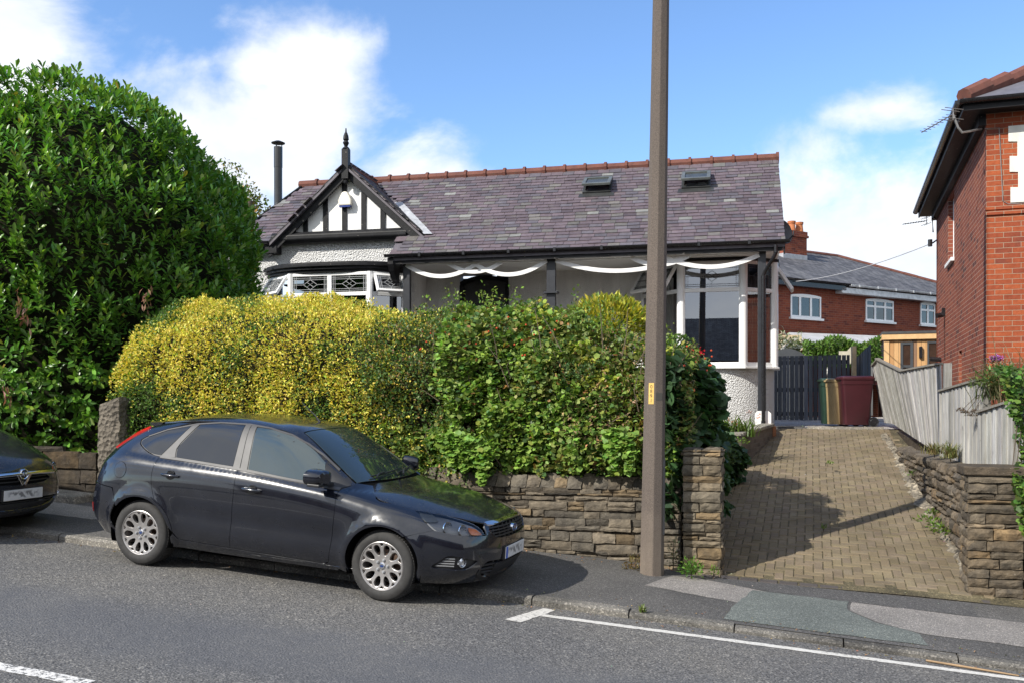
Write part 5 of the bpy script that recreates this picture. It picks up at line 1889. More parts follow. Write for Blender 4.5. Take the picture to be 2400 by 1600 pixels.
# planter wall by the bungalow corner
pw = thing('planter_wall', 'low grimy brick planter wall below the bay window beside the drive', 'wall', R(2.3, 7.6, 0.3), -RA)
ip = pw.matrix_basis.inverted()
p0, p1, p2 = at(1600, 1020, 15.0), at(1738, 1021, 15.1), at(1812, 1008, 17.9)
mb = MB()
zt = 1.73 - (1022 - 955) / 2200 * 15.0
for a, b, z0, z1 in ((p0, p1, zt, zt), (p1, p2, zt, zt + 0.10)):
	d = Vector((b.x - a.x, b.y - a.y, 0)).normalized()
	nrm = Vector((-d.y, d.x, 0)) * 0.2
	A, B = Vector((a.x, a.y, 0)), Vector((b.x, b.y, 0))
	vs = [ip @ (q + Vector((0, 0, z))) for q, z in ((A, 0.2), (B, 0.2), (B + nrm, 0.2), (A + nrm, 0.2), (A, z0), (B, z1), (B + nrm, z1), (A + nrm, z0))]
	mb.add(vs, [(3, 2, 1, 0), (4, 5, 6, 7), (0, 1, 5, 4), (1, 2, 6, 5), (2, 3, 7, 6), (3, 0, 4, 7)])
mb.build('wall', M['brick_grey'], pw)
mb = MB()
for a, b, z0, z1 in ((p0, p1, zt, zt), (p1, p2, zt, zt + 0.10)):
	d = Vector((b.x - a.x, b.y - a.y, 0)).normalized()
	nrm = Vector((-d.y, d.x, 0))
	n = 3 if a is p0 else 6
	for i in range(n):
		A = Vector((a.x, a.y, 0)).lerp(Vector((b.x, b.y, 0)), (i + 0.02) / n) - nrm * 0.03
		B = Vector((a.x, a.y, 0)).lerp(Vector((b.x, b.y, 0)), (i + 0.98) / n) - nrm * 0.03
		za, zb_ = z0 + (z1 - z0) * i / n, z0 + (z1 - z0) * (i + 1) / n
		N_ = nrm * 0.26
		vs = [ip @ (q + Vector((0, 0, z + 0.002))) for q, z in ((A, za), (B, zb_), (B + N_, zb_), (A + N_, za), (A, za + 0.06), (B, zb_ + 0.06), (B + N_, zb_ + 0.06), (A + N_, za + 0.06))]
		mb.add(vs, [(3, 2, 1, 0), (4, 5, 6, 7), (0, 1, 5, 4), (1, 2, 6, 5), (2, 3, 7, 6), (3, 0, 4, 7)])
mb.build('coping', M['concrete'], pw, bevel=0.012)
# left boundary: big old gatepost stone and low wall
gp = thing('stone_gatepost', 'tall rough hewn single stone gatepost left of the yellow hedge', 'gatepost', R(-5.08, 2.55, zpave(-5.08, 2.55)), -RA)
mb = MB()
rnd = random.Random(4)
nz, H_ = 22, 1.30
ring = [(-0.19, -0.13), (-0.08, -0.16), (0.1, -0.16), (0.2, -0.12), (0.21, 0.02), (0.19, 0.15), (0.0, 0.17), (-0.17, 0.15), (-0.2, 0.02)]
vs = []
for k in range(nz + 1):
	z = -0.15 + (H_ + 0.15) * k / nz
	for i, (x, y) in enumerate(ring):
		f = 0.94 - 0.14 * k / nz
		if k == nz: f *= 0.9
		zz = z + (0.10 * (x + 0.2) / 0.4 if k > nz - 3 else 0)
		vs.append((x * f + rnd.gauss(0, 0.008), y * f + rnd.gauss(0, 0.008), zz))
n = len(ring)
fs = [(k * n + i, k * n + (i + 1) % n, (k + 1) * n + (i + 1) % n, (k + 1) * n + i) for k in range(nz) for i in range(n)] + [tuple(nz * n + i for i in range(n))]
mb.tint = (1.0, 0.97, 0.92)
mb.add(vs, fs)
t = NT('pecked gritstone')
c = t.mix(t.ramp(t.noise(6, 6, 0.7), 0.3, 0.72), (0.085, 0.075, 0.06), (0.235, 0.205, 0.165))
h = t.math('ADD', t.voro(17), t.math('MULTIPLY', t.noise(30, 6, 0.7), 0.6))
M['pecked'] = t.set(c, 0.95, spec=0.2, normal=t.bump(h, 1.0, 0.05))
o = mb.build('post', M['pecked'], gp)
smooth_angle(o, 50)
lw = thing('stone_wall', 'low shade-darkened garden wall below the big laurel at the left', 'stone wall', R(-8, 2.7, 0.4), -RA)
il = lw.matrix_basis.inverted()
mb = MB()
rnd = random.Random(31)
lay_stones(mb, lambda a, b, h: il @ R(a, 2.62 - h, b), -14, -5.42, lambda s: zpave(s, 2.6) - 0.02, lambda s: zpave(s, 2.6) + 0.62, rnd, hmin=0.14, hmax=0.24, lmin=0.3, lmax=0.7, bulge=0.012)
mb.c = [tuple(0.42 * x for x in c_) for c_ in mb.c]  # stones tinted down to paint in the shade beneath the laurel
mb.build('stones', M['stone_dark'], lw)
mb = MB()
V_ = [il @ R(s_, v, z) for s_, v, z in ((-14, 2.65, 0.3), (-5.42, 2.65, 0.0), (-5.42, 2.95, 0.0), (-14, 2.95, 0.3), (-14, 2.65, zpave(-14, 2.6) + 0.58), (-5.42, 2.65, zpave(-5.4, 2.6) + 0.58), (-5.42, 2.95, zpave(-5.4, 2.6) + 0.58), (-14, 2.95, zpave(-14, 2.6) + 0.58))]
mb.add(V_, [(3, 2, 1, 0), (4, 5, 6, 7), (0, 1, 5, 4), (1, 2, 6, 5), (2, 3, 7, 6), (3, 0, 4, 7)])
mb.build('mortar_core', M['mortar_dark'], lw)
# stone threshold between post and wall
mb = MB()
V_ = [R(s_, v, zpave(s_, v) + dz) for dz in (-0.1, 0.10) for s_, v in ((-7.6, 2.18), (-5.42, 2.22), (-5.42, 2.60), (-7.6, 2.60))]
mb.add(V_, [(3, 2, 1, 0), (4, 5, 6, 7), (0, 1, 5, 4), (1, 2, 6, 5), (2, 3, 7, 6), (3, 0, 4, 7)])
o = mb.build('stone_step', M['concrete'], bevel=0.02)
tag(o, 'long worn stone step on the pavement in front of the low wall at left', 'step')
# ------------------------------------------------------------------ concrete lamp post
t = NT('exposed aggregate concrete')
c = t.mix(t.ramp(t.noise(110, 3, 0.75), 0.32, 0.68), (0.07, 0.056, 0.048), (0.18, 0.148, 0.124))
zs = t.n.new('ShaderNodeSeparateXYZ')
t.l.new(t.tc(), zs.inputs[0])
c = t.mix(t.ramp(t.math('ADD', zs.outputs['Z'], t.math('MULTIPLY', t.noise(2.5, 5, 0.6), 1.2)), 0.45, 1.3), t.mix(0.45, c, (0.30, 0.245, 0.19)), c)
c = t.mix(t.math('MULTIPLY', t.ramp(t.noise(0.8, 5, 0.65, vec=t.mapping(t.tc(), scale=(3, 3, 0.5))), 0.45, 0.7), 0.35), c, (0.06, 0.052, 0.047))
M['aggregate'] = t.set(c, 0.85, spec=0.25, normal=t.bump(t.noise(150, 3, 0.8), 0.8, 0.006))
LP = R(2.08, 2.20, 0)
LP.z = zpave(2.08, 2.2)
lamp = thing('lamp_post', 'tall tapering octagonal concrete lamp post standing on the pavement', 'lamp post', LP, radians(-3))
lamp.rotation_euler = (0, radians(0.9), radians(-3))
mb = MB()
prof = [(0.117, -0.3), (0.117, 0.0), (0.109, 1.05), (0.107, 1.25), (0.060, 9.5)]
vs, fs = [], []
for r, z in prof:
	rr = r / cos(pi / 8)
	for k in range(8):
		a = 2 * pi * (k + 0.5) / 8 + radians(20)
		vs.append((rr * cos(a), rr * sin(a), z))
for i in range(len(prof) - 1):
	for k in range(8):
		fs.append((i * 8 + k, i * 8 + (k + 1) % 8, (i + 1) * 8 + (k + 1) % 8, (i + 1) * 8 + k))
fs.append(tuple(range(32, 40)))
mb.add(vs, fs)
mb.build('column', M['aggregate'], lamp, bevel=0.006)
def on_face(k, z0, z1, w0, w1, lift):
	"""rectangle on face k of the column (0 faces +20 degrees from +X, anticlockwise)"""
	a = 2 * pi * k / 8 + radians(20)
	n_ = Vector((cos(a), sin(a), 0))
	s_ = Vector((-sin(a), cos(a), 0))
	def r(z):
		for (r0, q0), (r1, q1) in zip(prof, prof[1:]):
			if q0 <= z <= q1:
				return r0 + (r1 - r0) * (z - q0) / (q1 - q0)
	return [n_ * (r(z) + lift) + s_ * w + Vector((0, 0, z)) for z, w in ((z0, w0), (z0, w1), (z1, w1), (z1, w0))]
def plate(k, z0, z1, w0, w1, th, mat, name, lift=0.001):
	a_ = on_face(k, z0, z1, w0, w1, lift)
	b_ = on_face(k, z0, z1, w0, w1, lift + th)
	mb = MB()
	mb.add(a_ + b_, [(4, 5, 6, 7), (0, 4, 7, 3), (1, 2, 6, 5), (0, 1, 5, 4), (3, 7, 6, 2)])
	return mb.build(name, mat, lamp)
plate(7, 0.42, 1.22, -0.015, 0.036, 0.006, plain('bare metal door', (0.22, 0.225, 0.235), 0.4, 0.6, var=(5, 0.2)), 'access_door')
sticker = plate(5, 1.78, 2.0, -0.030, 0.027, 0.0012, plain('faded yellow number strip', (0.62, 0.40, 0.10), 0.6, var=(30, 0.2), dirt=(30, 0.62, (0.30, 0.24, 0.16))), 'number_strip')
plate(6, 1.82, 1.90, -0.038, 0.035, 0.0012, plain('dark patch', (0.075, 0.07, 0.06), 0.8), 'patch_plate')
def text_mesh(body, size, mat, parent, matrix, name='lettering', depth=0.0005, align='CENTER', bold=0.0):
	cu = bpy.data.curves.new('txt', 'FONT')
	cu.body = body
	cu.size = size
	cu.align_x = align
	cu.align_y = 'CENTER'
	cu.extrude = depth
	cu.offset = bold
	o = bpy.data.objects.new('txt', cu)
	COL.objects.link(o)
	me = bpy.data.meshes.new_from_object(o)
	bpy.data.objects.remove(o)
	me.materials.clear()
	r = link(name, me, mat, parent)
	r.matrix_local = matrix
	return r
a = 2 * pi * 5 / 8 + radians(20)
for i, ch in enumerate('0891'):
	q = on_face(5, 1.96 - i * 0.048, 1.97 - i * 0.048, -0.002, -0.001, 0.003)[0]
	Mx = Matrix.Translation(q) @ Matrix.Rotation(a + pi / 2, 4, 'Z') @ Matrix.Rotation(pi / 2, 4, 'X')
	text_mesh(ch, 0.052, plain('brown ink', (0.06, 0.035, 0.02), 0.7), sticker, Mx, 'digit')
# ------------------------------------------------------------------ timber fences, gate
t = NT('weathered grey timber')
ob = t.tc()
gm = t.mapping(ob, scale=(9, 9, 0.9))
c = t.mix(t.ramp(t.noise(3.0, 7, 0.65, vec=gm, dist=0.5), 0.3, 0.7), (0.23, 0.225, 0.215), (0.45, 0.445, 0.43))
c = t.mix(1.0, c, t.attr(), 'MULTIPLY')
c = t.mix(t.ramp(t.noise(5, 3, 0.5, vec=t.mapping(ob, scale=(3, 3, 1.2))), 0.70, 0.75), c, (0.10, 0.095, 0.09))
c = t.mix(t.math('MULTIPLY', t.ramp(t.noise(1.4, 5, 0.6), 0.52, 0.72), 0.5), c, (0.27, 0.22, 0.15))
M['grey_timber'] = t.set(c, 0.85, spec=0.2, normal=t.bump(t.noise(4, 6, 0.7, vec=gm), 0.5, 0.01))
t = NT('slate blue painted boards')
gm = t.mapping(t.tc(), scale=(8, 8, 0.8))
c = t.mix(t.ramp(t.noise(3, 6, 0.65, vec=gm), 0.3, 0.7), (0.060, 0.069, 0.084), (0.105, 0.117, 0.135))
c = t.mix(1.0, c, t.attr(), 'MULTIPLY')
M['blue_boards'] = t.set(c, 0.7, normal=t.bump(t.noise(3, 6, 0.7, vec=gm), 0.4, 0.008))
def boards(mb, A, B, top, bot, w, gap, th, rnd, lean=0.0, lap=False):
	"""vertical boards from A to B (world xy); top/bot are functions of 0..1"""
	A, B = Vector((A.x, A.y, 0)), Vector((B.x, B.y, 0))
	L = (B - A).length
	d = (B - A) / L
	nr = Vector((-d.y, d.x, 0))
	x = 0
	k = 0
	while x < L - 0.02:
		ww = min(w, L - x)
		t0, t1 = x / L, (x + ww - gap) / L
		off = nr * ((0.010 if lap and k % 2 else 0) + rnd.uniform(-0.003, 0.003))
		f = max(0.5, rnd.gauss(1, 0.2))
		mb.tint = (f, f * rnd.uniform(0.97, 1.0), f * rnd.uniform(0.92, 1.0))
		vs = []
		for s_ in (0, th):
			for tt, z in ((t0, bot(t0)), (t1, bot(t1)), (t1, top(t1) + rnd.uniform(-0.006, 0.006)), (t0, top(t0))):
				p = A + d * (tt * L) + nr * s_ + off + Vector((0, 0, z))
				p += nr * (lean(tt) if callable(lean) else lean) * (z - bot(tt))
				vs.append(p)
		mb.add(vs, [(0, 1, 2, 3), (7, 6, 5, 4), (1, 5, 6, 2), (0, 3, 7, 4), (3, 2, 6, 7), (0, 4, 5, 1)])
		x += ww
		k += 1
def fence(label, A, B, top, bot, w=0.098, capped=True, mat='grey_timber', lean=0.0, seed=1, posts=(1.0,), gap=0.009, group=None, name='fence_panel'):
	rnd = random.Random(seed)
	f = thing(name, label, 'fence', Vector((A.x, A.y, bot(0))), 0, group)
	f.location = (A.x, A.y, bot(0))
	iv = Matrix.Translation(-f.location)
	mb = MB()
	boards(mb, A, B, top, bot, w, gap, 0.018, rnd, lean, True)
	mb.v = [iv @ p for p in mb.v]
	mb.build('boards', M[mat], f)
	d = Vector((B.x - A.x, B.y - A.y, 0))
	nr = Vector((-d.y, d.x, 0)).normalized()
	if capped:
		mb = MB()
		n = 12
		path = []
		for i in range(n + 1):
			t_ = i / n
			path.append(iv @ (Vector((A.x, A.y, 0)) + d * t_ + nr * (0.01 + (lean(t_) if callable(lean) else lean) * (top(t_) - bot(t_))) + Vector((0, 0, top(t_) + 0.015))))
		mb.sweep(path, [(-0.035, -0.012), (0.035, -0.012), (0.035, 0.014), (-0.035, 0.014)])
		mb.tint = (0.62, 0.58, 0.52)
		mb.c = [mb.tint] * len(mb.f)
		mb.build('capping', M[mat], f)
	for t_ in posts:
		mb = MB()
		p = Vector((A.x, A.y, 0)) + d * t_ + nr * 0.07
		z0, z1 = bot(min(1, t_)) - 0.3, top(min(1, t_)) + 0.02
		mb.tint = (0.8, 0.78, 0.74)
		mb.box(p.x - 0.045 - f.location.x, p.x + 0.045 - f.location.x, p.y - 0.045 - f.location.y, p.y + 0.045 - f.location.y, z0 - f.location.z, z1 - f.location.z)
		mb.build('post', M[mat], f)
	return f
FG = 'grey timber fence panels along the right of the drive'
Z = lambda py, d: EYE + (955 - py) / 2200 * d
Pa, Pb = at(2072, 900, 19.4), at(2090, 900, 17.95)
P0a = at(2092, 900, 17.9)
P1a, P1b = at(2143, 900, 15.0), at(2207, 900, 12.95)
fence('short far end panel of the grey timber fence, in shade beside the maroon bin', Pa, Pb, lambda t: Z(858, 19.4) * (1 - t) + Z(841, 17.9) * t, lambda t: Z(990, 19.4) * (1 - t) + Z(992, 17.9) * t, seed=2, group=FG, posts=(), lean=-0.2)
fence('leaning grey fence panel whose top rises towards the brick house', P1a, P1b,
	lambda t: Z(870, 15.0) * (1 - t) + Z(854, 12.95) * t, lambda t: Z(1026, 15.0) * (1 - t) + Z(1068, 12.95) * t, seed=3, group=FG, lean=lambda t: -0.17 * (1 - t) - 0.02, posts=(1.0,))
fence('steeply leaning grey fence panel sloping down from the maroon bin', P0a, P1a,
	lambda t: Z(841, 17.9) * (1 - t) + Z(870, 15.0) * t, lambda t: Z(992, 17.9) * (1 - t) + Z(1026, 15.0) * t, seed=13, group=FG, lean=lambda t: -0.24 * (1 - t) - 0.19 * t, posts=())
P2a, P2b = at(2201, 900, 12.85), at(2293, 900, 10.75)
fence('middle grey fence panel with seed heads hanging over it', P2a, P2b, lambda t: Z(918, 12.85) * (1 - t) + Z(892, 10.75) * t, lambda t: Z(1068, 12.85) * (1 - t) + Z(1100, 10.75) * t, seed=4, group=FG, posts=(0.0, 1.0))
P3a, P3b = at(2291, 900, 10.72), at(2357, 900, 9.72)
fence('lowest grey fence panel directly behind the dark gate pier', P3a, P3b, lambda t: Z(968, 10.72) * (1 - t) + Z(947, 9.72) * t, lambda t: Z(1100, 10.72) * (1 - t) + Z(1110, 9.72) * t, seed=5, group=FG, posts=(1.06,))
P4a, P4b = at(2357, 900, 9.75), at(2420, 900, 9.35)
fence('narrow grey fence end boards overgrown by bramble at the right edge', P4a, P4b, lambda t: Z(962, 9.7) * (1 - t) + Z(960, 9.35) * t, lambda t: Z(1110, 9.7), seed=6, group=FG, capped=False, posts=(1.0,))
# driveway gate
G0, G1 = at(1770, 900, 24.6), at(1993, 900, 23.7)
gate = thing('driveway_gate', 'slate blue double gate of vertical boards with narrow gaps', 'gate', Vector((G0.x, G0.y, 1.45)), 0)
ig = Matrix.Translation(-gate.location)
for k, (t0, t1) in enumerate(((0.0, 0.37), (0.375, 1.0))):
	mb = MB()
	rnd = random.Random(50 + k)
	boards(mb, G0.lerp(G1, t0), G0.lerp(G1, t1), lambda t: 3.07, lambda t: 1.42, 0.115, 0.016, 0.018, rnd)
	mb.v = [ig @ p for p in mb.v]
	leaf = mb.build('gate_leaf', M['blue_boards'], gate)
	a_, b_ = G0.lerp(G1, t0) + Vector((0, 0.06, 0)), G0.lerp(G1, t1) + Vector((0, 0.06, 0))
	for z in (1.58, 2.2, 2.9):
		MB().bar(ig @ Vector((a_.x, a_.y, z)), ig @ Vector((b_.x, b_.y, z)), 0.04, 0.10).build('rail', M['blue_boards'], leaf)
M['strap'] = plain('galvanised strap', (0.35, 0.36, 0.38), 0.4, 0.7)
for z in (1.55, 2.75):
	q = ig @ Vector((G0.x + 0.40, G0.y - 0.02, z))
	MB().box(q.x, q.x + 0.42, q.y - 0.012, q.y, q.z - 0.02, q.z + 0.02).build('hinge_strap', M['strap'], gate)
mb = MB()
q = ig @ (at(2001, 900, 23.7))
mb.box(q.x - 0.05, q.x + 0.05, q.y - 0.05, q.y + 0.05, 1.3 - 1.45, Z(811, 23.7) - 1.45)
mb.build('gate_post', plain('new pine post', (0.55, 0.43, 0.26), 0.7, var=(6, 0.2)), gate)
fence('dark slate blue fence panel stepping up behind the gate post', at(2006, 900, 24.0), at(2040, 900, 22.9), lambda t: Z(838, 24.0) * (1 - t) + Z(806, 22.9) * t, lambda t: 1.4, w=0.1, capped=False, mat='blue_boards', seed=9, posts=())
mb = MB()
p, q = at(1967, 826, 24.3), at(1996, 812, 24.3)
mb.box(p.x, p.x + 0.42, p.y, p.y + 0.03, Z(834, 24.3) - 0.2, Z(822, 24.3))
mb.add([(p.x + 0.2, p.y - 0.002, Z(822, 24.3)), (p.x + 0.3, p.y - 0.002, Z(812, 24.3)), (p.x + 0.3, p.y - 0.002, Z(834, 24.3)), (p.x + 0.2, p.y - 0.002, Z(834, 24.3))], [(0, 1, 2, 3)])
tag(mb.build('offcut_panel', plain('pale painted board', (0.62, 0.57, 0.45), 0.7, var=(8, 0.1))), 'pale cream board standing behind the right end of the blue gate', 'board')
# plastic storage shed, pergola behind the gate
ps = thing('storage_shed', 'dark grey plastic shed with curved lid behind the blue gate', 'shed', at(1850, 950, 26.0), -HR)
ips = ps.matrix_basis.inverted()
c0_, c1_ = ips @ at(1795, 838, 26.0), ips @ at(1893, 838, 26.0)
h_ = (ips @ at(1850, 816, 26.0)).z - c0_.z
prof_ = [(c0_.x + (c1_.x - c0_.x) * i / 14, c0_.z + h_ * (1 - (2 * i / 14 - 1) ** 2)) for i in range(15)]
mb = MB().prism([(p[0], p[1]) for p in prof_][::-1], -0.05, 1.6, 'y')
mb.build('lid', M['anthracite'], ps)
mb = MB()
mb.box(c0_.x + 0.04, c1_.x - 0.04, 0.0, 1.5, -0.6, c0_.z - 0.003)
mb.build('body', M['anthracite'], ps)
pg = thing('pergola', 'pale timber pergola frame behind the curved plastic shed', 'pergola', at(1850, 900, 27.5), -HR)
ipg = pg.matrix_basis.inverted()
mb = MB()
a_, b_ = ipg @ at(1790, 791, 27.5), ipg @ at(1878, 790, 27.5)
mb.bar(a_, b_, 0.07, 0.12)
a2, b2 = ipg @ at(1790, 802, 28.6), ipg @ at(1880, 801, 28.6)
mb.bar(a2, b2, 0.06, 0.10)
for px in (1874,):
	q = ipg @ at(px, 792, 27.5)
	mb.bar(q, q - Vector((0, 0, 2.0)), 0.09, 0.09, up=(0, 1, 0))
q0, q1 = ipg @ at(1850, 796, 27.45), ipg @ at(1870, 822, 27.45)
mb.bar(q0, q1, 0.05, 0.07)
mb.build('frame', plain('pale pine', (0.56, 0.44, 0.29), 0.7, var=(8, 0.15)), pg)
# ------------------------------------------------------------------ wheelie bins
def bin_(label, loc, rz, body, lid, h=1.02, w=0.56, dpt=0.60):
	b = thing('wheelie_bin', label, 'wheelie bin', loc, rz, 'wheelie bins by the gate')
	mb = MB()
	# tapering tub, x across, -y is the front
	def ring(z, f, r=0.05):
		W_, D_ = w / 2 * f, dpt / 2 * f
		out = []
		for cx, cy, a0 in ((W_ - r, D_ - r, 0), (-W_ + r, D_ - r, 90), (-W_ + r, -D_ + r, 180), (W_ - r, -D_ + r, 270)):
			for k in range(4):
				a = radians(a0 + k * 30)
				out.append((cx + r * cos(a), cy + r * sin(a), z))
		return out
	zs = [(0.04, 0.74), (0.06, 0.78), (0.5, 0.87), (h - 0.14, 0.965), (h - 0.135, 1.0), (h - 0.05, 1.02), (h - 0.045, 1.0)]
	vs = [p for z, f in zs for p in ring(z, f)]
	n = 16
	fs = [(i * n + k, i * n + (k + 1) % n, (i + 1) * n + (k + 1) % n, (i + 1) * n + k) for i in range(len(zs) - 1) for k in range(n)] + [tuple(range(n))[::-1], tuple((len(zs) - 1) * n + k for k in range(n))]
	mb.add(vs, fs)
	smooth_angle(mb.build('tub', body, b), 30)
	mb = MB()
	zs = [(h - 0.043, 1.05), (h - 0.01, 1.07), (h + 0.025, 1.0), (h + 0.04, 0.9)]
	vs = [p for z, f in zs for p in ring(z, f, 0.06)]
	fs = [(i * n + k, i * n + (k + 1) % n, (i + 1) * n + (k + 1) % n, (i + 1) * n + k) for i in range(len(zs) - 1) for k in range(n)] + [tuple(range(n))[::-1], tuple((len(zs) - 1) * n + k for k in range(n))]
	mb.add(vs, fs)
	mb.box(-w * 0.42, w * 0.42, -dpt / 2 * 1.16, -dpt / 2 * 1.02, h - 0.03, h + 0.005)
	smooth_angle(mb.build('lid', lid, b), 30)
	mb = MB()
	mb.tube([(-w * 0.4, dpt / 2 + 0.09, h - 0.09), (w * 0.4, dpt / 2 + 0.09, h - 0.09)], 0.016, 8)
	for s_ in (-1, 1):
		mb.box(s_ * w * 0.38 - 0.02, s_ * w * 0.38 + 0.02, dpt / 2 * 0.95, dpt / 2 + 0.10, h - 0.14, h - 0.06)
	mb.build('handle', body, b)
	for s_ in (-1, 1):
		mb = MB()
		mb.lathe([(0.0, -0.025), (0.06, -0.03), (0.07, -0.02), (0.095, -0.03), (0.102, -0.015), (0.102, 0.015), (0.095, 0.03), (0.07, 0.02), (0.06, 0.03), (0.0, 0.025)], 20, Matrix.Translation((s_ * (w / 2 - 0.01), dpt / 2 - 0.02, 0.1)) @ Matrix.Rotation(pi / 2, 4, 'Y'), cap=False)
		smooth_angle(mb.build('wheel', M['black_plastic'], b), 40)
	return b
maroon = plain('maroon plastic', (0.042, 0.006, 0.010), 0.42, var=(3, 0.2))
green = plain('dark green plastic', (0.012, 0.035, 0.022), 0.45, var=(3, 0.2))
beige = plain('faded beige plastic', (0.32, 0.235, 0.12), 0.5, var=(3, 0.15))
def gz(p):
	dx, dy = p.x - OX, p.y - OY
	s_, v_ = dx * U2[0] + dy * U2[1], dx * V2[0] + dy * V2[1]
	return zdrive(s_, v_)
q = at(2003, 990, 19.35); q.z = gz(q)
bin_('maroon wheelie bin standing at the foot of the grey fence', q, radians(-95), maroon, maroon, 1.0, 0.56, 0.64)
q = at(1967, 990, 19.75); q.z = gz(q)
bin_('beige brown wheelie bin squeezed behind the maroon bin', q, radians(-80), beige, beige, 0.96, 0.5, 0.52)
q = at(1950, 990, 20.0); q.z = gz(q)
bin_('dark green wheelie bin against the blue gate', q, radians(-98), green, green, 0.97, 0.46, 0.52)
# ------------------------------------------------------------------ foliage
def m_leaf(name, rough=0.45, spec=0.45, trans=0.3, gain=1.0):
	m = bpy.data.materials.new(name)
	m.use_nodes = True
	t_ = m.node_tree
	b = t_.nodes['Principled BSDF']
	o = t_.nodes['Material Output']
	at_ = t_.nodes.new('ShaderNodeAttribute')
	at_.attribute_name = 'tint'
	b.inputs['Roughness'].default_value = rough
	b.inputs['Specular IOR Level'].default_value = spec
	t_.links.new(at_.outputs['Color'], b.inputs['Base Color'])
	tr = t_.nodes.new('ShaderNodeBsdfTranslucent')
	mx = t_.nodes.new('ShaderNodeMix')
	mx.data_type = 'RGBA'
	mx.blend_type = 'MULTIPLY'
	mx.inputs[0].default_value = 1
	mx.inputs[7].default_value = (1.15, 1.25, 0.6, 1)
	t_.links.new(at_.outputs['Color'], mx.inputs[6])
	t_.links.new(mx.outputs[2], tr.inputs[0])
	ms = t_.nodes.new('ShaderNodeMixShader')
	ms.inputs[0].default_value = trans
	t_.links.new(b.outputs[0], ms.inputs[1])
	t_.links.new(tr.outputs[0], ms.inputs[2])
	t_.links.new(ms.outputs[0], o.inputs[0])
	return m
M['leaf_gloss'] = m_leaf('glossy laurel leaf', 0.34, 0.45, 0.34)
M['leaf'] = m_leaf('soft green leaf', 0.5, 0.35, 0.32)
M['twig'] = plain('brown twig', (0.07, 0.05, 0.035), 0.9)
M['core_shade'] = plain('dark foliage core shade', (0.020, 0.020, 0.012), 1.0, spec=0.1, var=(9, 0.5))  # near-black solid core, so gaps among leaves show as deep shade
def unit(a):
	return a / np.maximum(1e-9, np.linalg.norm(a, axis=1, keepdims=True))
def leaf_arrays(P, A, N, L, Wd, fold=0.18, droop=0.12):
	"""folded leaves: base P, axis A, upper side N, length L, width Wd -> verts, quads"""
	n = len(P)
	A = unit(A)
	B = unit(np.cross(A, N))
	N = np.cross(B, A)
	L, Wd = L[:, None], Wd[:, None]
	base = P
	cen = P + A * L * 0.5
	tip = P + A * L - N * L * droop
	left = P + A * L * 0.48 + B * Wd * 0.5 + N * Wd * fold
	right = P + A * L * 0.48 - B * Wd * 0.5 + N * Wd * fold
	V = np.stack([base, cen, tip, left, right], axis=1).reshape(-1, 3)
	i = np.arange(n)[:, None] * 5
	F = np.concatenate([i + np.array([[0, 1, 2, 3]]), i + np.array([[0, 4, 2, 1]])], axis=1).reshape(-1, 4)
	return V, F
def oblong_arrays(P, A, N, L, Wd, fold=0.16, droop=0.12):
	"""long rounded leaves, three points across and four along"""
	n = len(P)
	A = unit(A)
	B = unit(np.cross(A, N))
	N = np.cross(B, A)
	L, Wd = L[:, None], Wd[:, None]
	rows = []
	for t_, w in ((0.0, 0.14), (0.34, 0.80), (0.72, 1.0), (1.0, 0.30)):
		ctr = P + A * L * t_ - N * L * droop * t_ * t_
		for sg in (-1, 0, 1):
			rows.append(ctr + B * Wd * 0.5 * w * sg + N * Wd * fold * w * abs(sg))
	V = np.stack(rows, axis=1).reshape(-1, 3)
	i = np.arange(n)[:, None] * 12
	F = np.concatenate([i + np.array([[3 * r + q, 3 * r + q + 1, 3 * r + q + 4, 3 * r + q + 3]]) for r in range(3) for q in range(2)], axis=1).reshape(-1, 4)
	return V, F
def lobed_arrays(P, A, N, L, Wd):
	"""broad three-lobed leaves, 9 points, 4 quads"""
	n = len(P)
	A = unit(A)
	B = unit(np.cross(A, N))
	N = np.cross(B, A)
	L, Wd = L[:, None], Wd[:, None]
	q = lambda a, b, c: P + A * L * a + B * Wd * b + N * L * c
	V = np.stack([q(0, 0, 0), q(0.45, 0, -0.04), q(0.94, 0, -0.12), q(0.76, 0.27, 0.02), q(0.58, 0.52, -0.02), q(0.12, 0.40, 0.0),
				q(0.76, -0.27, 0.02), q(0.58, -0.52, -0.02), q(0.12, -0.40, 0.0)], axis=1).reshape(-1, 3)
	i = np.arange(n)[:, None] * 9
	F = np.concatenate([i + np.array([[k]]) for k in ()] or [i + np.array([[0, 1, 3, 5]]), i + np.array([[1, 2, 2, 3]]) * 0 + i * 0 + np.array([[0, 0, 0, 0]])], axis=1) if False else \
		np.concatenate([i + np.array([[5, 0, 1, 4]]), i + np.array([[4, 1, 2, 3]]), i + np.array([[0, 8, 7, 1]]), i + np.array([[1, 7, 6, 2]])], axis=1).reshape(-1, 4)
	return V, F
def vnoise(P, scale, seed=0):
	"""smooth value noise in 3D for many points"""
	r = np.random.default_rng(seed)
	G = r.random((32, 32, 32))
	Q = np.asarray(P) * scale + 100.37
	I = np.floor(Q).astype(int)
	f = Q - I
	f = f * f * (3 - 2 * f)
	o = 0
	for dx in (0, 1):
		for dy in (0, 1):
			for dz in (0, 1):
				w = (f[:, 0] if dx else 1 - f[:, 0]) * (f[:, 1] if dy else 1 - f[:, 1]) * (f[:, 2] if dz else 1 - f[:, 2])
				o = o + w * G[(I[:, 0] + dx) % 32, (I[:, 1] + dy) % 32, (I[:, 2] + dz) % 32]
	return o
def fbm(P, scale, seed=0):
	return (vnoise(P, scale, seed) + 0.5 * vnoise(P, scale * 2.1, seed + 1) + 0.25 * vnoise(P, scale * 4.3, seed + 2)) / 1.75
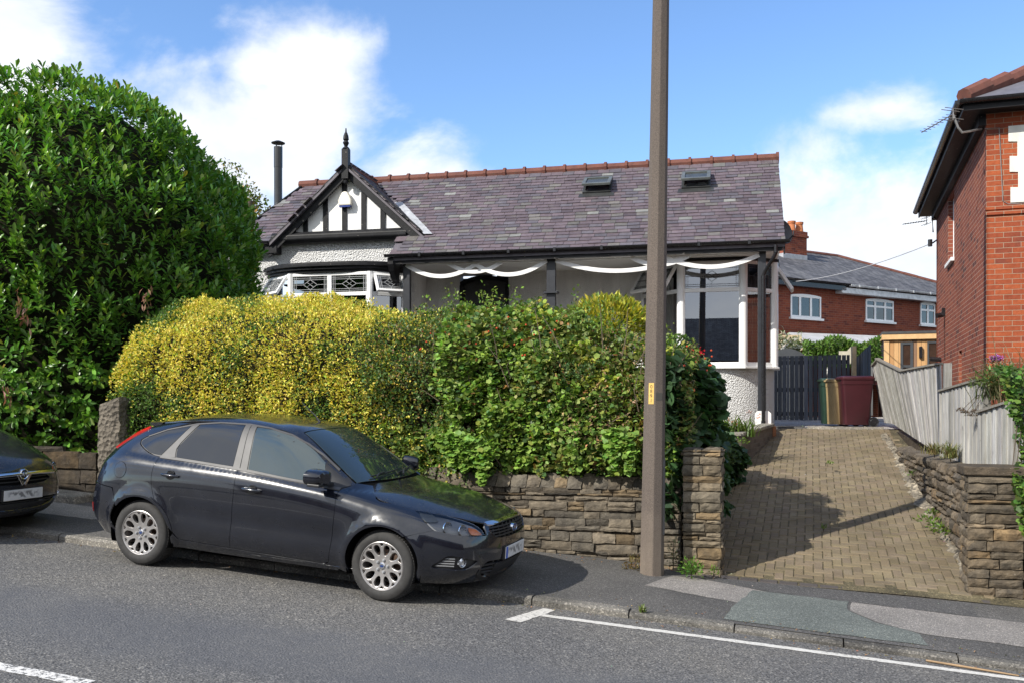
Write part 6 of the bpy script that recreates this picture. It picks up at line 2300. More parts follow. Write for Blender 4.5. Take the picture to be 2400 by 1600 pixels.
def Rn(s, v, z):
	s, v, z = np.broadcast_arrays(np.asarray(s, float), np.asarray(v, float), np.asarray(z, float))
	return np.stack([OX + s * U2[0] + v * V2[0], OY + s * U2[1] + v * V2[1], z], axis=-1)
UV3 = np.array([U2[0], U2[1], 0]); VV3 = np.array([V2[0], V2[1], 0]); ZV3 = np.array([0, 0, 1.0])
def tinted(base, n, var=0.18, hue=0.08):
	c = np.array(base)[None, :] * np.clip(rng.normal(1, var, (n, 1)), 0.45, 1.7)
	c = c * np.clip(rng.normal(1, hue, (n, 3)), 0.7, 1.35)
	return np.clip(c, 0.003, 0.9)
def foliage(name, parent, mat, sets):
	"""several (V, F, tint-per-face) sets in one mesh, in the parent's frame"""
	o = 0
	Vs, Fs, Cs = [], [], []
	for V, F, C in sets:
		Vs.append(V); Fs.append(F + o); Cs.append(C)
		o += len(V)
	V = np.concatenate(Vs)
	if parent is not None:
		V = V - np.array(parent.location)[None, :]
	return raw_mesh(name, V, np.concatenate(Fs), mat, parent, np.concatenate(Cs))
# ---- big cherry laurel
LX, LY = -8.3, 16.3
LRX, LRY = 3.75, 3.45
zk = np.array([0.3, 1.5, 2.6, 3.4, 4.2, 4.8, 5.42, 5.9, 6.38, 6.83, 6.97, 7.08])
fk = np.array([0.96, 0.97, 0.98, 1.0, 1.0, 0.98, 0.905, 0.825, 0.71, 0.54, 0.44, 0.2])
lau = thing('laurel_tree', 'huge rounded glossy green laurel filling the left side', 'laurel', (LX, LY, 0.4))
def laurel_pt(th, z):
	f = np.interp(z, zk, fk)
	cx, cy = np.cos(th), np.sin(th)
	e = 2.6
	rr = (np.abs(cx) ** e + np.abs(cy) ** e) ** (-1 / e)
	front = np.where(cy < 0, np.interp(z, [0.3, 1.2, 2.4, 3.3, 4.6, 7.5], [0.90, 0.90, 0.89, 0.93, 1.0, 1.0]), 1.0)
	return np.stack([LX + LRX * f * rr * cx, LY + LRY * f * rr * cy * front, z], axis=-1)
n = 5600
th = rng.uniform(radians(-200), radians(60), n)
z = rng.uniform(0.55, 7.08, n)
P = laurel_pt(th, z)
dn = 0.05
tx = laurel_pt(th + dn, z) - P
tz = laurel_pt(th, z + dn) - P
N = unit(np.cross(tx, tz))
# lumps
P = P + N * ((fbm(P, 0.9, 3) - 0.5) * 0.75)[:, None] + N * rng.uniform(-0.12, 0.05, n)[:, None]
low = np.clip((3.0 - P[:, 2]) / 1.2, 0, 1)[:, None]
D = unit(N * 0.50 + ZV3 * (1.0 - 1.05 * low) + rng.normal(0, 0.20, (n, 3)))
nl = 9
sets = []
shoot = np.repeat(np.arange(n), nl)
k = np.tile(np.arange(nl), n)
m = len(shoot)
d = D[shoot]
ref = unit(np.cross(d, rng.normal(0, 1, (m, 3))[0][None, :] + 0 * d))
e2 = np.cross(d, ref)
ph = k * 2.4 + rng.uniform(0, 6.28, n)[shoot] + rng.normal(0, 0.2, m)
spread = np.interp(k, [0, nl - 1], [1.25, 0.42]) + rng.normal(0, 0.12, m)
rad = ref * np.cos(ph)[:, None] + e2 * np.sin(ph)[:, None]
A = d * np.cos(spread)[:, None] + rad * np.sin(spread)[:, None] - ZV3 * (low[shoot] * 0.45)
base = P[shoot] + d * np.interp(k, [0, nl - 1], [-0.10, 0.10])[:, None]
up = d - rad * 0.2
L = rng.uniform(0.10, 0.155, m)
V, F = oblong_arrays(base, A, up + 1e-3, L, L * rng.uniform(0.34, 0.42, m), 0.14, 0.10)
young = rng.random(n)[shoot]
tint = tinted((0.105, 0.225, 0.032), m, 0.24, 0.10)
yg = (young > 0.72) & (k > 4)
tint[yg] = tinted((0.19, 0.33, 0.045), yg.sum(), 0.2, 0.1)
ye = rng.random(m) > 0.992
tint[ye] = tinted((0.30, 0.24, 0.04), ye.sum())
sets.append((V, F, np.repeat(tint, 6, axis=0)))
# inner leaves, tinted darker to deepen the shade between shoots
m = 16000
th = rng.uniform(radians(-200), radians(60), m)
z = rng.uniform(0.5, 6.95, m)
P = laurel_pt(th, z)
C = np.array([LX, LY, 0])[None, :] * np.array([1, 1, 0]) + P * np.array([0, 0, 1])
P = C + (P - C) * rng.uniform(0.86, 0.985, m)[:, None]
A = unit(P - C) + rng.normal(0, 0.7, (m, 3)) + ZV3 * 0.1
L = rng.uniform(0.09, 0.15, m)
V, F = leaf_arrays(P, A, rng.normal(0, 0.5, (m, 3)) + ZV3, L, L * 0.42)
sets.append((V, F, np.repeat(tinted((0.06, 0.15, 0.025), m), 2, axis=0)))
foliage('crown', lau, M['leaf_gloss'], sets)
# dead brown sprays
sets = []
for px, py in ((45, 700), (60, 735), (345, 690), (15, 915)):
	q = np.array(at(px, py, 13.1))
	m = 16
	P = q + rng.normal(0, 0.035, (m, 3)) + ZV3 * rng.uniform(-0.16, 0.1, m)[:, None]
	A = -ZV3 + rng.normal(0, 0.35, (m, 3))
	L = rng.uniform(0.08, 0.13, m)
	V, F = leaf_arrays(P, A, rng.normal(0, 1, (m, 3)), L, L * 0.3)
	sets.append((V, F, np.repeat(tinted((0.22, 0.115, 0.07), m, 0.25), 2, axis=0)))
foliage('dead_leaves', lau, M['leaf'], sets)
# solid heart coloured dark as inner shade, and stems
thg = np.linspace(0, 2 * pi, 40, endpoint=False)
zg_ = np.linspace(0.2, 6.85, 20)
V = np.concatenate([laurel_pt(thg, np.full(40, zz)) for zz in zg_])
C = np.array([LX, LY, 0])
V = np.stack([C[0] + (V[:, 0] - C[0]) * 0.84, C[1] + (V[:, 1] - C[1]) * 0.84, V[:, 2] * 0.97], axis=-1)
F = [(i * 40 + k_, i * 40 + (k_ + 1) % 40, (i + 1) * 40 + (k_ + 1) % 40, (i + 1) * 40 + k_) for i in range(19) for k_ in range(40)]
raw_mesh('shade_core', V - np.array(lau.location), F, M['core_shade'], lau)
for i in range(7):
	a = -1.9 + i * 0.28
	p = Vector((2.9 * cos(a), 2.6 * sin(a), 0))
	MB().tube([p * 0.55 + Vector((0, 0, -0.3)), p * 0.8 + Vector((0.1, 0, 1.2)), p * 0.95 + Vector((0.2, -0.1, 2.6))], [0.07, 0.055, 0.03], 7).build('trunk', M['twig'], lau)
# ---- hedges along the front wall
def hedge_front(s, z):
	"""front face of the hedge in street frame: how far v it stands"""
	return s, z
def hedge_top(s):
	return np.interp(s, [-5.3, -5.0, -4.6, -3.8, -2.4, -1.3, -0.7, 0.2, 1.0, 1.6, 2.1, 2.4, 2.6], [2.65, 3.02, 3.16, 3.24, 3.20, 2.88, 2.92, 3.0, 2.84, 2.56, 2.38, 2.34, 2.2])
def hedge_v(s, z):
	"""front face: upright, rounding back to the top"""
	ht = hedge_top(s)
	t_ = np.clip((z - (ht - 0.75)) / 0.75, 0, 1)
	v = 2.62 + 0.75 * t_ ** 2.2
	b = np.clip((1.25 - z) / 0.5, 0, 1)
	return v + 0.0 * b
def hedge_points(n, s0, s1, zlo, mix=0.74, depth=0.22, lump=0.30, seed=5):
	"""points and outward normals over front face and top of the hedge"""
	nf = int(n * mix)
	s = rng.uniform(s0, s1, nf)
	z = zlo + (hedge_top(s) - zlo) * rng.random(nf)
	v = hedge_v(s, z)
	t_ = np.clip((z - (hedge_top(s) - 0.75)) / 0.75, 0, 1)
	N = unit(-VV3[None, :] * (1 - 0.8 * t_[:, None]) + ZV3[None, :] * (0.15 + 0.9 * t_[:, None]))
	P = Rn(s, v, z)
	nt = n - nf
	s2 = rng.uniform(s0, s1, nt)
	v2 = rng.uniform(3.2, 4.6, nt)
	P2 = Rn(s2, v2, hedge_top(s2) - 0.02)
	N2 = np.tile(ZV3, (nt, 1))
	P, N = np.concatenate([P, P2]), np.concatenate([N, N2])
	sv_ = np.concatenate([s, s2])
	P = P + N * ((fbm(P, 2.2, seed) - 0.5) * lump + (fbm(P, 6.5, seed + 9) - 0.5) * 0.20)[:, None] - N * (rng.random(len(P)) ** 1.5 * depth)[:, None]
	return P, N, sv_
def core(name, parent, s0, s1, zlo, back=4.6, inset=0.24, top=0.24, vb=0.0):  # closed dark body inside a hedge, standing in for its inner shade
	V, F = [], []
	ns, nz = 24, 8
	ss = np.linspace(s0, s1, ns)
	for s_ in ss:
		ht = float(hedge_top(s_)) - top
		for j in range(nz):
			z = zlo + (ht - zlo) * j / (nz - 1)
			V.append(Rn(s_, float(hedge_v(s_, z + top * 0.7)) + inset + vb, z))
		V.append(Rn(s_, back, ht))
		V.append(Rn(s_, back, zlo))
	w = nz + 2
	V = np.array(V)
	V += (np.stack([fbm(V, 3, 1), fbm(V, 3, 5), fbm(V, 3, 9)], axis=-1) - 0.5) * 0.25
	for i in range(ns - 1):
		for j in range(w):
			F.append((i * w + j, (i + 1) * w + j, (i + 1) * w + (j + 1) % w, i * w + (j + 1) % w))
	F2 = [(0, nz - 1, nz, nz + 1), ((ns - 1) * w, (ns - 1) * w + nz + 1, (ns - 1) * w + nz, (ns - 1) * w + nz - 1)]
	raw_mesh(name, V - np.array(parent.location)[None, :], F + F2, M['core_shade'], parent)
gh = thing('golden_hedge', 'dense golden yellow privet hedge behind the dark hatchback', 'hedge', R(-3.2, 3.2, 0.95))
n = 68000
P, N, sv_ = hedge_points(n, -5.25, -0.1, 0.72, depth=0.16)
nx = 5200          # left end
v = rng.uniform(2.7, 4.4, nx)
z = rng.uniform(0.8, 2.9, nx)
PX = Rn(-5.15 + 0.5 * np.clip((z - 1.8) / 1.1, 0, 1) ** 2 - 0.10 * (1 - np.clip((z - 0.8) / 1.2, 0, 1)), v, z)
P = np.concatenate([P, PX + rng.normal(0, 0.05, PX.shape)]); N = np.concatenate([N, np.tile(-UV3, (nx, 1))]); sv_ = np.concatenate([sv_, np.full(nx, -5.1)])
zrel = (P[:, 2] - 0.8) / 2.4
edge = -1.25 + 0.9 * np.clip(1 - zrel * 2.3, 0, 1) + (fbm(P, 1.6, 44) - 0.5) * 0.8 + rng.normal(0, 0.28, len(P))
keep = sv_ < edge
P, N, sv_, zrel = P[keep], N[keep], sv_[keep], zrel[keep]
m = len(P)
A = N * 0.8 + ZV3 * 0.35 + rng.normal(0, 0.65, (m, 3))
L = rng.uniform(0.028, 0.050, m)
V, F = leaf_arrays(P, A, ZV3 * 0.8 + N * 0.6 + rng.normal(0, 0.5, (m, 3)), L, L * rng.uniform(0.48, 0.66, m), 0.2, 0.1)
g = fbm(P, 1.5, 12) + 0.22 * fbm(P, 5, 15) - 0.11 + rng.normal(0, 0.09, m)
green = g > (0.40 + 0.26 * np.clip(zrel * 1.5, 0, 1) + np.where(sv_ < -4.5, -0.16, 0.06))
t_ = tinted((0.66, 0.56, 0.095), m, 0.2, 0.07)
yel2 = rng.random(m) < 0.35
t_[yel2] = tinted((0.80, 0.64, 0.14), yel2.sum(), 0.18, 0.06)
lg = rng.random(m) < 0.28 - 0.16 * np.clip(zrel, 0, 1)
t_[lg] = tinted((0.38, 0.46, 0.07), lg.sum(), 0.2, 0.08)
t_[green] = tinted((0.10, 0.175, 0.04), green.sum(), 0.3, 0.1)
foliage('foliage', gh, M['leaf'], [(V, F, np.repeat(t_, 2, axis=0))])
core('shade_core', gh, -5.05, -0.75, 0.62)
mh = thing('mixed_hedge', 'overgrown mixed green hedge of rose and currant spilling over the stone wall', 'hedge', R(0.8, 3.2, 0.95))
sets = []
n = 52000
P, N, sv_ = hedge_points(n, -1.6, 2.45, 0.98, depth=0.34, lump=0.52, seed=21)
# right end, wrapping back along the drive
nx = 15000
v = 2.66 + rng.random(nx) ** 1.4 * 4.4
z = rng.uniform(0.55, 2.6, nx)
tp = np.interp(v, [2.6, 3.4, 4.4, 6.0, 7.2], [2.45, 2.4, 1.9, 1.55, 1.3])
z = 0.55 + (tp - 0.55) * rng.random(nx)
PX = Rn(2.42 + 0.20 * np.sin(v * 2.1) - 0.30 * np.clip((z - tp + 0.6) / 0.6, 0, 1) ** 2, v, z)
PX += UV3 * ((fbm(PX, 2.4, 31) - 0.5) * 0.5)[:, None] - UV3 * (rng.random(nx) * 0.2)[:, None]
endm = np.concatenate([np.zeros(len(P), bool), np.ones(nx, bool)])
P = np.concatenate([P, PX]); N = np.concatenate([N, np.tile(UV3, (nx, 1))]); sv_ = np.concatenate([sv_, np.full(nx, 2.45)])
zrel = (P[:, 2] - 0.8) / 2.4
edge = -1.25 + 0.9 * np.clip(1 - zrel * 2.3, 0, 1) + (fbm(P, 1.6, 44) - 0.5) * 0.7
keep = (sv_ > edge - 0.35) & (fbm(P, 3.0, 61) > np.where(endm, 0.0, 0.31))
P, N, sv_, zrel, endm = P[keep], N[keep], sv_[keep], zrel[keep], endm[keep]
m = len(P)
f1, f2, f3 = fbm(P, 1.1, 71), fbm(P, 2.6, 77), rng.random(m)
# kinds by place: fine dark rose at the left, currant in the middle, dried stuff to the right, broad leaves at the end
fine = ((sv_ < -0.35 + (f1 - 0.5) * 1.2) & (zrel > 0.30)) | (f2 > 0.66)
dry = (sv_ > 1.15 + (f1 - 0.5) * 1.3) & (zrel > 0.20) & (zrel < 0.92) & ~endm & (f3 < 0.62)
broad = endm & (zrel < 0.62)
lob = ~fine & ~dry & ~broad
for mask, kind in ((fine, 0), (dry, 1), (lob, 2), (broad, 3)):
	q = np.where(mask)[0]
	if kind in (1, 2): q = q[rng.random(len(q)) < 0.78]
	if kind == 3: q = q[rng.random(len(q)) < 0.30]
	k_ = len(q)
	A = N[q] * 0.65 + ZV3 * (0.05 if kind in (2, 3) else 0.35) + rng.normal(0, 0.6, (k_, 3))
	Up = ZV3 * 0.9 + N[q] * 0.75 + rng.normal(0, 0.45, (k_, 3))
	if kind == 0:
		L = rng.uniform(0.030, 0.055, k_)
		V, F = leaf_arrays(P[q], A, Up, L, L * 0.55)
		t_ = tinted((0.095, 0.16, 0.045), k_, 0.28, 0.1)
		br_ = rng.random(k_) < 0.13
		t_[br_] = tinted((0.30, 0.18, 0.08), br_.sum(), 0.3, 0.1)
		yl = rng.random(k_) < 0.10
		t_[yl] = tinted((0.30, 0.30, 0.05), yl.sum(), 0.2, 0.1)
		C_ = np.repeat(t_, 2, axis=0)
	elif kind == 1:
		L = rng.uniform(0.030, 0.060, k_)
		V, F = leaf_arrays(P[q], A, Up, L, L * 0.42, 0.35, 0.3)
		t_ = tinted((0.34, 0.235, 0.12), k_, 0.28, 0.1)
		gg = rng.random(k_) < 0.52
		t_[gg] = tinted((0.12, 0.18, 0.04), gg.sum(), 0.3, 0.1)
		C_ = np.repeat(t_, 2, axis=0)
	elif kind == 2:
		L = rng.uniform(0.034, 0.074, k_)
		V, F = lobed_arrays(P[q], A, Up, L, L * 1.0)
		t_ = tinted((0.215, 0.32, 0.06), k_, 0.25, 0.09)
		yl = (f1[q] + 0.3 * (zrel[q] - 0.5) > 0.62) & (rng.random(k_) < 0.75)
		t_[yl] = tinted((0.36, 0.39, 0.06), yl.sum(), 0.25, 0.08)
		ol = fbm(P[q], 1.9, 91) > 0.52
		t_[ol] = tinted((0.20, 0.25, 0.06), ol.sum(), 0.28, 0.1)
		rd = rng.random(k_) < 0.03 + 0.08 * np.clip(zrel[q] - 0.6, 0, 1)
		t_[rd] = tinted((0.33, 0.19, 0.07), rd.sum(), 0.3, 0.12)
		dk = rng.random(k_) < 0.2
		t_[dk] = tinted((0.08, 0.155, 0.04), dk.sum(), 0.25, 0.08)
		C_ = np.repeat(t_, 4, axis=0)
	else:
		L = rng.uniform(0.10, 0.19, k_)
		V, F = lobed_arrays(P[q], A - ZV3 * 0.35, Up, L, L * 1.05)
		t_ = tinted((0.05, 0.10, 0.045), k_, 0.3, 0.1)
		C_ = np.repeat(t_, 4, axis=0)
	sets.append((V, F, C_))
# sprays standing out of the top
for i in range(60):
	s_ = rng.uniform(-1.1, 2.2)
	p0 = Rn(s_, rng.uniform(2.9, 3.5), float(hedge_top(s_)) - 0.12)
	hgt = rng.uniform(0.12, 0.42)
	k_ = int(hgt * 70)
	tt = rng.random(k_)
	ln = rng.normal(0, 0.14, 3)
	P_ = p0 + (ZV3 * hgt + ln * hgt)[None, :] * tt[:, None] + rng.normal(0, 0.03, (k_, 3))
	L = rng.uniform(0.035, 0.06, k_)
	V, F = leaf_arrays(P_, rng.normal(0, 0.8, (k_, 3)) + ZV3 * 0.5, rng.normal(0, 0.5, (k_, 3)) + ZV3, L, L * 0.55)
	sets.append((V, F, np.repeat(tinted((0.19, 0.27, 0.05), k_, 0.3, 0.12), 2, axis=0)))
# tresses hanging over the wall
for px, py0, py1, wpx in ((1130, 1070, 1130, 30), (1090, 1060, 1100, 30), (1440, 1040, 1085, 22), (1475, 1050, 1105, 18), (1060, 1050, 1085, 30)):
	k_ = 260
	py = rng.uniform(py0 - 40, py1, k_)
	taper = np.clip((py1 - py) / (py1 - py0 + 20), 0.15, 1)
	xs = px + rng.normal(0, 1, k_) * wpx * 0.6 * taper
	dd = np.full(k_, 0.0)
	a_ = (xs - 1200) / 2200
	dd = (2.50 - (-OX * V2[0] - OY * V2[1])) / (a_ * V2[0] + V2[1]) + rng.uniform(-0.06, 0.06, k_)
	P_ = np.stack([a_ * dd, dd, EYE + (955 - py) / 2200 * dd], axis=-1)
	L = rng.uniform(0.045, 0.085, k_)
	V, F = lobed_arrays(P_, -VV3 * 0.7 - ZV3 * 0.3 + rng.normal(0, 0.5, (k_, 3)), ZV3 - VV3 * 0.7 + rng.normal(0, 0.3, (k_, 3)), L, L * 1.0)
	sets.append((V, F, np.repeat(tinted((0.185, 0.31, 0.055), k_, 0.25, 0.08), 4, axis=0)))
foliage('foliage', mh, M['leaf'], sets)
core('shade_core', mh, -0.9, 2.20, 0.8, back=4.4, inset=0.40, top=0.40)
tw = MB()
r_ = random.Random(77)
for i in range(46):
	s_ = r_.uniform(-1.2, 2.3)
	z0 = r_.uniform(0.95, 2.4)
	p = Vector(Rn(s_, 2.72, z0))
	q = p + Vector(UV3) * r_.uniform(-0.3, 0.3) + Vector((0, 0, r_.uniform(0.15, 0.6))) - Vector(VV3) * r_.uniform(0.02, 0.12)
	tw.tube([p, (p + q) / 2 + Vector((r_.uniform(-.05, .05), 0, r_.uniform(-.03, .05))), q], [0.007, 0.005, 0.003], 5)
tw.v = [p - Vector(mh.location) for p in tw.v]
tw.build('stems', plain('pale dry stem', (0.12, 0.09, 0.06), 0.9), mh)
# red hips and blooms
HIP = plain('orange red rose hip', (0.50, 0.07, 0.02), 0.4)
hip0 = None
for i in range(46):
	s_ = r_.uniform(-0.9, 0.9) if i < 26 else 2.35
	if i < 26:
		z0 = r_.uniform(2.3, float(hedge_top(s_)) + 0.02)
		p = Vector(Rn(s_, float(hedge_v(s_, z0)) - 0.06, z0))
	else:
		p = Vector(Rn(r_.uniform(2.3, 2.6), r_.uniform(2.7, 3.6), r_.uniform(1.7, 2.45)))
	if hip0 is None:
		hip0 = MB().lathe([(0.0, -0.014), (0.011, -0.006), (0.012, 0.004), (0.0, 0.014)], 7, cap=False).build('rose_hip', HIP, mh)
		ho = hip0
	else:
		ho = hip0.copy()
		COL.objects.link(ho)
	ho.location = p - Vector(mh.location)
# ---- yellow variegated shrub behind the pole
vs_ = thing('variegated_shrub', 'bright yellow and green variegated shrub behind the mixed hedge', 'shrub', at(1440, 760, 12.1))
n = 3400
u = unit(rng.normal(0, 1, (n, 3)))
u[:, 2] = np.abs(u[:, 2])
c0_ = np.array(at(1425, 790, 12.2))
P = c0_ + u * np.array([0.62, 0.5, 0.52]) * rng.uniform(0.72, 1.0, n)[:, None]
A = u * 0.8 + ZV3 * 0.3 + rng.normal(0, 0.4, (n, 3))
L = rng.uniform(0.07, 0.12, n)
V, F = leaf_arrays(P, A, ZV3 + u * 0.5, L, L * 0.3)
t_ = tinted((0.50, 0.45, 0.07), n, 0.2, 0.07)
gg = rng.random(n) < 0.3
t_[gg] = tinted((0.16, 0.24, 0.04), gg.sum(), 0.2)
foliage('foliage', vs_, M['leaf'], [(V, F, np.repeat(t_, 2, axis=0))])
MB().tube([(0, 0.1, -1.6), (0.02, 0.1, -0.3)], [0.03, 0.02], 6).build('stem', M['twig'], vs_)
# ---- small plants
def blades(n, c, spread, length, width, arch, tint, lean=None):
	"""arching strap leaves as strips of quads"""
	seg = 5
	az = rng.uniform(0, 2 * pi, n)
	dr = np.stack([np.cos(az), np.sin(az), np.zeros(n)], axis=-1)
	if lean is not None:
		dr = unit(dr + np.array(lean)[None, :])
	L = rng.uniform(length * 0.6, length, n)[:, None]
	ar = rng.uniform(0.3, 1.0, n)[:, None] * arch
	base = np.array(c)[None, :] + rng.normal(0, 1, (n, 3)) * np.array([spread, spread, 0.01])[None, :]
	sd = np.cross(dr, ZV3)
	rows = []
	for i in range(seg + 1):
		t_ = i / seg
		ctr = base + dr * L * (0.22 * t_ + 0.78 * t_ ** 2 * ar) + ZV3 * L * (t_ * 1.0 - ar * 0.75 * t_ ** 2.4)
		w = width * (1 - t_ ** 2 * 0.92) * 0.5
		rows += [ctr - sd * w, ctr + sd * w]
	V = np.stack(rows, axis=1).reshape(-1, 3)
	b = np.arange(n)[:, None] * (2 * seg + 2)
	F = np.concatenate([b + np.array([[2 * i, 2 * i + 1, 2 * i + 3, 2 * i + 2]]) for i in range(seg)], axis=1).reshape(-1, 4)
	return V, F, np.repeat(tint, seg, axis=0)
def tuft(c, n, r, size, tint, hgt=None, lob=False):
	hgt = hgt or r
	u = unit(rng.normal(0, 1, (n, 3)))
	u[:, 2] = np.abs(u[:, 2])
	P = np.array(c) + u * np.array([r, r, hgt]) * (rng.random(n) ** 0.5)[:, None]
	A = u + ZV3 * 0.3 + rng.normal(0, 0.5, (n, 3))
	L = rng.uniform(size * 0.6, size, n)
	if lob:
		V, F = lobed_arrays(P, A, ZV3 + rng.normal(0, 0.4, (n, 3)), L, L)
		return V, F, np.repeat(tint, 4, axis=0)
	V, F = leaf_arrays(P, A, ZV3 + rng.normal(0, 0.4, (n, 3)), L, L * 0.45)
	return V, F, np.repeat(tint, 2, axis=0)
# orange flowered strap plants in the planter
q = at(1708, 1018, 15.6)
lily = thing('daylily', 'strappy green plant with small orange flowers in the brick planter', 'plant', q)
sets = []
for px, n_, ln_ in ((1664, 40, 0.42), (1690, 70, 0.5), (1722, 60, 0.44), (1750, 60, 0.42), (1640, 40, 0.4)):
	sets.append(blades(n_, at(px, 1022, 15.5), 0.10, ln_ * 1.25, 0.022, 0.9, tinted((0.12, 0.18, 0.035), n_, 0.3, 0.1)))
sets.append(tuft(at(1690, 1018, 15.4), 220, 0.32, 0.06, tinted((0.09, 0.17, 0.025), 220), 0.22))
sets.append(tuft(at(1738, 1040, 15.0), 60, 0.12, 0.05, tinted((0.13, 0.22, 0.03), 60), 0.12))
foliage('leaves', lily, M['leaf'], sets)
fl = []
for px, py in ((1680, 975), (1672, 982), (1700, 974), (1705, 978), (1720, 986), (1757, 964), (1726, 990), (1777, 974), (1688, 968)):
	k_ = 7
	P = np.array(at(px, py, 15.6)) + rng.normal(0, 0.015, (k_, 3))
	L = rng.uniform(0.03, 0.05, k_)
	V, F = leaf_arrays(P, rng.normal(0, 1, (k_, 3)), rng.normal(0, 1, (k_, 3)), L, L * 0.5)
	foliage('flower', lily, M['leaf'], [(V, F, np.repeat(tinted((0.70, 0.16, 0.06), k_, 0.2, 0.08), 2, axis=0))])
st_ = MB()
for px, py in ((1680, 975), (1703, 974), (1757, 964), (1722, 986)):
	st_.tube([at(px + 8, 1020, 15.6) - q, at(px, py, 15.6) - q], [0.006, 0.004], 5)
st_.build('stalks', M['twig'], lily)
# big rose bloom by the bay
ro = thing('rose_bush', 'rose bush with red bloom and orange hips below the big bay window pane', 'rose', at(1600, 860, 11.6))
sets = []
q = np.array(at(1588, 850, 11.5))
k_ = 2600
u = unit(rng.normal(0, 1, (k_, 3)))
P = q + u * np.array([0.27, 0.3, 0.34]) * (rng.random(k_) ** 0.4)[:, None]
L = rng.uniform(0.03, 0.058, k_)
V, F = leaf_arrays(P, u * 0.6 + rng.normal(0, 0.5, (k_, 3)), ZV3 + rng.normal(0, 0.5, (k_, 3)), L, L * 0.55)
sets.append((V, F, np.repeat(tinted((0.075, 0.13, 0.026), k_, 0.3, 0.1), 2, axis=0)))
foliage('foliage', ro, M['leaf'], sets)
k_ = 60
P = np.array(at(1639, 824, 11.4)) + rng.normal(0, 0.024, (k_, 3))
L = rng.uniform(0.025, 0.04, k_)
V, F = leaf_arrays(P, rng.normal(0, 1, (k_, 3)), rng.normal(0, 1, (k_, 3)), L, L * 0.8)
foliage('bloom', ro, M['leaf'], [(V, F, np.repeat(tinted((0.55, 0.02, 0.035), k_, 0.2, 0.05), 2, axis=0))])
MB().tube([Vector((0, 0, -1.0)), Vector((-0.03, 0, 0)), at(1639, 826, 11.4) - Vector(ro.location)], [0.012, 0.008, 0.004], 6).build('stem', M['twig'], ro)
# sycamore sapling with large dark leaves at the hedge end
sy = thing('sycamore_sapling', 'sycamore sapling with large dark lobed leaves hanging past the lamp post', 'sapling', at(1590, 1060, 10.9))
sets = []
k_ = 360
px = rng.uniform(1545, 1650, k_)
py = rng.uniform(900, 1075, k_)
lim = 1600 + 55 * np.clip((1080 - py) / 160, 0, 1) + 12
ok = px < lim
px, py = px[ok], py[ok]
k_ = len(px)
dd = rng.uniform(10.9, 11.7, k_)
P = np.stack([(px - 1200) / 2200 * dd, dd, EYE + (955 - py) / 2200 * dd], axis=-1)
A = np.array([0.5, -0.4, -0.45])[None, :] + rng.normal(0, 0.45, (k_, 3))
L = rng.uniform(0.10, 0.20, k_)
V, F = lobed_arrays(P, A, ZV3 * 0.9 + np.array([0.3, -0.5, 0])[None, :] + rng.normal(0, 0.3, (k_, 3)), L, L * 1.1)
sets.append((V, F, np.repeat(tinted((0.05, 0.095, 0.045), k_, 0.3, 0.1), 4, axis=0)))
foliage('leaves', sy, M['leaf'], sets)
st_ = MB()
for i in range(5):
	st_.tube([Vector((r_.uniform(-.1, .1), r_.uniform(0, .3), -0.4)), Vector((r_.uniform(-.15, .1), r_.uniform(0, .3), 0.4)), Vector((r_.uniform(0, .3), r_.uniform(-.1, .2), 0.85))], [0.014, 0.01, 0.005], 5)
st_.build('stem', M['twig'], sy)
def weed(name, label, px, py, d, n, r, size, col, hgt=None, blade=False, lob=False):
	q = at(px, py, d)
	w = thing(name, label, 'weed', q, group='weeds growing from the joints')
	if blade:
		s_ = blades(n, q, r * 0.5, size, 0.012, 0.8, tinted(col, n, 0.3, 0.1))
	else:
		s_ = tuft(q, n, r, size, tinted(col, n, 0.3, 0.1), hgt, lob)
	foliage('leaves', w, M['leaf'], [s_])
	MB().tube([(0, 0, -0.05), (0.005, 0, (hgt or r) * 0.7)], [0.006, 0.004], 5).build('stem', M['twig'], w)
	return w
weed('weed_tuft', 'dry brownish weed at the left foot of the lamp post', 1488, 1336, 10.05, 170, 0.13, 0.05, (0.20, 0.14, 0.06), 0.16)
weed('weed_tuft', 'grey green seeding weed between lamp post and gate pier', 1578, 1322, 10.0, 150, 0.07, 0.04, (0.20, 0.19, 0.11), 0.34)
weed('weed_tuft', 'fresh green leafy weed at the foot of the sunlit gate pier', 1620, 1345, 9.75, 220, 0.13, 0.055, (0.10, 0.20, 0.03), 0.17)
weed('weed_tuft', 'small green sprig at the right corner of the sunlit gate pier', 1672, 1345, 9.8, 60, 0.07, 0.04, (0.11, 0.19, 0.03), 0.09)
weed('weed_tuft', 'bushy herb growing out of the back of the sunlit gate pier', 1705, 1090, 11.8, 260, 0.16, 0.05, (0.085, 0.13, 0.035), 0.36)
for px, py, d, lab in ((2145, 1112, 13.8, 'green dandelion tuft at the foot of the retaining wall below the fence'), (2190, 1205, 11.9, 'flat green weed patch on the drive beside the lamp post shadow'),
					(2200, 1235, 11.3, 'scattered green weeds low on the right side of the drive'), (2215, 1248, 11.0, 'leafy green weed against the right retaining wall near the dark pier'), (2175, 1222, 11.5, 'thin green weed in the paving left of the larger tufts')):
	weed('weed_tuft', lab, px, py, d, 46, 0.16, 0.075, (0.12, 0.20, 0.03), 0.05)
weed('grass_tuft', 'yellowing grass tuft on top of the retaining wall left of the pier', 2190, 1062, 12.2, 90, 0.10, 0.26, (0.22, 0.20, 0.08), 0.2, blade=True)
weed('grass_tuft', 'tall dry grass tuft on the retaining wall below the middle fence panel', 2228, 1072, 11.6, 110, 0.08, 0.30, (0.20, 0.20, 0.08), 0.2, blade=True)
weed('grass_tuft', 'tiny grass tuft in the shade of the drive entrance', 1930, 1235, 11.5, 24, 0.05, 0.07, (0.12, 0.2, 0.04), 0.05, blade=True)
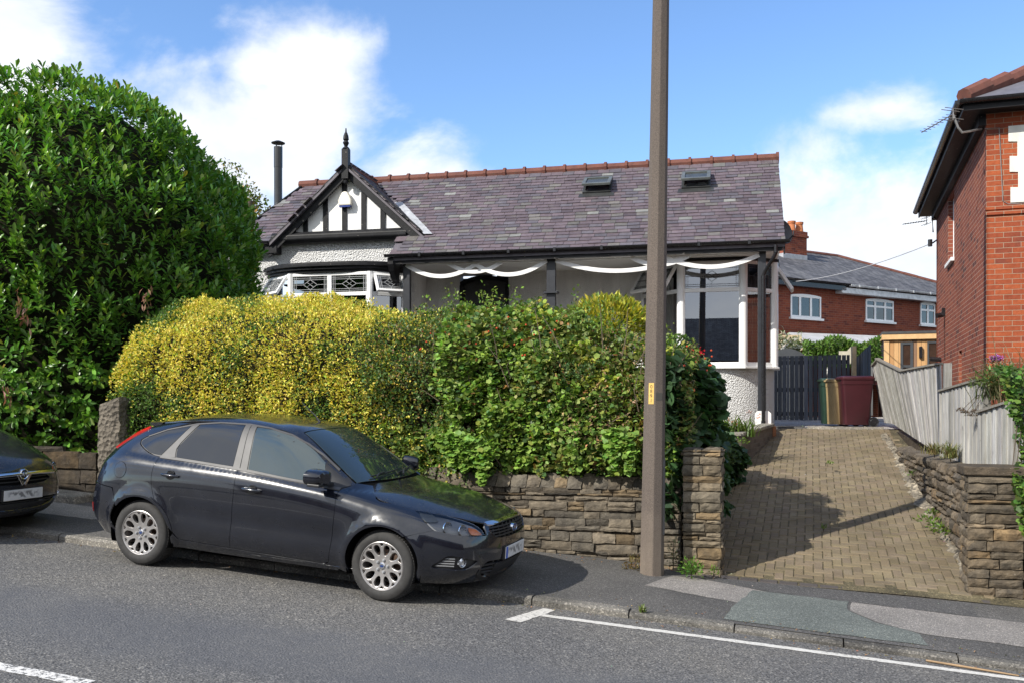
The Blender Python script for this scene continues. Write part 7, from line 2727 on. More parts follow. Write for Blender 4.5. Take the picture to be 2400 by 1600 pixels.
weed('grass_tuft', 'tiny grass tuft half way up the drive', 1940, 1085, 14.6, 30, 0.08, 0.08, (0.15, 0.21, 0.04), 0.05, blade=True)
weed('grass_tuft', 'small grass clump at the kerb joint near the white line', 1505, 1432, 8.35, 30, 0.03, 0.08, (0.15, 0.2, 0.05), 0.05, blade=True)
# bramble, grasses and seed heads at the right edge
bm = thing('bramble', 'bright green bramble hanging over the fence at the right edge', 'bramble', at(2390, 1000, 9.4))
sets = []
k_ = 2500
py = rng.uniform(860, 1250, k_)
edge_ = np.interp(py, [860, 880, 910, 960, 1000, 1060, 1120, 1180, 1250], [2335, 2350, 2358, 2366, 2384, 2390, 2376, 2380, 2398])
px = edge_ + np.abs(rng.normal(0, 1, k_)) * 46
dd = 9.55 - 0.45 * np.clip((py - 1060) / 150, 0, 1) + rng.uniform(-0.25, 0.5, k_)
P = np.stack([(px - 1200) / 2200 * dd, dd, EYE + (955 - py) / 2200 * dd], axis=-1)
L = rng.uniform(0.04, 0.075, k_)
V, F = lobed_arrays(P, np.array([-0.4, -0.5, -0.2])[None, :] + rng.normal(0, 0.5, (k_, 3)), ZV3 * 0.8 - VV3 * 0.6 + rng.normal(0, 0.4, (k_, 3)), L, L)
t_ = tinted((0.09, 0.165, 0.03), k_, 0.4, 0.12)
sets.append((V, F, np.repeat(t_, 4, axis=0)))
sets.append(tuft(at(2345, 905, 10.4), 420, 0.34, 0.07, tinted((0.09, 0.13, 0.035), 420, 0.35, 0.12), 0.22))
foliage('leaves', bm, M['leaf'], sets)
st_ = MB()
for i in range(6):
	a_, b_ = at(2400 + 10 * i, 880 + 20 * i, 9.7), at(2372 + 6 * i, 1100 + 25 * i, 9.3)
	st_.tube([a_ - Vector(bm.location), (a_ + b_) / 2 - Vector(bm.location) - Vector((0.06, 0.1, 0)), b_ - Vector(bm.location)], [0.008, 0.006, 0.004], 5)
st_.build('stems', M['twig'], bm)
pg_ = thing('ornamental_grass', 'arching pale grass plumes against the red brick house at right', 'grass clump', at(2400, 960, 10.6))
sets = [blades(150, at(2395, 960, 10.6), 0.16, 1.15, 0.010, 0.95, tinted((0.24, 0.22, 0.12), 150, 0.25, 0.08), lean=(-0.9, 0.1, 0)),
		blades(110, at(2330, 935, 10.7), 0.10, 0.62, 0.010, 1.0, tinted((0.13, 0.15, 0.06), 110, 0.3, 0.1), lean=(-0.9, -0.5, 0))]
foliage('leaves', pg_, M['leaf'], sets)
sh = thing('dried_seed_heads', 'brown dried flower heads drooping over the middle fence panel', 'seed heads', at(2268, 970, 10.7))
sets = []
for px, py, r in ((2252, 963, 0.06), (2275, 975, 0.07), (2262, 968, 0.05), (2284, 966, 0.05)):
	sets.append(tuft(at(px, py, 10.75), 120, r, 0.022, tinted((0.10, 0.06, 0.035), 120, 0.4, 0.15), r * 0.7))
foliage('heads', sh, M['leaf'], sets)
st_ = MB()
for px, py in ((2252, 963), (2275, 975), (2284, 966), (2262, 968)):
	a_, b_ = at(2325, 915, 10.8) - Vector(sh.location), at(px, py, 10.75) - Vector(sh.location)
	st_.tube([a_, (a_ + b_) / 2 + Vector((0, 0, 0.06)), b_], [0.004, 0.004, 0.003], 5)
st_.build('stalks', M['twig'], sh)
bd = thing('buddleia', 'buddleia spray with purple flower against the red brick corner', 'shrub', at(2335, 860, 11.2))
k_ = 260
tt = rng.random(k_)
P = np.array(at(2322, 838, 11.2)) + (np.array(at(2348, 838, 11.2)) - np.array(at(2322, 838, 11.2)))[None, :] * tt[:, None] + rng.normal(0, 0.014, (k_, 3))
L = rng.uniform(0.015, 0.025, k_)
V, F = leaf_arrays(P, rng.normal(0, 1, (k_, 3)), rng.normal(0, 1, (k_, 3)), L, L * 0.7)
foliage('flower', bd, M['leaf'], [(V, F, np.repeat(tinted((0.36, 0.12, 0.42), k_, 0.25, 0.08), 2, axis=0))])
foliage('leaves', bd, M['leaf'], [tuft(at(2336, 875, 11.2), 130, 0.16, 0.06, tinted((0.16, 0.13, 0.09), 130, 0.3, 0.1), 0.2)])
MB().tube([Vector((0.06, 0, -0.7)), Vector((0.04, 0, -0.2)), Vector((0, 0, 0.1))], [0.012, 0.008, 0.004], 5).build('stem', M['twig'], bd)
# green hedge and white flowering climber behind the gate
bh = thing('garden_hedge', 'bright green feathery hedge behind the blue gate', 'hedge', at(1970, 840, 26.6))
k_ = 5200
px = rng.uniform(1884, 2062, k_)
top_ = 795 + 6 * np.sin(px * 0.06) + 8 * np.abs(np.sin(px * 0.021))
py = top_ + (860 - top_) * rng.random(k_) ** 1.2
dd = 26.6 + rng.uniform(-0.5, 0.5, k_)
P = np.stack([(px - 1200) / 2200 * dd, dd, EYE + (955 - py) / 2200 * dd], axis=-1)
L = rng.uniform(0.08, 0.15, k_)
V, F = leaf_arrays(P, ZV3 * 0.7 + rng.normal(0, 0.6, (k_, 3)) - VV3 * 0.3, ZV3 - VV3 + rng.normal(0, 0.4, (k_, 3)), L, L * 0.4)
foliage('foliage', bh, M['leaf'], [(V, F, np.repeat(tinted((0.085, 0.16, 0.022), k_, 0.35, 0.1), 2, axis=0))])
wc = thing('white_climber', 'pale whitish climber tangled round the pergola', 'climber', at(1840, 815, 27.2))
k_ = 700
P = np.array(at(1838, 808, 27.2)) + rng.normal(0, 1, (k_, 3)) * np.array([0.28, 0.2, 0.13])
L = rng.uniform(0.08, 0.2, k_)
V, F = leaf_arrays(P, rng.normal(0, 1, (k_, 3)) + ZV3 * 0.4, rng.normal(0, 1, (k_, 3)), L, L * 0.35)
t_ = tinted((0.42, 0.40, 0.30), k_, 0.3, 0.08)
gg = rng.random(k_) < 0.45
t_[gg] = tinted((0.10, 0.14, 0.05), gg.sum())
foliage('leaves', wc, M['leaf'], [(V, F, np.repeat(t_, 2, axis=0))])
# tree beyond the bungalow at the left, seen between laurel and roof
bt = thing('background_tree', 'yellowing tree showing between the laurel and the slate roof', 'tree', at(545, 900, 27))
sets = []
for px, py, r, n_ in ((520, 470, 1.15, 2600), (560, 520, 1.05, 2200), (500, 540, 1.3, 2600), (585, 545, 0.75, 1200), (540, 600, 1.3, 1500)):
	u = unit(rng.normal(0, 1, (n_, 3)))
	P = np.array(at(px, py, 27)) + u * r * (rng.random(n_) ** 0.45)[:, None]
	keep = fbm(P, 1.4, 88) > 0.40
	P, u = P[keep], u[keep]
	k_ = len(P)
	L = rng.uniform(0.08, 0.14, k_)
	V, F = leaf_arrays(P, u * 0.4 + rng.normal(0, 0.7, (k_, 3)), ZV3 + rng.normal(0, 0.6, (k_, 3)), L, L * 0.55)
	t_ = tinted((0.13, 0.17, 0.030), k_, 0.3, 0.1)
	br_ = rng.random(k_) < 0.2
	t_[br_] = tinted((0.30, 0.20, 0.05), br_.sum(), 0.3)
	sets.append((V, F, np.repeat(t_, 2, axis=0)))
foliage('crown', bt, M['leaf'], sets)
tb = MB()
tb.tube([(0, 0, -0.6), (0.05, 0, 2.5), (0.0, 0, 4.5)], [0.2, 0.14, 0.06], 8)
for i in range(6):
	tb.tube([(0.03, 0, 2.5 + i * 0.3), (r_.uniform(-.8, .8), r_.uniform(-.5, .5), 4.2 + i * 0.25)], [0.06, 0.02], 6)
tb.build('trunk', M['twig'], bt)
mb = MB()
a_ = at(587, 512, 25)
mb.tube([at(587, 700, 25), at(586, 470, 25)], 0.055, 8)
mb.bar(at(571, 486, 25), at(601, 486, 25), 0.06, 0.06)
o = mb.build('telegraph_pole', M['twig'])
tag(o, 'thin dark telegraph pole with crossarm beside the slate roof hip', 'pole')
# ivy creeping on the white wall beside the laurel
iv_ = thing('ivy', 'dark ivy creeping round the left corner of the white wall', 'ivy', at(600, 660, 20.0))
k_ = 520
py = rng.uniform(585, 720, k_)
px = 560 + np.abs(rng.normal(0, 1, k_)) * np.interp(py, [585, 640, 720], [10, 26, 24])
dd = 20.85 + rng.uniform(-0.3, 0.0, k_)
P = np.stack([(px - 1200) / 2200 * dd, dd, EYE + (955 - py) / 2200 * dd], axis=-1)
L = rng.uniform(0.06, 0.12, k_)
V, F = leaf_arrays(P, np.array([0.5, -0.5, 0.1])[None, :] + rng.normal(0, 0.5, (k_, 3)), ZV3 - VV3 + rng.normal(0, 0.4, (k_, 3)), L, L * 0.5)
foliage('leaves', iv_, M['leaf'], [(V, F, np.repeat(tinted((0.035, 0.075, 0.02), k_, 0.3), 2, axis=0))])
# ---- fallen leaves and grit along the kerb, the wall foot and the drive
sets = []
def scatter(n, s0, s1, fv, fz, size, col, flat=0.25):
	s = rng.uniform(s0, s1, n)
	v = fv(s)
	z = np.array([fz(a, b) for a, b in zip(s, v)]) + 0.004
	P = Rn(s, v, z)
	A = rng.normal(0, 1, (n, 3)); A[:, 2] *= flat
	L = rng.uniform(size * 0.4, size, n)
	V, F = leaf_arrays(P, A, ZV3 + rng.normal(0, 0.3, (n, 3)), L, L * 0.6)
	sets.append((V, F, np.repeat(tinted(col, n, 0.35, 0.15), 2, axis=0)))
scatter(260, -6, 7, lambda s: KV - 0.04 - np.abs(rng.normal(0, 0.07, len(s))), zroad, 0.035, (0.28, 0.18, 0.09))
scatter(160, 0.4, 7, lambda s: KV + 0.14 + np.abs(rng.normal(0, 0.10, len(s))), zpv, 0.03, (0.26, 0.19, 0.10))
scatter(320, -4.9, 2.4, lambda s: 2.60 - np.abs(rng.normal(0, 0.09, len(s))), zpv, 0.04, (0.27, 0.15, 0.08))
scatter(120, 2.7, 5.2, lambda s: rng.uniform(2.0, 11.5, len(s)), lambda a, b: zpv(a, b) if b < 2.45 else zdrive(a, b), 0.03, (0.42, 0.38, 0.30))
scatter(220, -6, 7, lambda s: rng.uniform(-4.5, 0.5, len(s)), zroad, 0.016, (0.40, 0.38, 0.34))
scatter(120, -1, 7, lambda s: rng.uniform(0.8, 2.3, len(s)), zpv, 0.018, (0.42, 0.40, 0.36))
scatter(50, 3.0, 5.0, lambda s: rng.uniform(11.9, 13.5, len(s)), zdrive, 0.06, (0.4, 0.37, 0.33))
tag(foliage('fallen_leaves', None, M['leaf'], sets), 'scattered dry leaves and grit on road, pavement and drive', 'leaf litter', kind='stuff')
o = MB().tube([R(4.55, 0.52, zroad(4.55) + 0.012), R(4.8, 0.47, zroad(4.8) + 0.016), R(5.2, 0.44, zroad(5.2) + 0.01)], [0.008, 0.01, 0.006], 6).build('stick', plain('bare dry stick', (0.30, 0.20, 0.11), 0.8))
tag(o, 'dry bare stick lying in the gutter at the bottom right', 'stick')
# ------------------------------------------------------------------ hatchback body
# Frame: x forward from the front axle, y across (driver's kerb side +), z up from the road.
# Columns run from the middle of the nose round the corner, along the side and round to the
# middle of the tail; rows climb from the sill over shoulder and glass to the roof centre.
CAGE = [
 [(0.78,0,.20),(.875,0,.30),(.905,0,.48),(.885,0,.64),(.835,0,.755),(.46,0,.885),(.05,0,.955),(-.25,0,.985),(-.66,0,1.235),(-1.05,0,1.445),(-1.3,0,1.495),(-1.48,0,1.505)],
 [(.75,.34,.20),(.85,.36,.30),(.88,.37,.48),(.86,.36,.64),(.80,.35,.755),(.43,.28,.885),(.03,.24,.955),(-.26,.22,.985),(-.67,.20,1.235),(-1.05,.17,1.443),(-1.3,.10,1.494),(-1.53,0,1.506)],
 [(.63,.61,.20),(.72,.665,.30),(.75,.69,.48),(.72,.675,.64),(.645,.645,.745),(.36,.52,.875),(-.02,.43,.955),(-.28,.40,.985),(-.69,.35,1.232),(-1.06,.30,1.44),(-1.31,.18,1.492),(-1.58,0,1.508)],
 [(.48,.755,.20),(.55,.81,.30),(.565,.84,.48),(.54,.83,.65),(.46,.775,.765),(.22,.645,.875),(-.10,.56,.95),(-.31,.53,.983),(-.71,.47,1.228),(-1.08,.415,1.435),(-1.32,.25,1.49),(-1.63,0,1.510)],
 [(.28,.80,.20),(.31,.865,.32),(.31,.895,.50),(.29,.895,.66),(.25,.835,.80),(.05,.725,.885),(-.20,.665,.945),(-.35,.635,.982),(-.75,.565,1.222),(-1.10,.50,1.428),(-1.34,.32,1.488),(-1.68,0,1.511)],
 [(-.05,.80,.20),(-.05,.875,.33),(-.05,.905,.50),(-.05,.91,.69),(-.07,.87,.835),(-.17,.79,.905),(-.31,.735,.950),(-.41,.705,.982),(-.79,.625,1.21),(-1.14,.55,1.418),(-1.37,.36,1.485),(-1.73,0,1.512)],
 [(-.45,.80,.20),(-.46,.875,.33),(-.47,.895,.52),(-.47,.905,.72),(-.46,.885,.865),(-.47,.845,.925),(-.50,.80,.955),(-.53,.765,.985),(-.86,.68,1.20),(-1.19,.59,1.412),(-1.43,.38,1.484),(-1.80,0,1.513)],
 [(-.95,.80,.20),(-.95,.875,.33),(-.95,.893,.53),(-.95,.905,.73),(-.95,.895,.885),(-.95,.872,.945),(-.955,.85,.975),(-.96,.825,1.005),(-1.12,.735,1.215),(-1.33,.615,1.435),(-1.53,.39,1.490),(-1.88,0,1.514)],
 [(-1.55,.80,.20),(-1.55,.877,.33),(-1.55,.897,.53),(-1.55,.908,.74),(-1.55,.898,.91),(-1.55,.878,.975),(-1.55,.86,1.01),(-1.55,.84,1.04),(-1.58,.745,1.25),(-1.63,.62,1.462),(-1.72,.39,1.505),(-1.97,0,1.514)],
 [(-2.10,.80,.20),(-2.10,.875,.33),(-2.10,.90,.53),(-2.10,.912,.74),(-2.10,.90,.93),(-2.10,.878,.995),(-2.10,.858,1.03),(-2.10,.835,1.06),(-2.07,.74,1.26),(-2.02,.62,1.462),(-2.00,.39,1.505),(-2.08,0,1.512)],
 [(-2.62,.80,.21),(-2.62,.87,.34),(-2.62,.90,.53),(-2.62,.91,.74),(-2.62,.893,.95),(-2.62,.865,1.02),(-2.60,.84,1.06),(-2.58,.81,1.09),(-2.50,.715,1.265),(-2.38,.61,1.432),(-2.26,.38,1.490),(-2.18,0,1.508)],
 [(-2.98,.76,.23),(-3.0,.835,.36),(-3.0,.872,.53),(-3.0,.885,.74),(-2.98,.862,.95),(-2.96,.83,1.03),(-2.94,.80,1.075),(-2.91,.765,1.115),(-2.77,.68,1.26),(-2.60,.59,1.392),(-2.40,.36,1.470),(-2.25,0,1.503)],
 [(-3.20,.66,.25),(-3.26,.72,.38),(-3.27,.765,.53),(-3.24,.775,.72),(-3.19,.745,.93),(-3.15,.705,1.02),(-3.12,.675,1.075),(-3.08,.645,1.13),(-2.92,.58,1.26),(-2.73,.51,1.378),(-2.47,.31,1.458),(-2.31,0,1.498)],
 [(-3.30,.50,.25),(-3.38,.55,.38),(-3.39,.575,.53),(-3.34,.58,.72),(-3.28,.56,.92),(-3.24,.53,1.01),(-3.205,.50,1.065),(-3.16,.475,1.125),(-2.98,.43,1.26),(-2.79,.38,1.378),(-2.52,.23,1.452),(-2.36,0,1.494)],
 [(-3.34,.26,.25),(-3.425,.28,.38),(-3.44,.295,.53),(-3.385,.30,.72),(-3.32,.29,.92),(-3.275,.275,1.01),(-3.24,.26,1.065),(-3.195,.25,1.125),(-3.01,.225,1.262),(-2.81,.20,1.382),(-2.55,.12,1.450),(-2.40,0,1.490)],
 [(-3.35,0,.25),(-3.435,0,.38),(-3.45,0,.53),(-3.395,0,.72),(-3.33,0,.92),(-3.285,0,1.01),(-3.25,0,1.065),(-3.20,0,1.125),(-3.02,0,1.263),(-2.82,0,1.384),(-2.57,0,1.450),(-2.44,0,1.488)],
]
for c_, col in enumerate(CAGE):
	for r_i, (x_, y_, z_) in enumerate(col):
		if x_ > 0.5 and r_i < 5:
			x_ += 0.035
		if c_ in (1, 2) and r_i < 5:
			y_ *= 1.03
		if c_ == 11 and r_i < 9: x_, y_ = x_ - 0.02, y_ + 0.02
		if c_ == 12 and r_i < 10: x_, y_ = x_ - 0.055, y_ + 0.035
		if c_ == 13 and r_i < 10: x_, y_ = x_ - 0.03, y_ + 0.03
		col[r_i] = (x_, y_, z_)
def bspl(G, sub, mirror_ends):
	"""uniform cubic B-spline along axis 0 of G (n, m, 3)"""
	n = len(G)
	out = []
	pad = lambda i: G[i] if 0 <= i < n else (mirror(G[-i]) if i < 0 and mirror_ends[0] else (mirror(G[2 * (n - 1) - i]) if i >= n and mirror_ends[1] else (2 * G[0] - G[1] if i < 0 else 2 * G[-1] - G[-2])))
	for i in range(n - 1):
		for k in range(sub):
			t = k / sub
			w = ((1 - t) ** 3 / 6, (3 * t ** 3 - 6 * t * t + 4) / 6, (-3 * t ** 3 + 3 * t * t + 3 * t + 1) / 6, t ** 3 / 6)
			out.append(sum(w[j] * pad(i - 1 + j) for j in range(4)))
	i = n - 1
	out.append(pad(i - 1) / 6 + pad(i) * 4 / 6 + pad(i + 1) / 6)
	return np.array(out)
def mirror(a):
	return a * np.array([1, -1, 1])
def body_surface(cage, sub=8, warp=None):
	T = np.array(cage, dtype=float)
	G = T.copy()
	for _ in range(1):                     # pull the spline back through its targets
		A = bspl(G, 1, (True, True))
		B = bspl(np.swapaxes(A, 0, 1), 1, (False, True))
		G = G + 0.9 * (T - np.swapaxes(B, 0, 1))
	A = bspl(G, 20, (True, True))
	B = np.swapaxes(bspl(np.swapaxes(A, 0, 1), sub, (False, True)), 0, 1)
	B[:, -1, 1] = 0
	B[0, :, 1] = 0
	B[-1, :, 1] = 0
	return B                               # columns x rows x 3, half body (+y)
WHEELS = ((0.0, 0.318), (-2.65, 0.318))
ARCH_R = 0.362
def flare(B, amt=0.026):
	"""swelling lips round the wheel openings and a waist crease"""
	B = B.copy()
	for wx, wz in WHEELS:
		r = np.sqrt((B[..., 0] - wx) ** 2 + (B[..., 2] - wz) ** 2)
		w = np.exp(-((r - 0.375) / 0.055) ** 2) * (np.abs(B[..., 1]) > 0.6) * (B[..., 2] > 0.15)
		B[..., 1] += amt * w
	# a soft crease low on the doors
	zc = 0.40 + 0.02 * (-B[..., 0])
	m = (B[..., 0] < -0.42) & (B[..., 0] > -2.25)
	B[..., 1] -= 0.012 * m * np.exp(-((B[..., 2] - zc - 0.12) / 0.09) ** 2)
	return B
def grid_mesh(B):
	"""closed left+right triangle soup of the body for ray casting, with smooth normals"""
	nc, nr = B.shape[:2]
	L = B.reshape(-1, 3)
	Rr = L * np.array([1, -1, 1])
	V = np.concatenate([L, Rr])
	q = np.arange(nc * nr).reshape(nc, nr)
	a, b, c, d = q[:-1, :-1].ravel(), q[1:, :-1].ravel(), q[1:, 1:].ravel(), q[:-1, 1:].ravel()
	F = np.stack([a, b, c, d], axis=1)
	F2 = F[:, ::-1] + nc * nr
	return V, np.concatenate([F, F2])
def vert_normals(V, F):
	p = V[F]
	n = np.cross(p[:, 2] - p[:, 0], p[:, 3] - p[:, 1])
	N = np.zeros_like(V)
	for k in range(4):
		np.add.at(N, F[:, k], n)
	# weld the two halves along the middle
	key = {}
	for i, v in enumerate(V):
		if abs(v[1]) < 1e-4:
			k = (round(v[0], 4), round(v[2], 4))
			key.setdefault(k, []).append(i)
	for ids in key.values():
		s = N[ids].sum(axis=0)
		s[1] = 0
		N[ids] = s
	return unit(N)
class Body:
	"""smooth car body that panels are laid on"""
	def __init__(self, cage, sub=8, post=None):
		B = body_surface(cage, sub)
		if post:
			B = post(B)
		self.B = B
		V, F = grid_mesh(B)
		N = vert_normals(V, F)
		c = V.mean(axis=0)
		if ((V - c) * N).sum() < 0:
			N = -N
			F = F[:, ::-1]
		self.V, self.F, self.N = V, F, N
		T = np.concatenate([F[:, [0, 1, 2]], F[:, [0, 2, 3]]])
		ok = np.linalg.norm(np.cross(V[T[:, 1]] - V[T[:, 0]], V[T[:, 2]] - V[T[:, 0]]), axis=1) > 1e-10
		self.T = T[ok]
		self.bvh = BVHTree.FromPolygons([tuple(v) for v in V], [tuple(int(x) for x in t) for t in self.T])
	def hit(self, o, d):
		loc, nrm, idx, dist = self.bvh.ray_cast(Vector(o), Vector(d))
		if loc is None:
			loc, nrm, idx, dist = self.bvh.find_nearest(Vector(o) + Vector(d) * 2.0)
		t = self.T[idx]
		a, b, c = (Vector(self.V[i]) for i in t)
		from mathutils.interpolate import poly_3d_calc
		w = poly_3d_calc([a, b, c], loc)
		n = sum((Vector(self.N[i]) * wi for i, wi in zip(t, w)), Vector((0, 0, 0))).normalized()
		return loc, n
AXR = -2.4
AX = -0.35       # axis of the cylindrical projection used on nose
def proj_ray(kind, p):
	if kind == 'side':                       # p = (x, z), from the near side (-y)
		return (p[0], -3, p[1]), (0, 1, 0)
	if kind == 'top':                        # p = (x, y)
		return (p[0], p[1], 4), (0, 0, -1)
	if kind == 'nose':                       # p = (angle degrees, z); 0 is dead ahead, negative = near side
		a = radians(p[0])
		d = Vector((cos(a), sin(a), 0))
		return tuple(Vector((AX, 0, p[1])) + d * 4), tuple(-d)
	if kind == 'tail':                       # p = (angle degrees, z) round the tail; negative = near side
		a = radians(p[0])
		d = Vector((-cos(a), sin(a), 0))
		return tuple(Vector((AXR, 0, p[1])) + d * 4), tuple(-d)
def smooth_loop(pts, k=0, close=True):
	"""Catmull-Rom through the points; a point given with a third value 1 stays sharp"""
	if k == 0:
		return [tuple(p[:2]) for p in pts]
	n = len(pts)
	out = []
	for i in range(n):
		p0, p1, p2, p3 = (pts[(i + j) % n] for j in (-1, 0, 1, 2))
		sh1, sh2 = len(p1) > 2 and p1[2], len(p2) > 2 and p2[2]
		a, b, c, d = (Vector(q[:2]) for q in (p0, p1, p2, p3))
		if sh1: a = b - (c - b)
		if sh2: d = c + (c - b)
		L = (c - b).length
		m = max(1, int(L / k))
		for j in range(m):
			t = j / m
			q = 0.5 * ((2 * b) + (c - a) * t + (2 * a - 5 * b + 4 * c - d) * t * t + (3 * b - a - 3 * c + d) * t ** 3)
			out.append((q.x, q.y))
	return out
def area2(poly):
	return sum(poly[i][0] * poly[(i + 1) % len(poly)][1] - poly[(i + 1) % len(poly)][0] * poly[i][1] for i in range(len(poly)))
def inset(poly, d):
	"""move a closed outline inwards by d"""
	if area2(poly) < 0:
		poly = poly[::-1]
	out = []
	n = len(poly)
	for i in range(n):
		a, b, c = Vector(poly[i - 1]), Vector(poly[i]), Vector(poly[(i + 1) % n])
		e1, e2 = (b - a), (c - b)
		if e1.length < 1e-7 or e2.length < 1e-7:
			continue
		e1.normalize(); e2.normalize()
		n1, n2 = Vector((-e1.y, e1.x)), Vector((-e2.y, e2.x))
		m = n1 + n2
		if m.length < 1e-3:
			m = n1
		m.normalize()
		q = b + m * min(3 * d, d / max(0.35, m.dot(n1)))
		out.append((q.x, q.y))
	return out
def panel(name, body, kind, outline, mat, parent, holes=(), step=0.05, lift=0.0, edge=0.012, gap=0.0025, mirror_y=False, sm=0.03, flat=0.0):
	"""a skin panel cut to an outline and laid on the body, with turned-in edges"""
	sc = 57.3 if kind in ('nose', 'tail') else 1.0           # degrees per metre along the nose arc (about)
	sq = lambda p: (p[0] / sc,) + tuple(p[1:])
	loop = smooth_loop([sq(p) for p in outline], sm)
	loop = inset(loop, gap)
	hl = [smooth_loop([sq(p) for p in h], sm) for h in holes]
	xs, ys = [p[0] for p in loop], [p[1] for p in loop]
	x_mid = (min(xs) + max(xs)) / 2
	pts = [Vector(p) for p in loop]
	edges = [(i, (i + 1) % len(loop)) for i in range(len(loop))]
	for h in hl:
		o = len(pts)
		pts += [Vector(p) for p in h]
		edges += [(o + i, o + (i + 1) % len(h)) for i in range(len(h))]
	bound = [Vector(p) for p in pts]
	nb_ = len(pts)
	# rows along the car; close together over the shoulder, where the skin turns quickly
	y = min(ys) + step * 0.4
	j = 0
	while y < max(ys):
		tight = kind == 'side' and 0.80 < y + 0.06 * (x_mid + 1.5) < 1.10
		sh = -0.06 if tight else 0.0
		dy = 0.013 if tight else step * 0.866
		x = min(xs) + step * (0.3 if j % 2 else 0.8)
		while x < max(xs):
			ys_ = y + sh * (x - x_mid)
			if inside(loop, x, ys_) and not any(inside(h, x, ys_) for h in hl):
				v = Vector((x, ys_))
				if min((v - b).length_squared for b in bound) > min(step * 0.42, dy * 0.8) ** 2:
					pts.append(v)
			x += step
		y += dy
		j += 1
	r = geometry.delaunay_2d_cdt(pts, edges, [], 0, 1e-5)
	V2_, E2, F2 = r[0], r[1], r[2]
	tri = []
	for f in F2:
		c = sum((V2_[i] for i in f), Vector((0, 0))) / len(f)
		if inside(loop, c.x, c.y) and not any(inside(h, c.x, c.y) for h in hl):
			tri.append(tuple(f))
	V, N = [], []
	for p in V2_:
		o, d = proj_ray(kind, (p.x * sc, p.y))
		loc, n = body.hit(o, d)
		V.append(loc + n * lift)
		N.append(n)
	if flat:
		mn = sum(N, Vector((0, 0, 0))).normalized()
		N = [n.lerp(mn, flat).normalized() for n in N]
	# orient outwards
	fs = []
	for f in tri:
		a, b, c = (V[i] for i in f[:3])
		if (b - a).cross(c - a).dot(N[f[0]]) < 0:
			f = f[::-1]
		fs.append(tuple(f))
	# turned-in rim
	cnt = {}
	for f in fs:
		for i in range(len(f)):
			e = (f[i], f[(i + 1) % len(f)])
			cnt[e] = cnt.get(e, 0) + 1
	rim = [e for e in cnt if (e[1], e[0]) not in cnt]
	if edge:
		low, dup = {}, {}
		for a, b in rim:
			for q in (a, b):
				if q not in low:
					dup[q] = len(V)
					low[q] = len(V) + 1
					V += [V[q], V[q] - N[q] * edge]
					N += [N[q], N[q]]
			fs.append((dup[b], dup[a], low[a], low[b]))
	used = sorted({i for f in fs for i in f})
	mp = {o: k for k, o in enumerate(used)}
	V = [V[i] for i in used]
	N = [N[i] for i in used]
	fs = [tuple(mp[i] for i in f) for f in fs]
	if mirror_y:
		V = [Vector((v.x, -v.y, v.z)) for v in V]
		N = [Vector((v.x, -v.y, v.z)) for v in N]
		fs = [f[::-1] for f in fs]
	me = bpy.data.meshes.new(name)
	me.from_pydata([tuple(v) for v in V], [], fs)
	me.polygons.foreach_set('use_smooth', np.ones(len(me.polygons), dtype=bool))
	me.update()
	nn = [tuple(n) for n in N]
	if edge:
		# rim faces keep their own facing
		loops = np.zeros((len(me.loops), 3), dtype=np.float32)
		for p in me.polygons:
			quad_rim = len(p.vertices) == 4 and any(True for _ in ())  # rims come last
			for li in p.loop_indices:
				loops[li] = nn[me.loops[li].vertex_index]
		ntri = len(tri)
		for p in list(me.polygons)[ntri:]:
			for li in p.loop_indices:
				v = Vector(nn[me.loops[li].vertex_index])
				loops[li] = (v * 0.45 + p.normal * 0.9).normalized()
		me.normals_split_custom_set([tuple(x) for x in loops])
	else:
		me.normals_split_custom_set_from_vertices(nn)
	return link(name, me, mat, parent)
# ------------------------------------------------------------------ car materials
def car_paint(name, col, film=0.0):
	t = NT(name)
	c = t.mix(t.ramp(t.noise(3.0, 5, 0.6), 0.35, 0.7), col, tuple(x * 1.5 + 0.002 for x in col))
	# road dust low down and a thin film of pollen
	s_ = t.n.new('ShaderNodeSeparateXYZ')
	t.l.new(t.tc(), s_.inputs[0])
	dust = t.math('MULTIPLY', t.ramp(s_.outputs['Z'], 0.55, 0.18, 0.0, 0.07), t.ramp(t.noise(7, 6, 0.7), 0.3, 0.8))
	c = t.mix(dust, c, (0.085, 0.078, 0.068))
	if film:
		sp = t.ramp(t.noise(85, 4, 0.75), 0.56, 0.70)
		c = t.mix(t.math('MULTIPLY', sp, film), c, (0.16, 0.15, 0.11))
	rgh = t.ramp(t.noise(9, 5, 0.6), 0.3, 0.7, 0.16, 0.30)
	t.set(c, rgh, 0.0, 0.25, coat=1.0)
	t.b.inputs['Coat Roughness'].default_value = 0.04 + film * 0.12
	t.b.inputs['Coat IOR'].default_value = 1.6
	return t.m
M['paint'] = car_paint('black blue car paint', (0.004, 0.005, 0.009))
M['paint_top'] = car_paint('black blue car paint with pollen', (0.007, 0.008, 0.012), 0.5)
M['paint2'] = car_paint('dark grey car paint', (0.016, 0.017, 0.020))
M['paint2_top'] = car_paint('dusty dark grey car paint', (0.016, 0.017, 0.020), 0.7)
M['trim'] = plain('grained black plastic', (0.018, 0.018, 0.019), 0.5, var=(20, 0.2))
M['gloss_black'] = plain('gloss black', (0.006, 0.006, 0.007), 0.12, coat=0.6)
M['pillar'] = plain('satin bronze grey pillar film', (0.075, 0.073, 0.072), 0.55, 0.0, var=(5, 0.25))
M['chrome'] = plain('chrome', (0.75, 0.76, 0.78), 0.08, 1.0, var=(5, 0.03))
M['silver'] = plain('dusty alloy', (0.42, 0.40, 0.385), 0.36, 0.75, var=(10, 0.2), dirt=(4, 0.62, (0.20, 0.15, 0.115)))
M['tyre'] = plain('dusty tyre rubber', (0.030, 0.029, 0.028), 0.8, var=(14, 0.35), bump=(60, 0.2, 0.003))
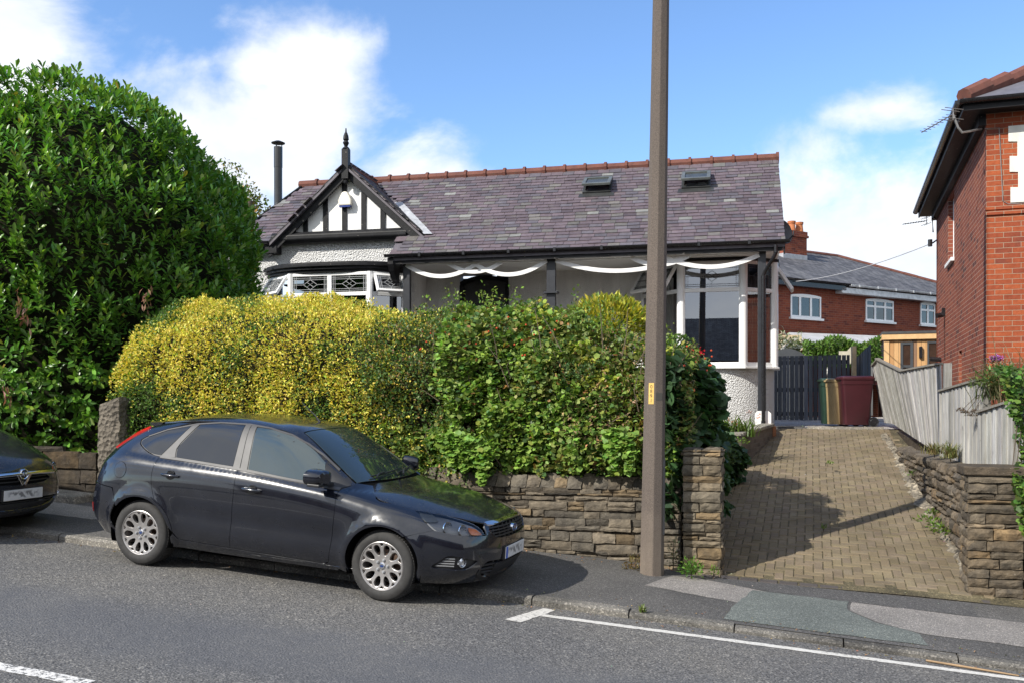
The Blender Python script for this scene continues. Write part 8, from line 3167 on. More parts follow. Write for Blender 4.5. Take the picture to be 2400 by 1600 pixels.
M['brake'] = plain('rusty brake disc', (0.16, 0.11, 0.085), 0.5, 0.6)
M['void'] = plain('black recess', (0.003, 0.003, 0.003), 0.9, spec=0.1)
def m_carglass(name, col, ior, rough=0.015):
	t = NT(name)
	t.set(col, rough, 0.0, 0.5)
	t.b.inputs['IOR'].default_value = ior
	return t.m
M['glass_dark'] = m_carglass('privacy glass', (0.006, 0.008, 0.012), 1.85)
M['glass_side'] = m_carglass('green side glass', (0.015, 0.032, 0.036), 2.1)
M['glass_screen'] = m_carglass('windscreen glass', (0.020, 0.030, 0.030), 1.95)
t = NT('lamp glass')
t.set((0.9, 0.92, 0.95), 0.02, 0.0, 0.5)
t.b.inputs['Transmission Weight'].default_value = 0.0
M['lens'] = m_glass('lamp lens', (0.86, 0.88, 0.90), 0.55, 0.0)
M['red_lens'] = plain('red lamp lens', (0.45, 0.012, 0.012), 0.1, coat=1.0)
M['amber'] = plain('amber indicator', (0.75, 0.22, 0.02), 0.15, coat=1.0)
M['lamp_bowl'] = plain('lamp reflector', (0.62, 0.64, 0.67), 0.12, 0.9, var=(9, 0.15))
M['lamp_dark'] = plain('lamp housing', (0.24, 0.245, 0.255), 0.35, 0.0)
def m_plate(name):
	"""white plate; the characters are smudged beyond reading in the photograph"""
	t = NT(name)
	ob = t.mapping(t.tc(), scale=(1, 1, 1))
	s_ = t.n.new('ShaderNodeSeparateXYZ')
	t.l.new(ob, s_.inputs[0])
	band = t.ramp(t.math('ABSOLUTE', s_.outputs['Z']), 0.02, 0.05, 1.0, 0.0, True)
	ends = t.ramp(t.math('ABSOLUTE', s_.outputs['Y']), 0.15, 0.24, 1.0, 0.0, True)
	n_ = t.ramp(t.noise(17, 2, 0.5), 0.42, 0.60, 0.0, 1.0, True)
	f = t.math('MULTIPLY', t.math('MULTIPLY', band, ends), n_)
	c = t.mix(t.math('MULTIPLY', f, 0.8), (0.60, 0.60, 0.59), (0.08, 0.08, 0.085))
	return t.set(c, 0.35)
M['plate'] = m_plate('white number plate')
M['cap_blue'] = plain('dark blue enamel', (0.015, 0.035, 0.12), 0.3)
M['plate_blue'] = plain('blue plate band', (0.02, 0.10, 0.50), 0.35)
# ------------------------------------------------------------------ wheel
def make_wheel(parent, R_=0.318, rim_r=0.222, spin=0.0):
	"""wheel with its face towards -y, centre at the origin"""
	Y = Matrix.Rotation(pi / 2, 4, 'X')            # lathe z -> -y
	w = bpy.data.objects.new('wheel', None)
	COL.objects.link(w)
	w.parent = parent
	prof = [(rim_r - 0.012, -0.10), (rim_r + 0.004, -0.106), (R_ - 0.052, -0.112), (R_ - 0.022, -0.104), (R_ - 0.006, -0.088), (R_, -0.06), (R_, 0.06), (R_ - 0.006, 0.088), (R_ - 0.022, 0.104), (R_ - 0.052, 0.112), (rim_r + 0.03, 0.113), (rim_r + 0.012, 0.109), (rim_r + 0.002, 0.104), (rim_r - 0.012, 0.095)]
	tm = MB().lathe(prof, 64, Y, cap=False)
	# tread grooves
	for gy in (-0.05, -0.018, 0.018, 0.05):
		pass
	ty = tm.build('tyre', M['tyre'], w)
	smooth_angle(ty, 40)
	mb = MB()
	for k in range(72):
		a = 2 * pi * k / 72
		for s_ in (-1, 1):
			q = Matrix.Rotation(a, 4, 'Y')
			mb.box(-0.009, 0.009, s_ * 0.045 - 0.034, s_ * 0.045 + 0.034, R_ - 0.004, R_ + 0.004, q)
	mb.build('tread', M['tyre'], ty)
	# barrel
	mb = MB().lathe([(rim_r + 0.002, 0.101), (rim_r - 0.006, 0.106), (rim_r - 0.016, 0.098), (rim_r - 0.028, 0.06), (rim_r - 0.034, -0.09)], 48, Y, cap=False)
	rim = mb.build('rim', M['silver'], w)
	smooth_angle(rim, 50)
	# face: a disc pierced by ten drop-shaped openings and ten small notches between them
	Ro = rim_r - 0.010
	outer = [(Ro * cos(2 * pi * i / 120), Ro * sin(2 * pi * i / 120)) for i in range(120)]
	holes = []
	for k in range(10):
		a0 = 2 * pi * (k + 0.5) / 10 + spin
		drop = []
		for i in range(20):
			t_ = 2 * pi * i / 20
			rr = 0.146 + 0.049 * cos(t_)
			hw = 0.0295 * sin(t_) * (1.0 + 0.28 * cos(t_))
			drop.append((rr, hw))
		holes.append([(r_ * cos(a0) - h * sin(a0), r_ * sin(a0) + h * cos(a0)) for r_, h in drop])
		a1 = 2 * pi * k / 10 + spin
		tri = [(0.178, 0.0), (0.199, -0.022), (0.202, -0.010), (0.203, 0.0), (0.202, 0.010), (0.199, 0.022)]
		holes.append([(r_ * cos(a1) - h * sin(a1), r_ * sin(a1) + h * cos(a1)) for r_, h in tri])
	pts = [Vector(p) for p in outer]
	ed = [(i, (i + 1) % 120) for i in range(120)]
	for h in holes:
		o = len(pts)
		pts += [Vector(p) for p in h]
		ed += [(o + i, o + (i + 1) % len(h)) for i in range(len(h))]
	for rr in (0.04, 0.07, 0.095):
		for i in range(20):
			a = 2 * pi * (i + 0.5) / 20
			pts.append(Vector((rr * cos(a), rr * sin(a))))
	r = geometry.delaunay_2d_cdt(pts, ed, [], 0, 1e-6)
	fs = []
	for f in r[2]:
		c = sum((r[0][i] for i in f), Vector((0, 0))) / len(f)
		if inside(outer, c.x, c.y) and not any(inside(h, c.x, c.y) for h in holes):
			fs.append(tuple(f))
	dish = lambda q: 0.082 + 0.018 * min(1, (q.length / Ro)) ** 2
	n = len(r[0])
	vs = [(p.x, -dish(p), p.y) for p in r[0]] + [(p.x, -dish(p) + 0.028, p.y) for p in r[0]]
	cnt = {}
	F_ = []
	for f in fs:
		a, b, c = (Vector(vs[i]) for i in f[:3])
		if (b - a).cross(c - a).y > 0:
			f = f[::-1]
		F_.append(f)
		for i in range(len(f)):
			cnt[(f[i], f[(i + 1) % len(f)])] = 1
	sides = [(b, a, a + n, b + n) for (a, b) in cnt if (b, a) not in cnt]
	mb = MB().add(vs, F_ + sides)
	face = mb.build('spokes', M['silver'], rim, bevel=0.004, seg=2)
	mb = MB()
	for k in range(5):
		a = 2 * pi * k / 5 + spin + 0.3
		mb = MB().lathe([(0.0135, 0.0), (0.0135, 0.012), (0.009, 0.013), (0.008, 0.018), (0.0, 0.018)], 10, Matrix.Translation((0.055 * cos(a), -0.083, 0.055 * sin(a))) @ Y, cap=False)
		mb.build('lug_nut', M['lamp_dark'], rim)
	cp = MB().lathe([(0.030, 0.078), (0.030, 0.089), (0.024, 0.093), (0.0, 0.094)], 20, Y, cap=False).build('centre_cap', M['chrome'], rim)
	MB().lathe([(0.019, 0.0938), (0.0, 0.0955)], 20, Y @ Matrix.Diagonal((1, 0.62, 1, 1)), cap=False).build('cap_emblem', M['cap_blue'], cp)
	MB().lathe([(0.03, 0.0), (0.135, 0.0), (0.135, -0.02), (0.03, -0.02)], 32, Y).build('brake_disc', M['brake'], w)
	return w
def arch_pts(cx, cz, r, a0, a1, n=14):
	"""points round a wheel opening, angles in degrees from +x"""
	return [(cx + r * cos(radians(a0 + (a1 - a0) * i / n)), cz + r * sin(radians(a0 + (a1 - a0) * i / n))) for i in range(n + 1)]
def nz(x, y, z):
	return (math.degrees(atan2(y, x - AX)), z)
def tl(x, y, z):
	return (math.degrees(atan2(y, -(x - AXR))), z)
def make_car(name, label, matrix, body, paint, paint_top, kind, steer=0.0):
	car = thing(name, label, 'car', matrix=matrix)
	b2 = lambda *a, **k: (panel(*a, **k), panel(*a, mirror_y=True, **k))
	# inner shell, seen only in the gaps
	Vv, Ff = body.V - body.N * 0.016, body.F
	c = Vv[Ff].mean(axis=1)
	cut = np.zeros(len(Ff), bool)
	for wx, wz in WHEELS:
		cut |= (np.hypot(c[:, 0] - wx, c[:, 2] - wz) < ARCH_R + 0.02) & (np.abs(c[:, 1]) > 0.5)
	ang = np.abs(np.degrees(np.arctan2(c[:, 1], c[:, 0] - AX)))
	cut |= (c[:, 0] > 0.1) & (ang > 24.5) & (ang < 54) & (c[:, 2] > 0.635) & (c[:, 2] < 0.845)
	cut |= (c[:, 0] > 0.1) & (ang > 28) & (ang < 47) & (c[:, 2] > 0.34) & (c[:, 2] < 0.485)
	cut |= (c[:, 0] > 0.5) & (ang < 26) & (((c[:, 2] > 0.59) & (c[:, 2] < 0.735)) | ((c[:, 2] > 0.21) & (c[:, 2] < 0.41)))
	raw_mesh('underbody', Vv, Ff[~cut], M['void'], car)
	mb = MB()
	mb.box(-2.95, 0.40, -0.62, 0.62, 0.19, 0.24)
	mb.build('floor_pan', M['void'], car)
	for wx, wz in WHEELS:
		for sy in (-1, 1):
			mb = MB()
			T = Matrix.Translation((wx, 0, wz)) @ Matrix.Rotation(pi / 2, 4, 'X')
			mb.lathe([(ARCH_R + 0.012, 0.86), (ARCH_R + 0.02, 0.5), (0.0, 0.5)], 40, T if sy < 0 else Matrix.Translation((wx, 0, wz)) @ Matrix.Rotation(-pi / 2, 4, 'X'), cap=False)
			mb.v = [Vector((v.x, v.y, max(v.z, 0.20))) for v in mb.v]
			mb.build('wheel_well', M['void'], car)
	BELT = [(-0.50, 0.952), (-0.87, 0.981), (-1.22, 1.014), (-1.578, 1.043), (-2.0, 1.064), (-2.49, 1.078)]
	# --- side panels
	fa = arch_pts(0, 0.318, ARCH_R, 54, 197)
	b2('wing', body, 'side', [(0.218, 0.615, 1), (0.34, 0.650), (0.475, 0.690, 1), (0.37, 0.755), (0.262, 0.842, 1), (0.1, 0.868), (-0.09, 0.886), (-0.165, 0.922), (-0.215, 0.968, 1), (-0.41, 1.008, 1), (-0.455, 0.985), (-0.503, 0.948, 1), (-0.492, 0.75), (-0.52, 0.47), (-0.556, 0.285), (-0.585, 0.262, 1), (-0.47, 0.225, 1), (-0.358, 0.205, 1)] + fa[::-1], paint, car)
	doors = []
	b = BELT
	for m_ in (False, True):
		d1 = panel('door', body, 'side', [(-0.503, 0.948, 1), (-0.492, 0.75), (-0.52, 0.47), (-0.556, 0.285), (-0.60, 0.262, 1), (-1.615, 0.288, 1), (-1.592, 0.55), (-1.574, 0.79), (-1.574, 0.965), (-1.578, 1.043, 1), b[2], b[1]], paint, car, mirror_y=m_)
		ra = arch_pts(-2.65, 0.318, 0.405, 8, 62, 8)
		d2 = panel('door', body, 'side', [(-1.578, 1.043, 1), (-1.574, 0.965), (-1.574, 0.79), (-1.592, 0.55), (-1.615, 0.288, 1), (-2.20, 0.304, 1)] + ra + [(-2.512, 0.79, 1), (-2.524, 0.87), (-2.522, 0.96), (-2.50, 1.078, 1), b[4]], paint, car, mirror_y=m_)
		doors.append((d1, d2))
	rq = arch_pts(-2.65, 0.318, ARCH_R, 20, 138)
	ro = arch_pts(-2.65, 0.318, 0.405, 62, 8, 8)
	b2('rear_quarter', body, 'side', [(-2.50, 1.078, 1), (-2.62, 1.098), (-2.72, 1.135), (-2.80, 1.180), (-2.815, 1.215), (-2.73, 1.268), (-2.53, 1.350), (-2.30, 1.420, 1), (-2.60, 1.398), (-2.80, 1.345, 1), (-3.05, 1.205), (-3.16, 1.125, 1), (-3.24, 1.0), (-3.29, 0.86), (-3.30, 0.765, 1), (-3.18, 0.752), (-2.985, 0.738, 1), (-2.955, 0.64)] + [(p[0], p[1]) for p in rq[::-1]] + ro[::-1] + [(-2.512, 0.79, 1), (-2.524, 0.87), (-2.522, 0.96)], paint, car)
	b2('sill', body, 'side', [(-0.585, 0.258, 1), (-1.615, 0.284, 1), (-2.20, 0.300, 1), (-2.252, 0.36, 1), (-2.286, 0.318, 1), (-2.292, 0.215, 1), (-1.5, 0.205), (-0.47, 0.205, 1), (-0.47, 0.222, 1)], paint, car)
	# --- glasshouse
	RT = [(-0.440, 1.012), (-0.60, 1.115), (-0.797, 1.235), (-0.97, 1.325), (-1.158, 1.398), (-1.392, 1.444), (-1.62, 1.462), (-1.94, 1.456), (-2.208, 1.424), (-2.53, 1.345), (-2.73, 1.265)]
	surr = RT + [(-2.805, 1.215), (-2.795, 1.182), (-2.72, 1.138), (-2.62, 1.101)] + BELT[::-1] + [(-0.47, 0.965)]
	b2('window_surround', body, 'side', surr, M['trim'], car, sm=0.04)
	gk = dict(lift=0.003, edge=0.003, gap=0.0)
	for m_ in (False, True):
		panel('side_window', body, 'side', [(-1.527, 1.432, 1), (-1.38, 1.424), (-1.146, 1.378), (-0.927, 1.284), (-0.745, 1.165, 1), (-0.655, 0.990, 1), (-1.0, 1.008), (-1.470, 1.050, 1)], M['glass_side'], car, mirror_y=m_, flat=0.7, **gk)
		panel('side_window', body, 'side', [(-2.165, 1.412, 1), (-1.925, 1.437), (-1.671, 1.442, 1), (-1.643, 1.062, 1), (-2.0, 1.078), (-2.308, 1.090, 1), (-2.330, 1.172), (-2.296, 1.232)], M['glass_dark'], car, mirror_y=m_, flat=0.6, **gk)
		panel('quarter_window', body, 'side', [(-2.788, 1.186), (-2.785, 1.212), (-2.70, 1.262), (-2.525, 1.328), (-2.265, 1.402, 1), (-2.494, 1.094, 1), (-2.62, 1.106), (-2.72, 1.146)], M['glass_dark'], car, mirror_y=m_, **gk)
		panel('pillar_trim', body, 'side', [(-2.254, 1.404, 1), (-2.18, 1.412, 1), (-2.318, 1.220), (-2.340, 1.165), (-2.318, 1.086, 1), (-2.486, 1.086, 1)], M['pillar'], car, mirror_y=m_, lift=0.006, edge=0.004, gap=0.0)
		panel('pillar_trim', body, 'side', [(-1.663, 1.449, 1), (-1.606, 1.450, 1), (-1.563, 1.050, 1), (-1.638, 1.056, 1)], M['pillar'], car, mirror_y=m_, lift=0.006, edge=0.004, gap=0.0)
		panel('pillar_trim', body, 'side', [(-1.600, 1.450, 1), (-1.538, 1.444, 1), (-1.480, 1.046, 1), (-1.556, 1.050, 1)], M['pillar'], car, mirror_y=m_, lift=0.006, edge=0.004, gap=0.0)
		panel('mirror_corner', body, 'side', [(-0.735, 1.160, 1), (-0.62, 1.095, 1), (-0.43, 0.985, 1), (-0.50, 0.958, 1), (-0.66, 0.972, 1)], M['trim'], car, mirror_y=m_, lift=0.006, edge=0.004, gap=0.0)
		up = [(p[0], p[1] + 0.010) for p in BELT]
		dn = [(p[0], p[1] - 0.010) for p in BELT]
		panel('belt_trim', body, 'side', [(*p, 1) for p in up] + [(*p, 1) for p in dn[::-1]], M['pillar'], car, mirror_y=m_, lift=0.009, edge=0.008, gap=0.0)
		hu = [(p[0], p[1] - 0.004, 1) for p in RT]
		hd = [(p[0], p[1] - 0.015, 1) for p in RT]
		panel('window_trim', body, 'side', hu[1:] + hd[1:][::-1], M['pillar'], car, mirror_y=m_, lift=0.008, edge=0.006, gap=0.0)
	scr = [(-0.285, 0.0), (-0.300, 0.25), (-0.345, 0.48), (-0.405, 0.66, 1), (-0.75, 0.585), (-1.085, 0.505, 1), (-1.065, 0.30), (-1.05, 0.0)]
	scr = scr + [(p[0], -p[1]) + tuple(p[2:]) for p in scr[::-1][1:-1]]
	panel('windscreen', body, 'top', scr, M['glass_screen'], car, gap=0.006, edge=0.004, lift=-0.001)
	rfh = [(-1.055, 0.0), (-1.07, 0.30), (-1.09, 0.508, 1), (-0.75, 0.595), (-0.41, 0.675, 1), (-0.425, 0.742, 1), (-0.80, 0.668), (-1.14, 0.590), (-1.40, 0.602), (-1.65, 0.614), (-2.0, 0.612), (-2.30, 0.592), (-2.58, 0.548), (-2.76, 0.515, 1), (-2.84, 0.30), (-2.875, 0.0)]
	rf = rfh + [(p[0], -p[1]) + tuple(p[2:]) for p in rfh[::-1][1:-1]]
	panel('roof', body, 'top', rf, paint_top, car, step=0.06)
	# roof spoiler lip
	mb = MB()
	P = []
	for i in range(21):
		y = -0.53 + 1.06 * i / 20
		x = -2.80 - 0.075 * (1 - (y / 0.53) ** 2)
		loc, n_ = body.hit((x + 0.09, y, 3), (0, 0, -1))
		P.append((loc, x))
	vs = []
	for loc, x in P:
		vs += [Vector(loc) + Vector((0, 0, 0.004)), Vector((x - 0.075, loc.y * 1.01, loc.z - 0.010)), Vector((x - 0.06, loc.y, loc.z - 0.04)), Vector((x + 0.03, loc.y, loc.z - 0.045))]
	mb.add(vs, [(4 * i + k, 4 * i + 4 + k, 4 * i + 4 + (k + 1) % 4, 4 * i + (k + 1) % 4) for i in range(20) for k in range(4)] + [(0, 1, 2, 3), (83, 82, 81, 80)])
	smooth_angle(mb.build('spoiler', paint_top, car), 30)
	# --- bonnet
	bh = [(-0.262, 0.0), (-0.270, 0.30), (-0.300, 0.50), (-0.245, 0.668, 1), (-0.185, 0.735), (-0.09, 0.785), (0.10, 0.782), (0.262, 0.752), (0.483, 0.675), (0.70, 0.560), (0.815, 0.455, 1), (0.842, 0.30), (0.862, 0.0)]
	bo = bh + [(p[0], -p[1]) + tuple(p[2:]) for p in bh[::-1][1:-1]]
	panel('bonnet', body, 'top', bo, paint_top, car, step=0.05)
	# --- nose
	HEAD = [(-52.6, 0.838, 1), (-42.6, 0.826), (-37.4, 0.803), (-32.4, 0.776), (-28.0, 0.742), (-25.6, 0.694), (-24.2, 0.645, 1), (-30, 0.652), (-36.1, 0.664), (-41.5, 0.682), (-45.6, 0.697), (-48.8, 0.755)]
	FOG = [(-46.4, 0.365), (-44.0, 0.42), (-41.0, 0.476), (-37.5, 0.474), (-28.3, 0.425, 1), (-31.5, 0.365), (-35, 0.348), (-40, 0.350)]
	flip = lambda L: [(-p[0],) + tuple(p[1:]) for p in L[::-1]]
	arc = [nz(p[0], -0.905, p[1]) for p in arch_pts(0, 0.318, ARCH_R + 0.003, -18, 54, 10)]
	left = [(-51.5, 0.205, 1)] + arc + [(-58.2, 0.617, 1), (-52.0, 0.655), (-45.8, 0.692, 1)] + [(p[0], p[1] - 0.006) for p in HEAD[7:11]][::-1] + [(-23.6, 0.642, 1), (-23.4, 0.722, 1)]
	if kind == 'hatch':
		GR = [(-21.2, 0.712), (-12, 0.728), (0, 0.732), (12, 0.728), (21.2, 0.712), (20.0, 0.655), (17.6, 0.612), (9, 0.596), (0, 0.592), (-9, 0.596), (-17.6, 0.612), (-20.0, 0.655)]
		LG = [(-26.0, 0.345), (-22.8, 0.405), (-16, 0.402), (0, 0.398), (16, 0.402), (22.8, 0.405), (26.0, 0.345), (23, 0.262), (14, 0.222), (0, 0.212), (-14, 0.222), (-23, 0.262)]
	else:
		GR = [(-24.5, 0.690), (-12, 0.708), (0, 0.712), (12, 0.708), (24.5, 0.690), (22, 0.625), (16, 0.575), (8, 0.560), (0, 0.556), (-8, 0.560), (-16, 0.575), (-22, 0.625)]
		LG = [(-28, 0.385), (-20, 0.398), (0, 0.398), (20, 0.398), (28, 0.385), (24, 0.325), (16, 0.290), (0, 0.280), (-16, 0.290), (-24, 0.325)]
	top_ = [(-21.8, 0.748), (-10, 0.757), (0, 0.759), (10, 0.757), (21.8, 0.748)]
	bump = left + top_ + flip(left)
	bot = [(40, 0.202), (20, 0.198), (0, 0.197), (-20, 0.198), (-40, 0.202)]
	panel('front_bumper', body, 'nose', bump + bot, paint, car, holes=[GR, LG, FOG, flip(FOG)], step=0.045, edge=0.02)
	for nm, G, nb_, lf in (('grille', GR, 5, -0.022), ('lower_grille', LG, 5, -0.022)):
		g = panel(nm, body, 'nose', [(p[0] * 1.03, p[1]) for p in G], M['void'], car, lift=-0.03, edge=0, gap=-0.004)
		z0, z1 = min(p[1] for p in G), max(p[1] for p in G)
		def span(z):
			poly = [(p[0], p[1]) for p in G]
			xs = []
			for i in range(len(poly)):
				a, b_ = poly[i], poly[(i + 1) % len(poly)]
				if (a[1] > z) != (b_[1] > z):
					xs.append(a[0] + (b_[0] - a[0]) * (z - a[1]) / (b_[1] - a[1]))
			return (min(xs), max(xs)) if len(xs) > 1 else None
		nrow = 4 if kind == 'hatch' else 3
		for i in range(1, nrow + 1):
			z = z0 + (z1 - z0) * i / (nrow + 1)
			sp = span(z)
			if sp and sp[1] - sp[0] > 4:
				a, b_ = sp
				panel('grille_bar', body, 'nose', [(a, z - 0.006, 1), (b_, z - 0.006, 1), (b_, z + 0.006, 1), (a, z + 0.006, 1)], M['trim'], g, lift=-0.008, edge=0.02, gap=0, sm=0.06)
		if kind == 'hatch':
			for i in range(1, 10):
				xa = -22 + 44 * i / 10
				za = [z for z in np.linspace(z0, z1, 30) if span(z) and span(z)[0] < xa < span(z)[1]]
				if za:
					panel('grille_bar', body, 'nose', [(xa - 0.18, za[0], 1), (xa + 0.18, za[0], 1), (xa + 0.18, za[-1], 1), (xa - 0.18, za[-1], 1)], M['trim'], g, lift=-0.014, edge=0.015, gap=0, sm=0.06)
	for m_ in (False, True):
		fg = panel('fog_recess', body, 'nose', FOG, M['trim'], car, lift=-0.022, edge=0, gap=-0.003, mirror_y=m_)
		for z in (0.378, 0.402, 0.426, 0.449):
			a0_ = -45.6 + (z - 0.365) * 45
			panel('fog_slat', body, 'nose', [(a0_, z - 0.004, 1), (-38.2, z - 0.004, 1), (-38.2, z + 0.004, 1), (a0_ + 0.6, z + 0.004, 1)], M['lamp_dark'], fg, lift=-0.012, edge=0.01, gap=0, mirror_y=m_, sm=0.06)
		loc, n_ = body.hit(*proj_ray('nose', (-35.4, 0.412)))
		if m_:
			loc, n_ = Vector((loc.x, -loc.y, loc.z)), Vector((n_.x, -n_.y, n_.z))
		T = Matrix.Translation(loc - n_ * 0.03) @ Vector((0.85, n_.y * 0.6, 0)).normalized().to_track_quat('Z', 'Y').to_matrix().to_4x4()
		fl = MB().lathe([(0.044, 0.0), (0.044, 0.022), (0.038, 0.026), (0.036, 0.018)], 24, T, cap=False).build('fog_lamp', M['chrome'], car)
		MB().lathe([(0.036, 0.012), (0.02, 0.02), (0.0, 0.023)], 20, T, cap=False).build('fog_lens', M['lamp_bowl'], fl)
		# headlamp: housing, bowls, indicator, clear lens
		h = panel('headlight', body, 'nose', HEAD, M['lamp_dark'], car, lift=-0.035, edge=0, gap=0.001, mirror_y=m_)
		for (ang, z, r_, mt) in ((-40.5, 0.735, 0.050, 'lamp_bowl'), (-34.6, 0.715, 0.047, 'lamp_bowl')):
			loc, n_ = body.hit(*proj_ray('nose', (ang, z)))
			if m_:
				loc, n_ = Vector((loc.x, -loc.y, loc.z)), Vector((n_.x, -n_.y, n_.z))
			T = Matrix.Translation(loc - n_ * 0.036) @ Vector((1.0, n_.y * 0.75, 0.1)).normalized().to_track_quat('Z', 'Y').to_matrix().to_4x4()
			bw_ = MB().lathe([(r_, 0.028), (r_ * 0.94, 0.022), (r_ * 0.7, 0.004), (r_ * 0.3, -0.008), (0, -0.01)], 22, T, cap=False).build('lamp_bowl', M[mt], h)
			smooth_angle(bw_, 60)
			MB().lathe([(r_ * 1.06, 0.020), (r_ * 1.06, 0.030), (r_ * 0.96, 0.030), (r_ * 0.96, 0.022)], 22, T, cap=False).build('lamp_ring', M['chrome'], h)
		panel('indicator', body, 'nose', [(-31.2, 0.722), (-28.2, 0.708), (-26.2, 0.668), (-25.6, 0.652), (-31.0, 0.662)], M['amber'], h, lift=-0.012, edge=0.01, gap=0, mirror_y=m_)
		panel('lamp_shade', body, 'nose', [(-51.5, 0.834), (-43.5, 0.822), (-42.5, 0.775), (-48.5, 0.765)], plain('lamp shade', (0.24, 0.24, 0.22), 0.3, 0.3), h, lift=-0.018, edge=0.008, gap=0, mirror_y=m_)
		panel('headlight_lens', body, 'nose', HEAD, M['lens'], h, lift=0.0, edge=0.004, gap=0.004, mirror_y=m_)
	# bright bar, badge and plate
	if kind == 'hatch':
		panel('grille_trim', body, 'nose', [(-22.0, 0.744), (-10, 0.752), (0, 0.754), (10, 0.752), (22.0, 0.744), (20.8, 0.716), (10, 0.734), (0, 0.737), (-10, 0.734), (-20.8, 0.716)], M['chrome'], car, lift=0.006, edge=0.02, gap=0)
		loc, n_ = body.hit(*proj_ray('nose', (0, 0.660)))
		T = Matrix.Translation(loc + Vector((0.000, 0, 0))) @ Matrix.Rotation(pi / 2, 4, 'Y') @ Matrix.Diagonal((0.55, 1, 1, 1))
		bd_ = MB().lathe([(0.072, -0.03), (0.072, 0.004), (0.066, 0.009), (0.062, 0.006)], 28, T, cap=False).build('badge', M['chrome'], car)
		MB().lathe([(0.063, 0.004), (0.03, 0.010), (0.0, 0.011)], 28, T, cap=False).build('badge_face', M['cap_blue'], bd_)
		Mx = Matrix.Translation(loc + Vector((0.0125, 0, 0))) @ Matrix.Rotation(pi / 2, 4, 'Z') @ Matrix.Rotation(pi / 2, 4, 'X')
		text_mesh('Ford', 0.042, M['chrome'], bd_, Mx, 'badge_script', 0.001)
		pz, pa = 0.452, 0.0
	else:
		pts = []
		for k in range(25):
			loc, n_ = body.hit(*proj_ray('nose', (-23.5 + 47 * k / 24, 0.676 - 0.016 * abs(k / 12 - 1) ** 2)))
			pts.append(loc + n_ * 0.004)
		mb = MB().sweep(pts, [(-0.012, -0.024), (0.012, -0.022), (0.022, -0.008), (0.018, 0.010), (0.004, 0.022), (-0.012, 0.024)])
		smooth_angle(mb.build('grille_trim', M['chrome'], car), 50)
		loc, n_ = body.hit(*proj_ray('nose', (0, 0.672)))
		T = Matrix.Translation(loc + Vector((0.012, 0, 0))) @ Matrix.Rotation(pi / 2, 4, 'Y')
		bd_ = MB().lathe([(0.058, -0.03), (0.058, 0.006), (0.052, 0.011), (0.045, 0.007)], 28, T, cap=False).build('badge', M['chrome'], car)
		MB().lathe([(0.046, 0.004), (0.02, 0.008), (0.0, 0.009)], 28, T, cap=False).build('badge_face', M['trim'], bd_)
		mb = MB()
		o_ = loc + Vector((0.026, 0, 0))
		# a winged beast with a flag, reduced to raised strokes
		for pts in ([(-.026, -.022), (-.020, .0), (-.006, .008), (.004, .022), (.016, .028)], [(-.006, .008), (.012, .0), (.022, -.016)], [(-.018, .002), (-.026, .018), (-.012, .022)], [(-.016, -.004), (-.004, -.022)], [(.008, .006), (.026, .010)]):
			mb.tube([o_ + Vector((0, p[0], p[1])) for p in pts], 0.0045, 5)
		mb.build('badge_relief', M['chrome'], bd_)
		mb = MB()       # V of the bar below the badge
		for sy in (-1, 1):
			mb.bar(loc + Vector((0.006, sy * 0.085, 0.0)), loc + Vector((0.006, sy * 0.012, -0.115)), 0.03, 0.035, up=(1, 0, 0))
		mb.build('grille_vee', M['chrome'], car, bevel=0.004)
		pz = 0.455
	xs_ = max(body.hit(*proj_ray('nose', (a, pz + dz_)))[0].x for a in (-11, 0, 11) for dz_ in (-0.05, 0.05))
	x0 = xs_ - 0.004
	pl = MB().box(-0.006, 0.004, -0.26, 0.26, -0.0555, 0.0555).build('number_plate', M['plate'], car, bevel=0.004)
	pl.location = (x0 + 0.012, 0, pz)
	mb = MB().box(-0.07, 0.004, -0.275, 0.275, -0.066, 0.066)
	hp2 = mb.build('plate_holder', M['trim'], car, bevel=0.006)
	hp2.location = (x0 - 0.0, 0, pz)
	if kind == 'hatch':
		bl = MB().box(0.0045, 0.0052, -0.258, -0.208, -0.053, 0.053).build('plate_band', M['plate_blue'], pl)
	# dark chin under the lower grille
	panel('chin', body, 'nose', [(-26.5, 0.33), (-24, 0.255), (-14, 0.210), (0, 0.199), (14, 0.210), (24, 0.255), (26.5, 0.33), (25, 0.26), (15, 0.208), (0, 0.197), (-15, 0.208), (-25, 0.26)], M['trim'], car, lift=0.008, edge=0.012, gap=-0.004)
	# --- tail
	tb = [(-58.0, 0.24, 1), tl(-2.99, -0.885, 0.30), tl(-3.005, -0.885, 0.42), tl(-2.965, -0.90, 0.52), tl(-2.93, -0.90, 0.58) , tl(-2.958, -0.89, 0.66), tl(-2.99, -0.885, 0.735) + (1,), tl(-3.18, -0.80, 0.750), tl(-3.32, -0.62, 0.758), (-20, 0.760), (0, 0.760)]
	panel('rear_bumper', body, 'tail', tb + flip(tb[:-1]) + [(30, 0.245), (0, 0.245), (-30, 0.245)], paint, car)
	tg = [tl(-3.31, -0.64, 0.768) + (1,), tl(-3.25, -0.66, 1.0), tl(-3.19, -0.63, 1.10) + (1,), (-18, 1.115), (0, 1.12)]
	panel('tailgate', body, 'tail', tg + flip(tg[:-1]) + [(15, 0.766), (0, 0.766), (-15, 0.766)], paint, car)
	rw_ = [tl(-3.15, -0.62, 1.125) + (1,), tl(-2.90, -0.50, 1.30) + (1,), (-30, 1.325), (0, 1.335)]
	panel('rear_window', body, 'tail', rw_ + flip(rw_[:-1]) + [(15, 1.135), (0, 1.138), (-15, 1.135)], M['glass_dark'], car, edge=0.004)
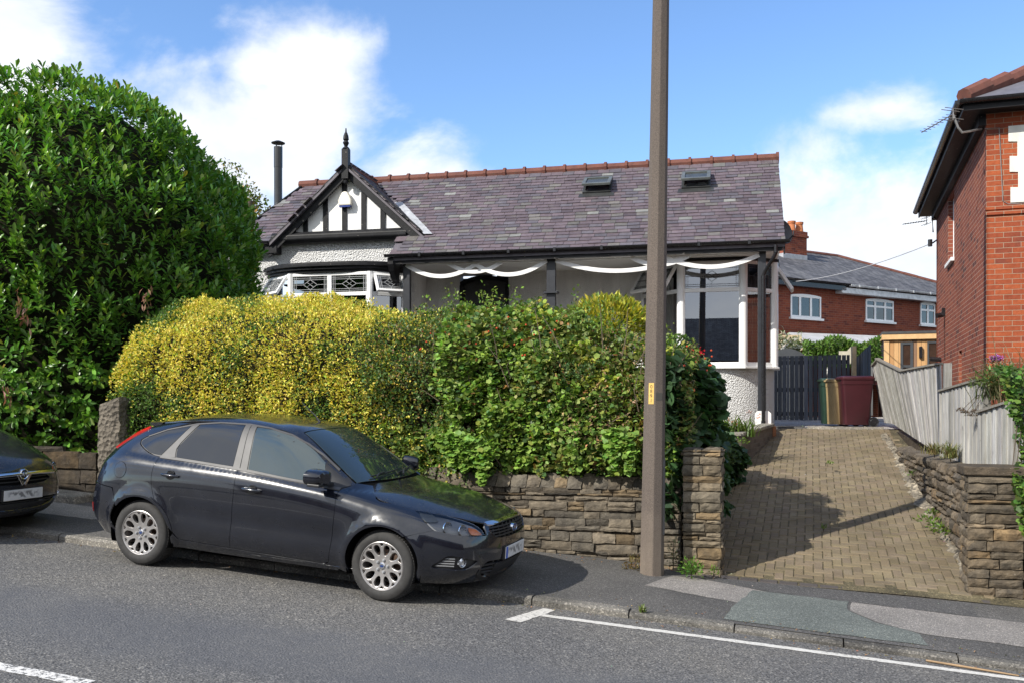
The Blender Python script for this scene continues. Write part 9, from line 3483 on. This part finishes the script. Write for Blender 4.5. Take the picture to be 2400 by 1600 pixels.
	b2('tail_light', body, 'side', [(-3.185, 1.105, 1), (-3.15, 1.145), (-2.98, 1.255), (-2.80, 1.343, 1), (-2.795, 1.322, 1), (-2.97, 1.225), (-3.13, 1.108)], M['red_lens'], car, lift=0.012, edge=0.014, gap=0.0)
	b2('rear_reflector', body, 'side', [(-3.375, 0.475, 1), (-3.345, 0.545, 1), (-3.315, 0.545, 1), (-3.33, 0.45, 1)], M['red_lens'], car, lift=0.006, edge=0.006, gap=0.0)
	# --- handles, flap, mirrors
	for i, m_ in enumerate((False, True)):
		for d, x, z in ((doors[i][0], -1.375, 0.868), (doors[i][1], -2.303, 0.919)):
			loc, n_ = body.hit((x, -3, z), (0, 1, 0))
			sg = 1 if m_ else -1
			y0 = abs(loc.y)
			cup = MB().lathe([(0.052, 0.002), (0.046, 0.004), (0.03, 0.0035), (0.0, 0.003)], 20, Matrix.Translation((x, sg * (y0 + 0.001), z + 0.004)) @ Matrix.Rotation(-sg * pi / 2, 4, 'X') @ Matrix.Diagonal((1.05, 0.95, 1, 1)), cap=False).build('handle_cup', M['gloss_black'], d)
			pts = []
			for k in range(9):
				t_ = -1 + 2 * k / 8
				pts.append((x + 0.098 * t_, sg * (y0 + 0.010 + 0.022 * (1 - t_ ** 4)), z + 0.004 - 0.004 * t_))
			hm = MB().tube(pts, [0.011, 0.015, 0.016, 0.0165, 0.0165, 0.0165, 0.016, 0.015, 0.011], 10)
			ho = hm.build('handle', paint, d)
			smooth_angle(ho, 50)
	mbf = [(-2.912 + 0.075 * cos(2 * pi * k / 16), 0.92 + 0.078 * sin(2 * pi * k / 16)) for k in range(16)]
	rim_ = [(-2.912 + 0.079 * cos(2 * pi * k / 16), 0.92 + 0.082 * sin(2 * pi * k / 16)) for k in range(16)]
	panel('fuel_flap_gap', body, 'side', rim_, M['void'], car, lift=0.0012, edge=0, gap=0)
	panel('fuel_flap', body, 'side', mbf, paint, car, lift=0.0025, edge=0.003, gap=0)
	for sg in (-1, 1):
		mb = MB()
		st = [(-0.545, 0.035, 0.045), (-0.555, 0.075, 0.060), (-0.60, 0.098, 0.070), (-0.66, 0.105, 0.075), (-0.70, 0.108, 0.075)]
		nA, vs = 20, []
		for x, hw, hh in st:
			for k in range(nA):
				a = 2 * pi * k / nA
				cx_, cz_ = abs(cos(a)) ** 0.7 * (1 if cos(a) > 0 else -1), abs(sin(a)) ** 0.7 * (1 if sin(a) > 0 else -1)
				vs.append((x - 0.02 * cx_, sg * (0.985 + hw * cx_), 1.062 + hh * cz_ * (1.0 - 0.15 * cx_)))
		fs = [(i * nA + k, i * nA + (k + 1) % nA, (i + 1) * nA + (k + 1) % nA, (i + 1) * nA + k) for i in range(len(st) - 1) for k in range(nA)] + [tuple(range(nA)), tuple((len(st) - 1) * nA + k for k in range(nA))[::-1]]
		if sg > 0: fs = [f[::-1] for f in fs]
		mb.add(vs, fs)
		mo = mb.build('wing_mirror', paint, car)
		smooth_angle(mo, 50)
		mb = MB()
		mb.bar((-0.60, sg * 0.80, 0.995), (-0.60, sg * 0.955, 1.012), 0.07, 0.035)
		mb.box(-0.695, -0.565, sg * 0.985 - 0.085, sg * 0.985 + 0.085, 0.985, 1.012)
		mb.build('mirror_foot', M['trim'], mo, bevel=0.008)
		mb = MB().box(-0.704, -0.701, sg * 0.985 - 0.088, sg * 0.985 + 0.088, 1.005, 1.122)
		mb.build('mirror_glass', M['glass_side'], mo)
	# wipers
	for y0, y1, xx in ((-0.46, 0.12, 0.0), (0.02, 0.58, 0.0)):
		pts = []
		for k in range(8):
			y = y0 + (y1 - y0) * k / 7
			loc, n_ = body.hit((-0.335 - 0.08 * (y / 0.6) ** 2 - 0.05 * k / 7, y, 3), (0, 0, -1))
			pts.append(loc + n_ * 0.018)
		MB().tube(pts, 0.008, 6).build('wiper', M['trim'], car)
		arm = [pts[3] + Vector((0, 0, 0.012)), pts[1] + Vector((0.05, -0.03, 0.02)), pts[0] + Vector((0.075, -0.02, 0.0))]
		MB().tube(arm, 0.010, 6).build('wiper_arm', M['trim'], car)
	loc, n_ = body.hit((-1.22, 0.0, 3), (0, 0, -1))
	MB().tube([loc, loc + Vector((-0.05, 0, 0.06)), loc + Vector((-0.22, 0, 0.19))], [0.014, 0.006, 0.003], 6).build('roof_aerial', M['trim'], car)
	# --- wheels
	for wx, wz in WHEELS:
		for sg in (-1, 1):
			w = make_wheel(car, spin=0.2 * wx + 0.25 * sg)
			w.location = (wx, sg * 0.775, wz)
			w.rotation_euler = (0, 0, (0 if sg < 0 else pi) + (steer if wx == 0.0 else 0))
	return car
def car_matrix(front_wheel, heading, slope, roll):
	"""front_wheel: where the near front tyre touches the road"""
	ex = Vector((cos(heading), -sin(heading), -slope)).normalized()
	ey = Vector((sin(heading), cos(heading), sin(roll))).normalized()
	ez = ex.cross(ey).normalized()
	ey = ez.cross(ex)
	o = Vector(front_wheel) + 0.87 * ey
	return Matrix(((ex.x, ey.x, ez.x, o.x), (ex.y, ey.y, ez.y, o.y), (ex.z, ey.z, ez.z, o.z), (0, 0, 0, 1)))
body1 = Body(CAGE, 7, flare)
car1 = make_car('parked_car', 'dark blue black hatchback with silver alloy wheels parked half on the pavement', car_matrix((-1.18, 8.4, 0.0), radians(19.0), 0.070, radians(1.0)), body1, M['paint'], M['paint_top'], 'hatch', steer=radians(-3))
CAGE2 = [[(x * 0.93 if x > 0 else x * 0.97, y * 0.935, z + 0.16 * max(0, min(1, (z - 0.62) / 0.35)) ** 1.5) for x, y, z in col] for col in CAGE]
body2 = Body(CAGE2, 6, flare)
mw2 = car_matrix((0, 0, 0), radians(18.0), 0.066, radians(0.5))
o2 = Vector((-5.23, 10.2, 0.33)) - mw2.to_3x3() @ Vector((0.93, 0, 0.0))
mw2.translation = Vector((o2.x - 0.06, o2.y, 0.40))
car2 = make_car('parked_car', 'dusty dark grey car with chrome grille bar cut off by the left edge', mw2, body2, M['paint2'], M['paint2_top'], 'other')
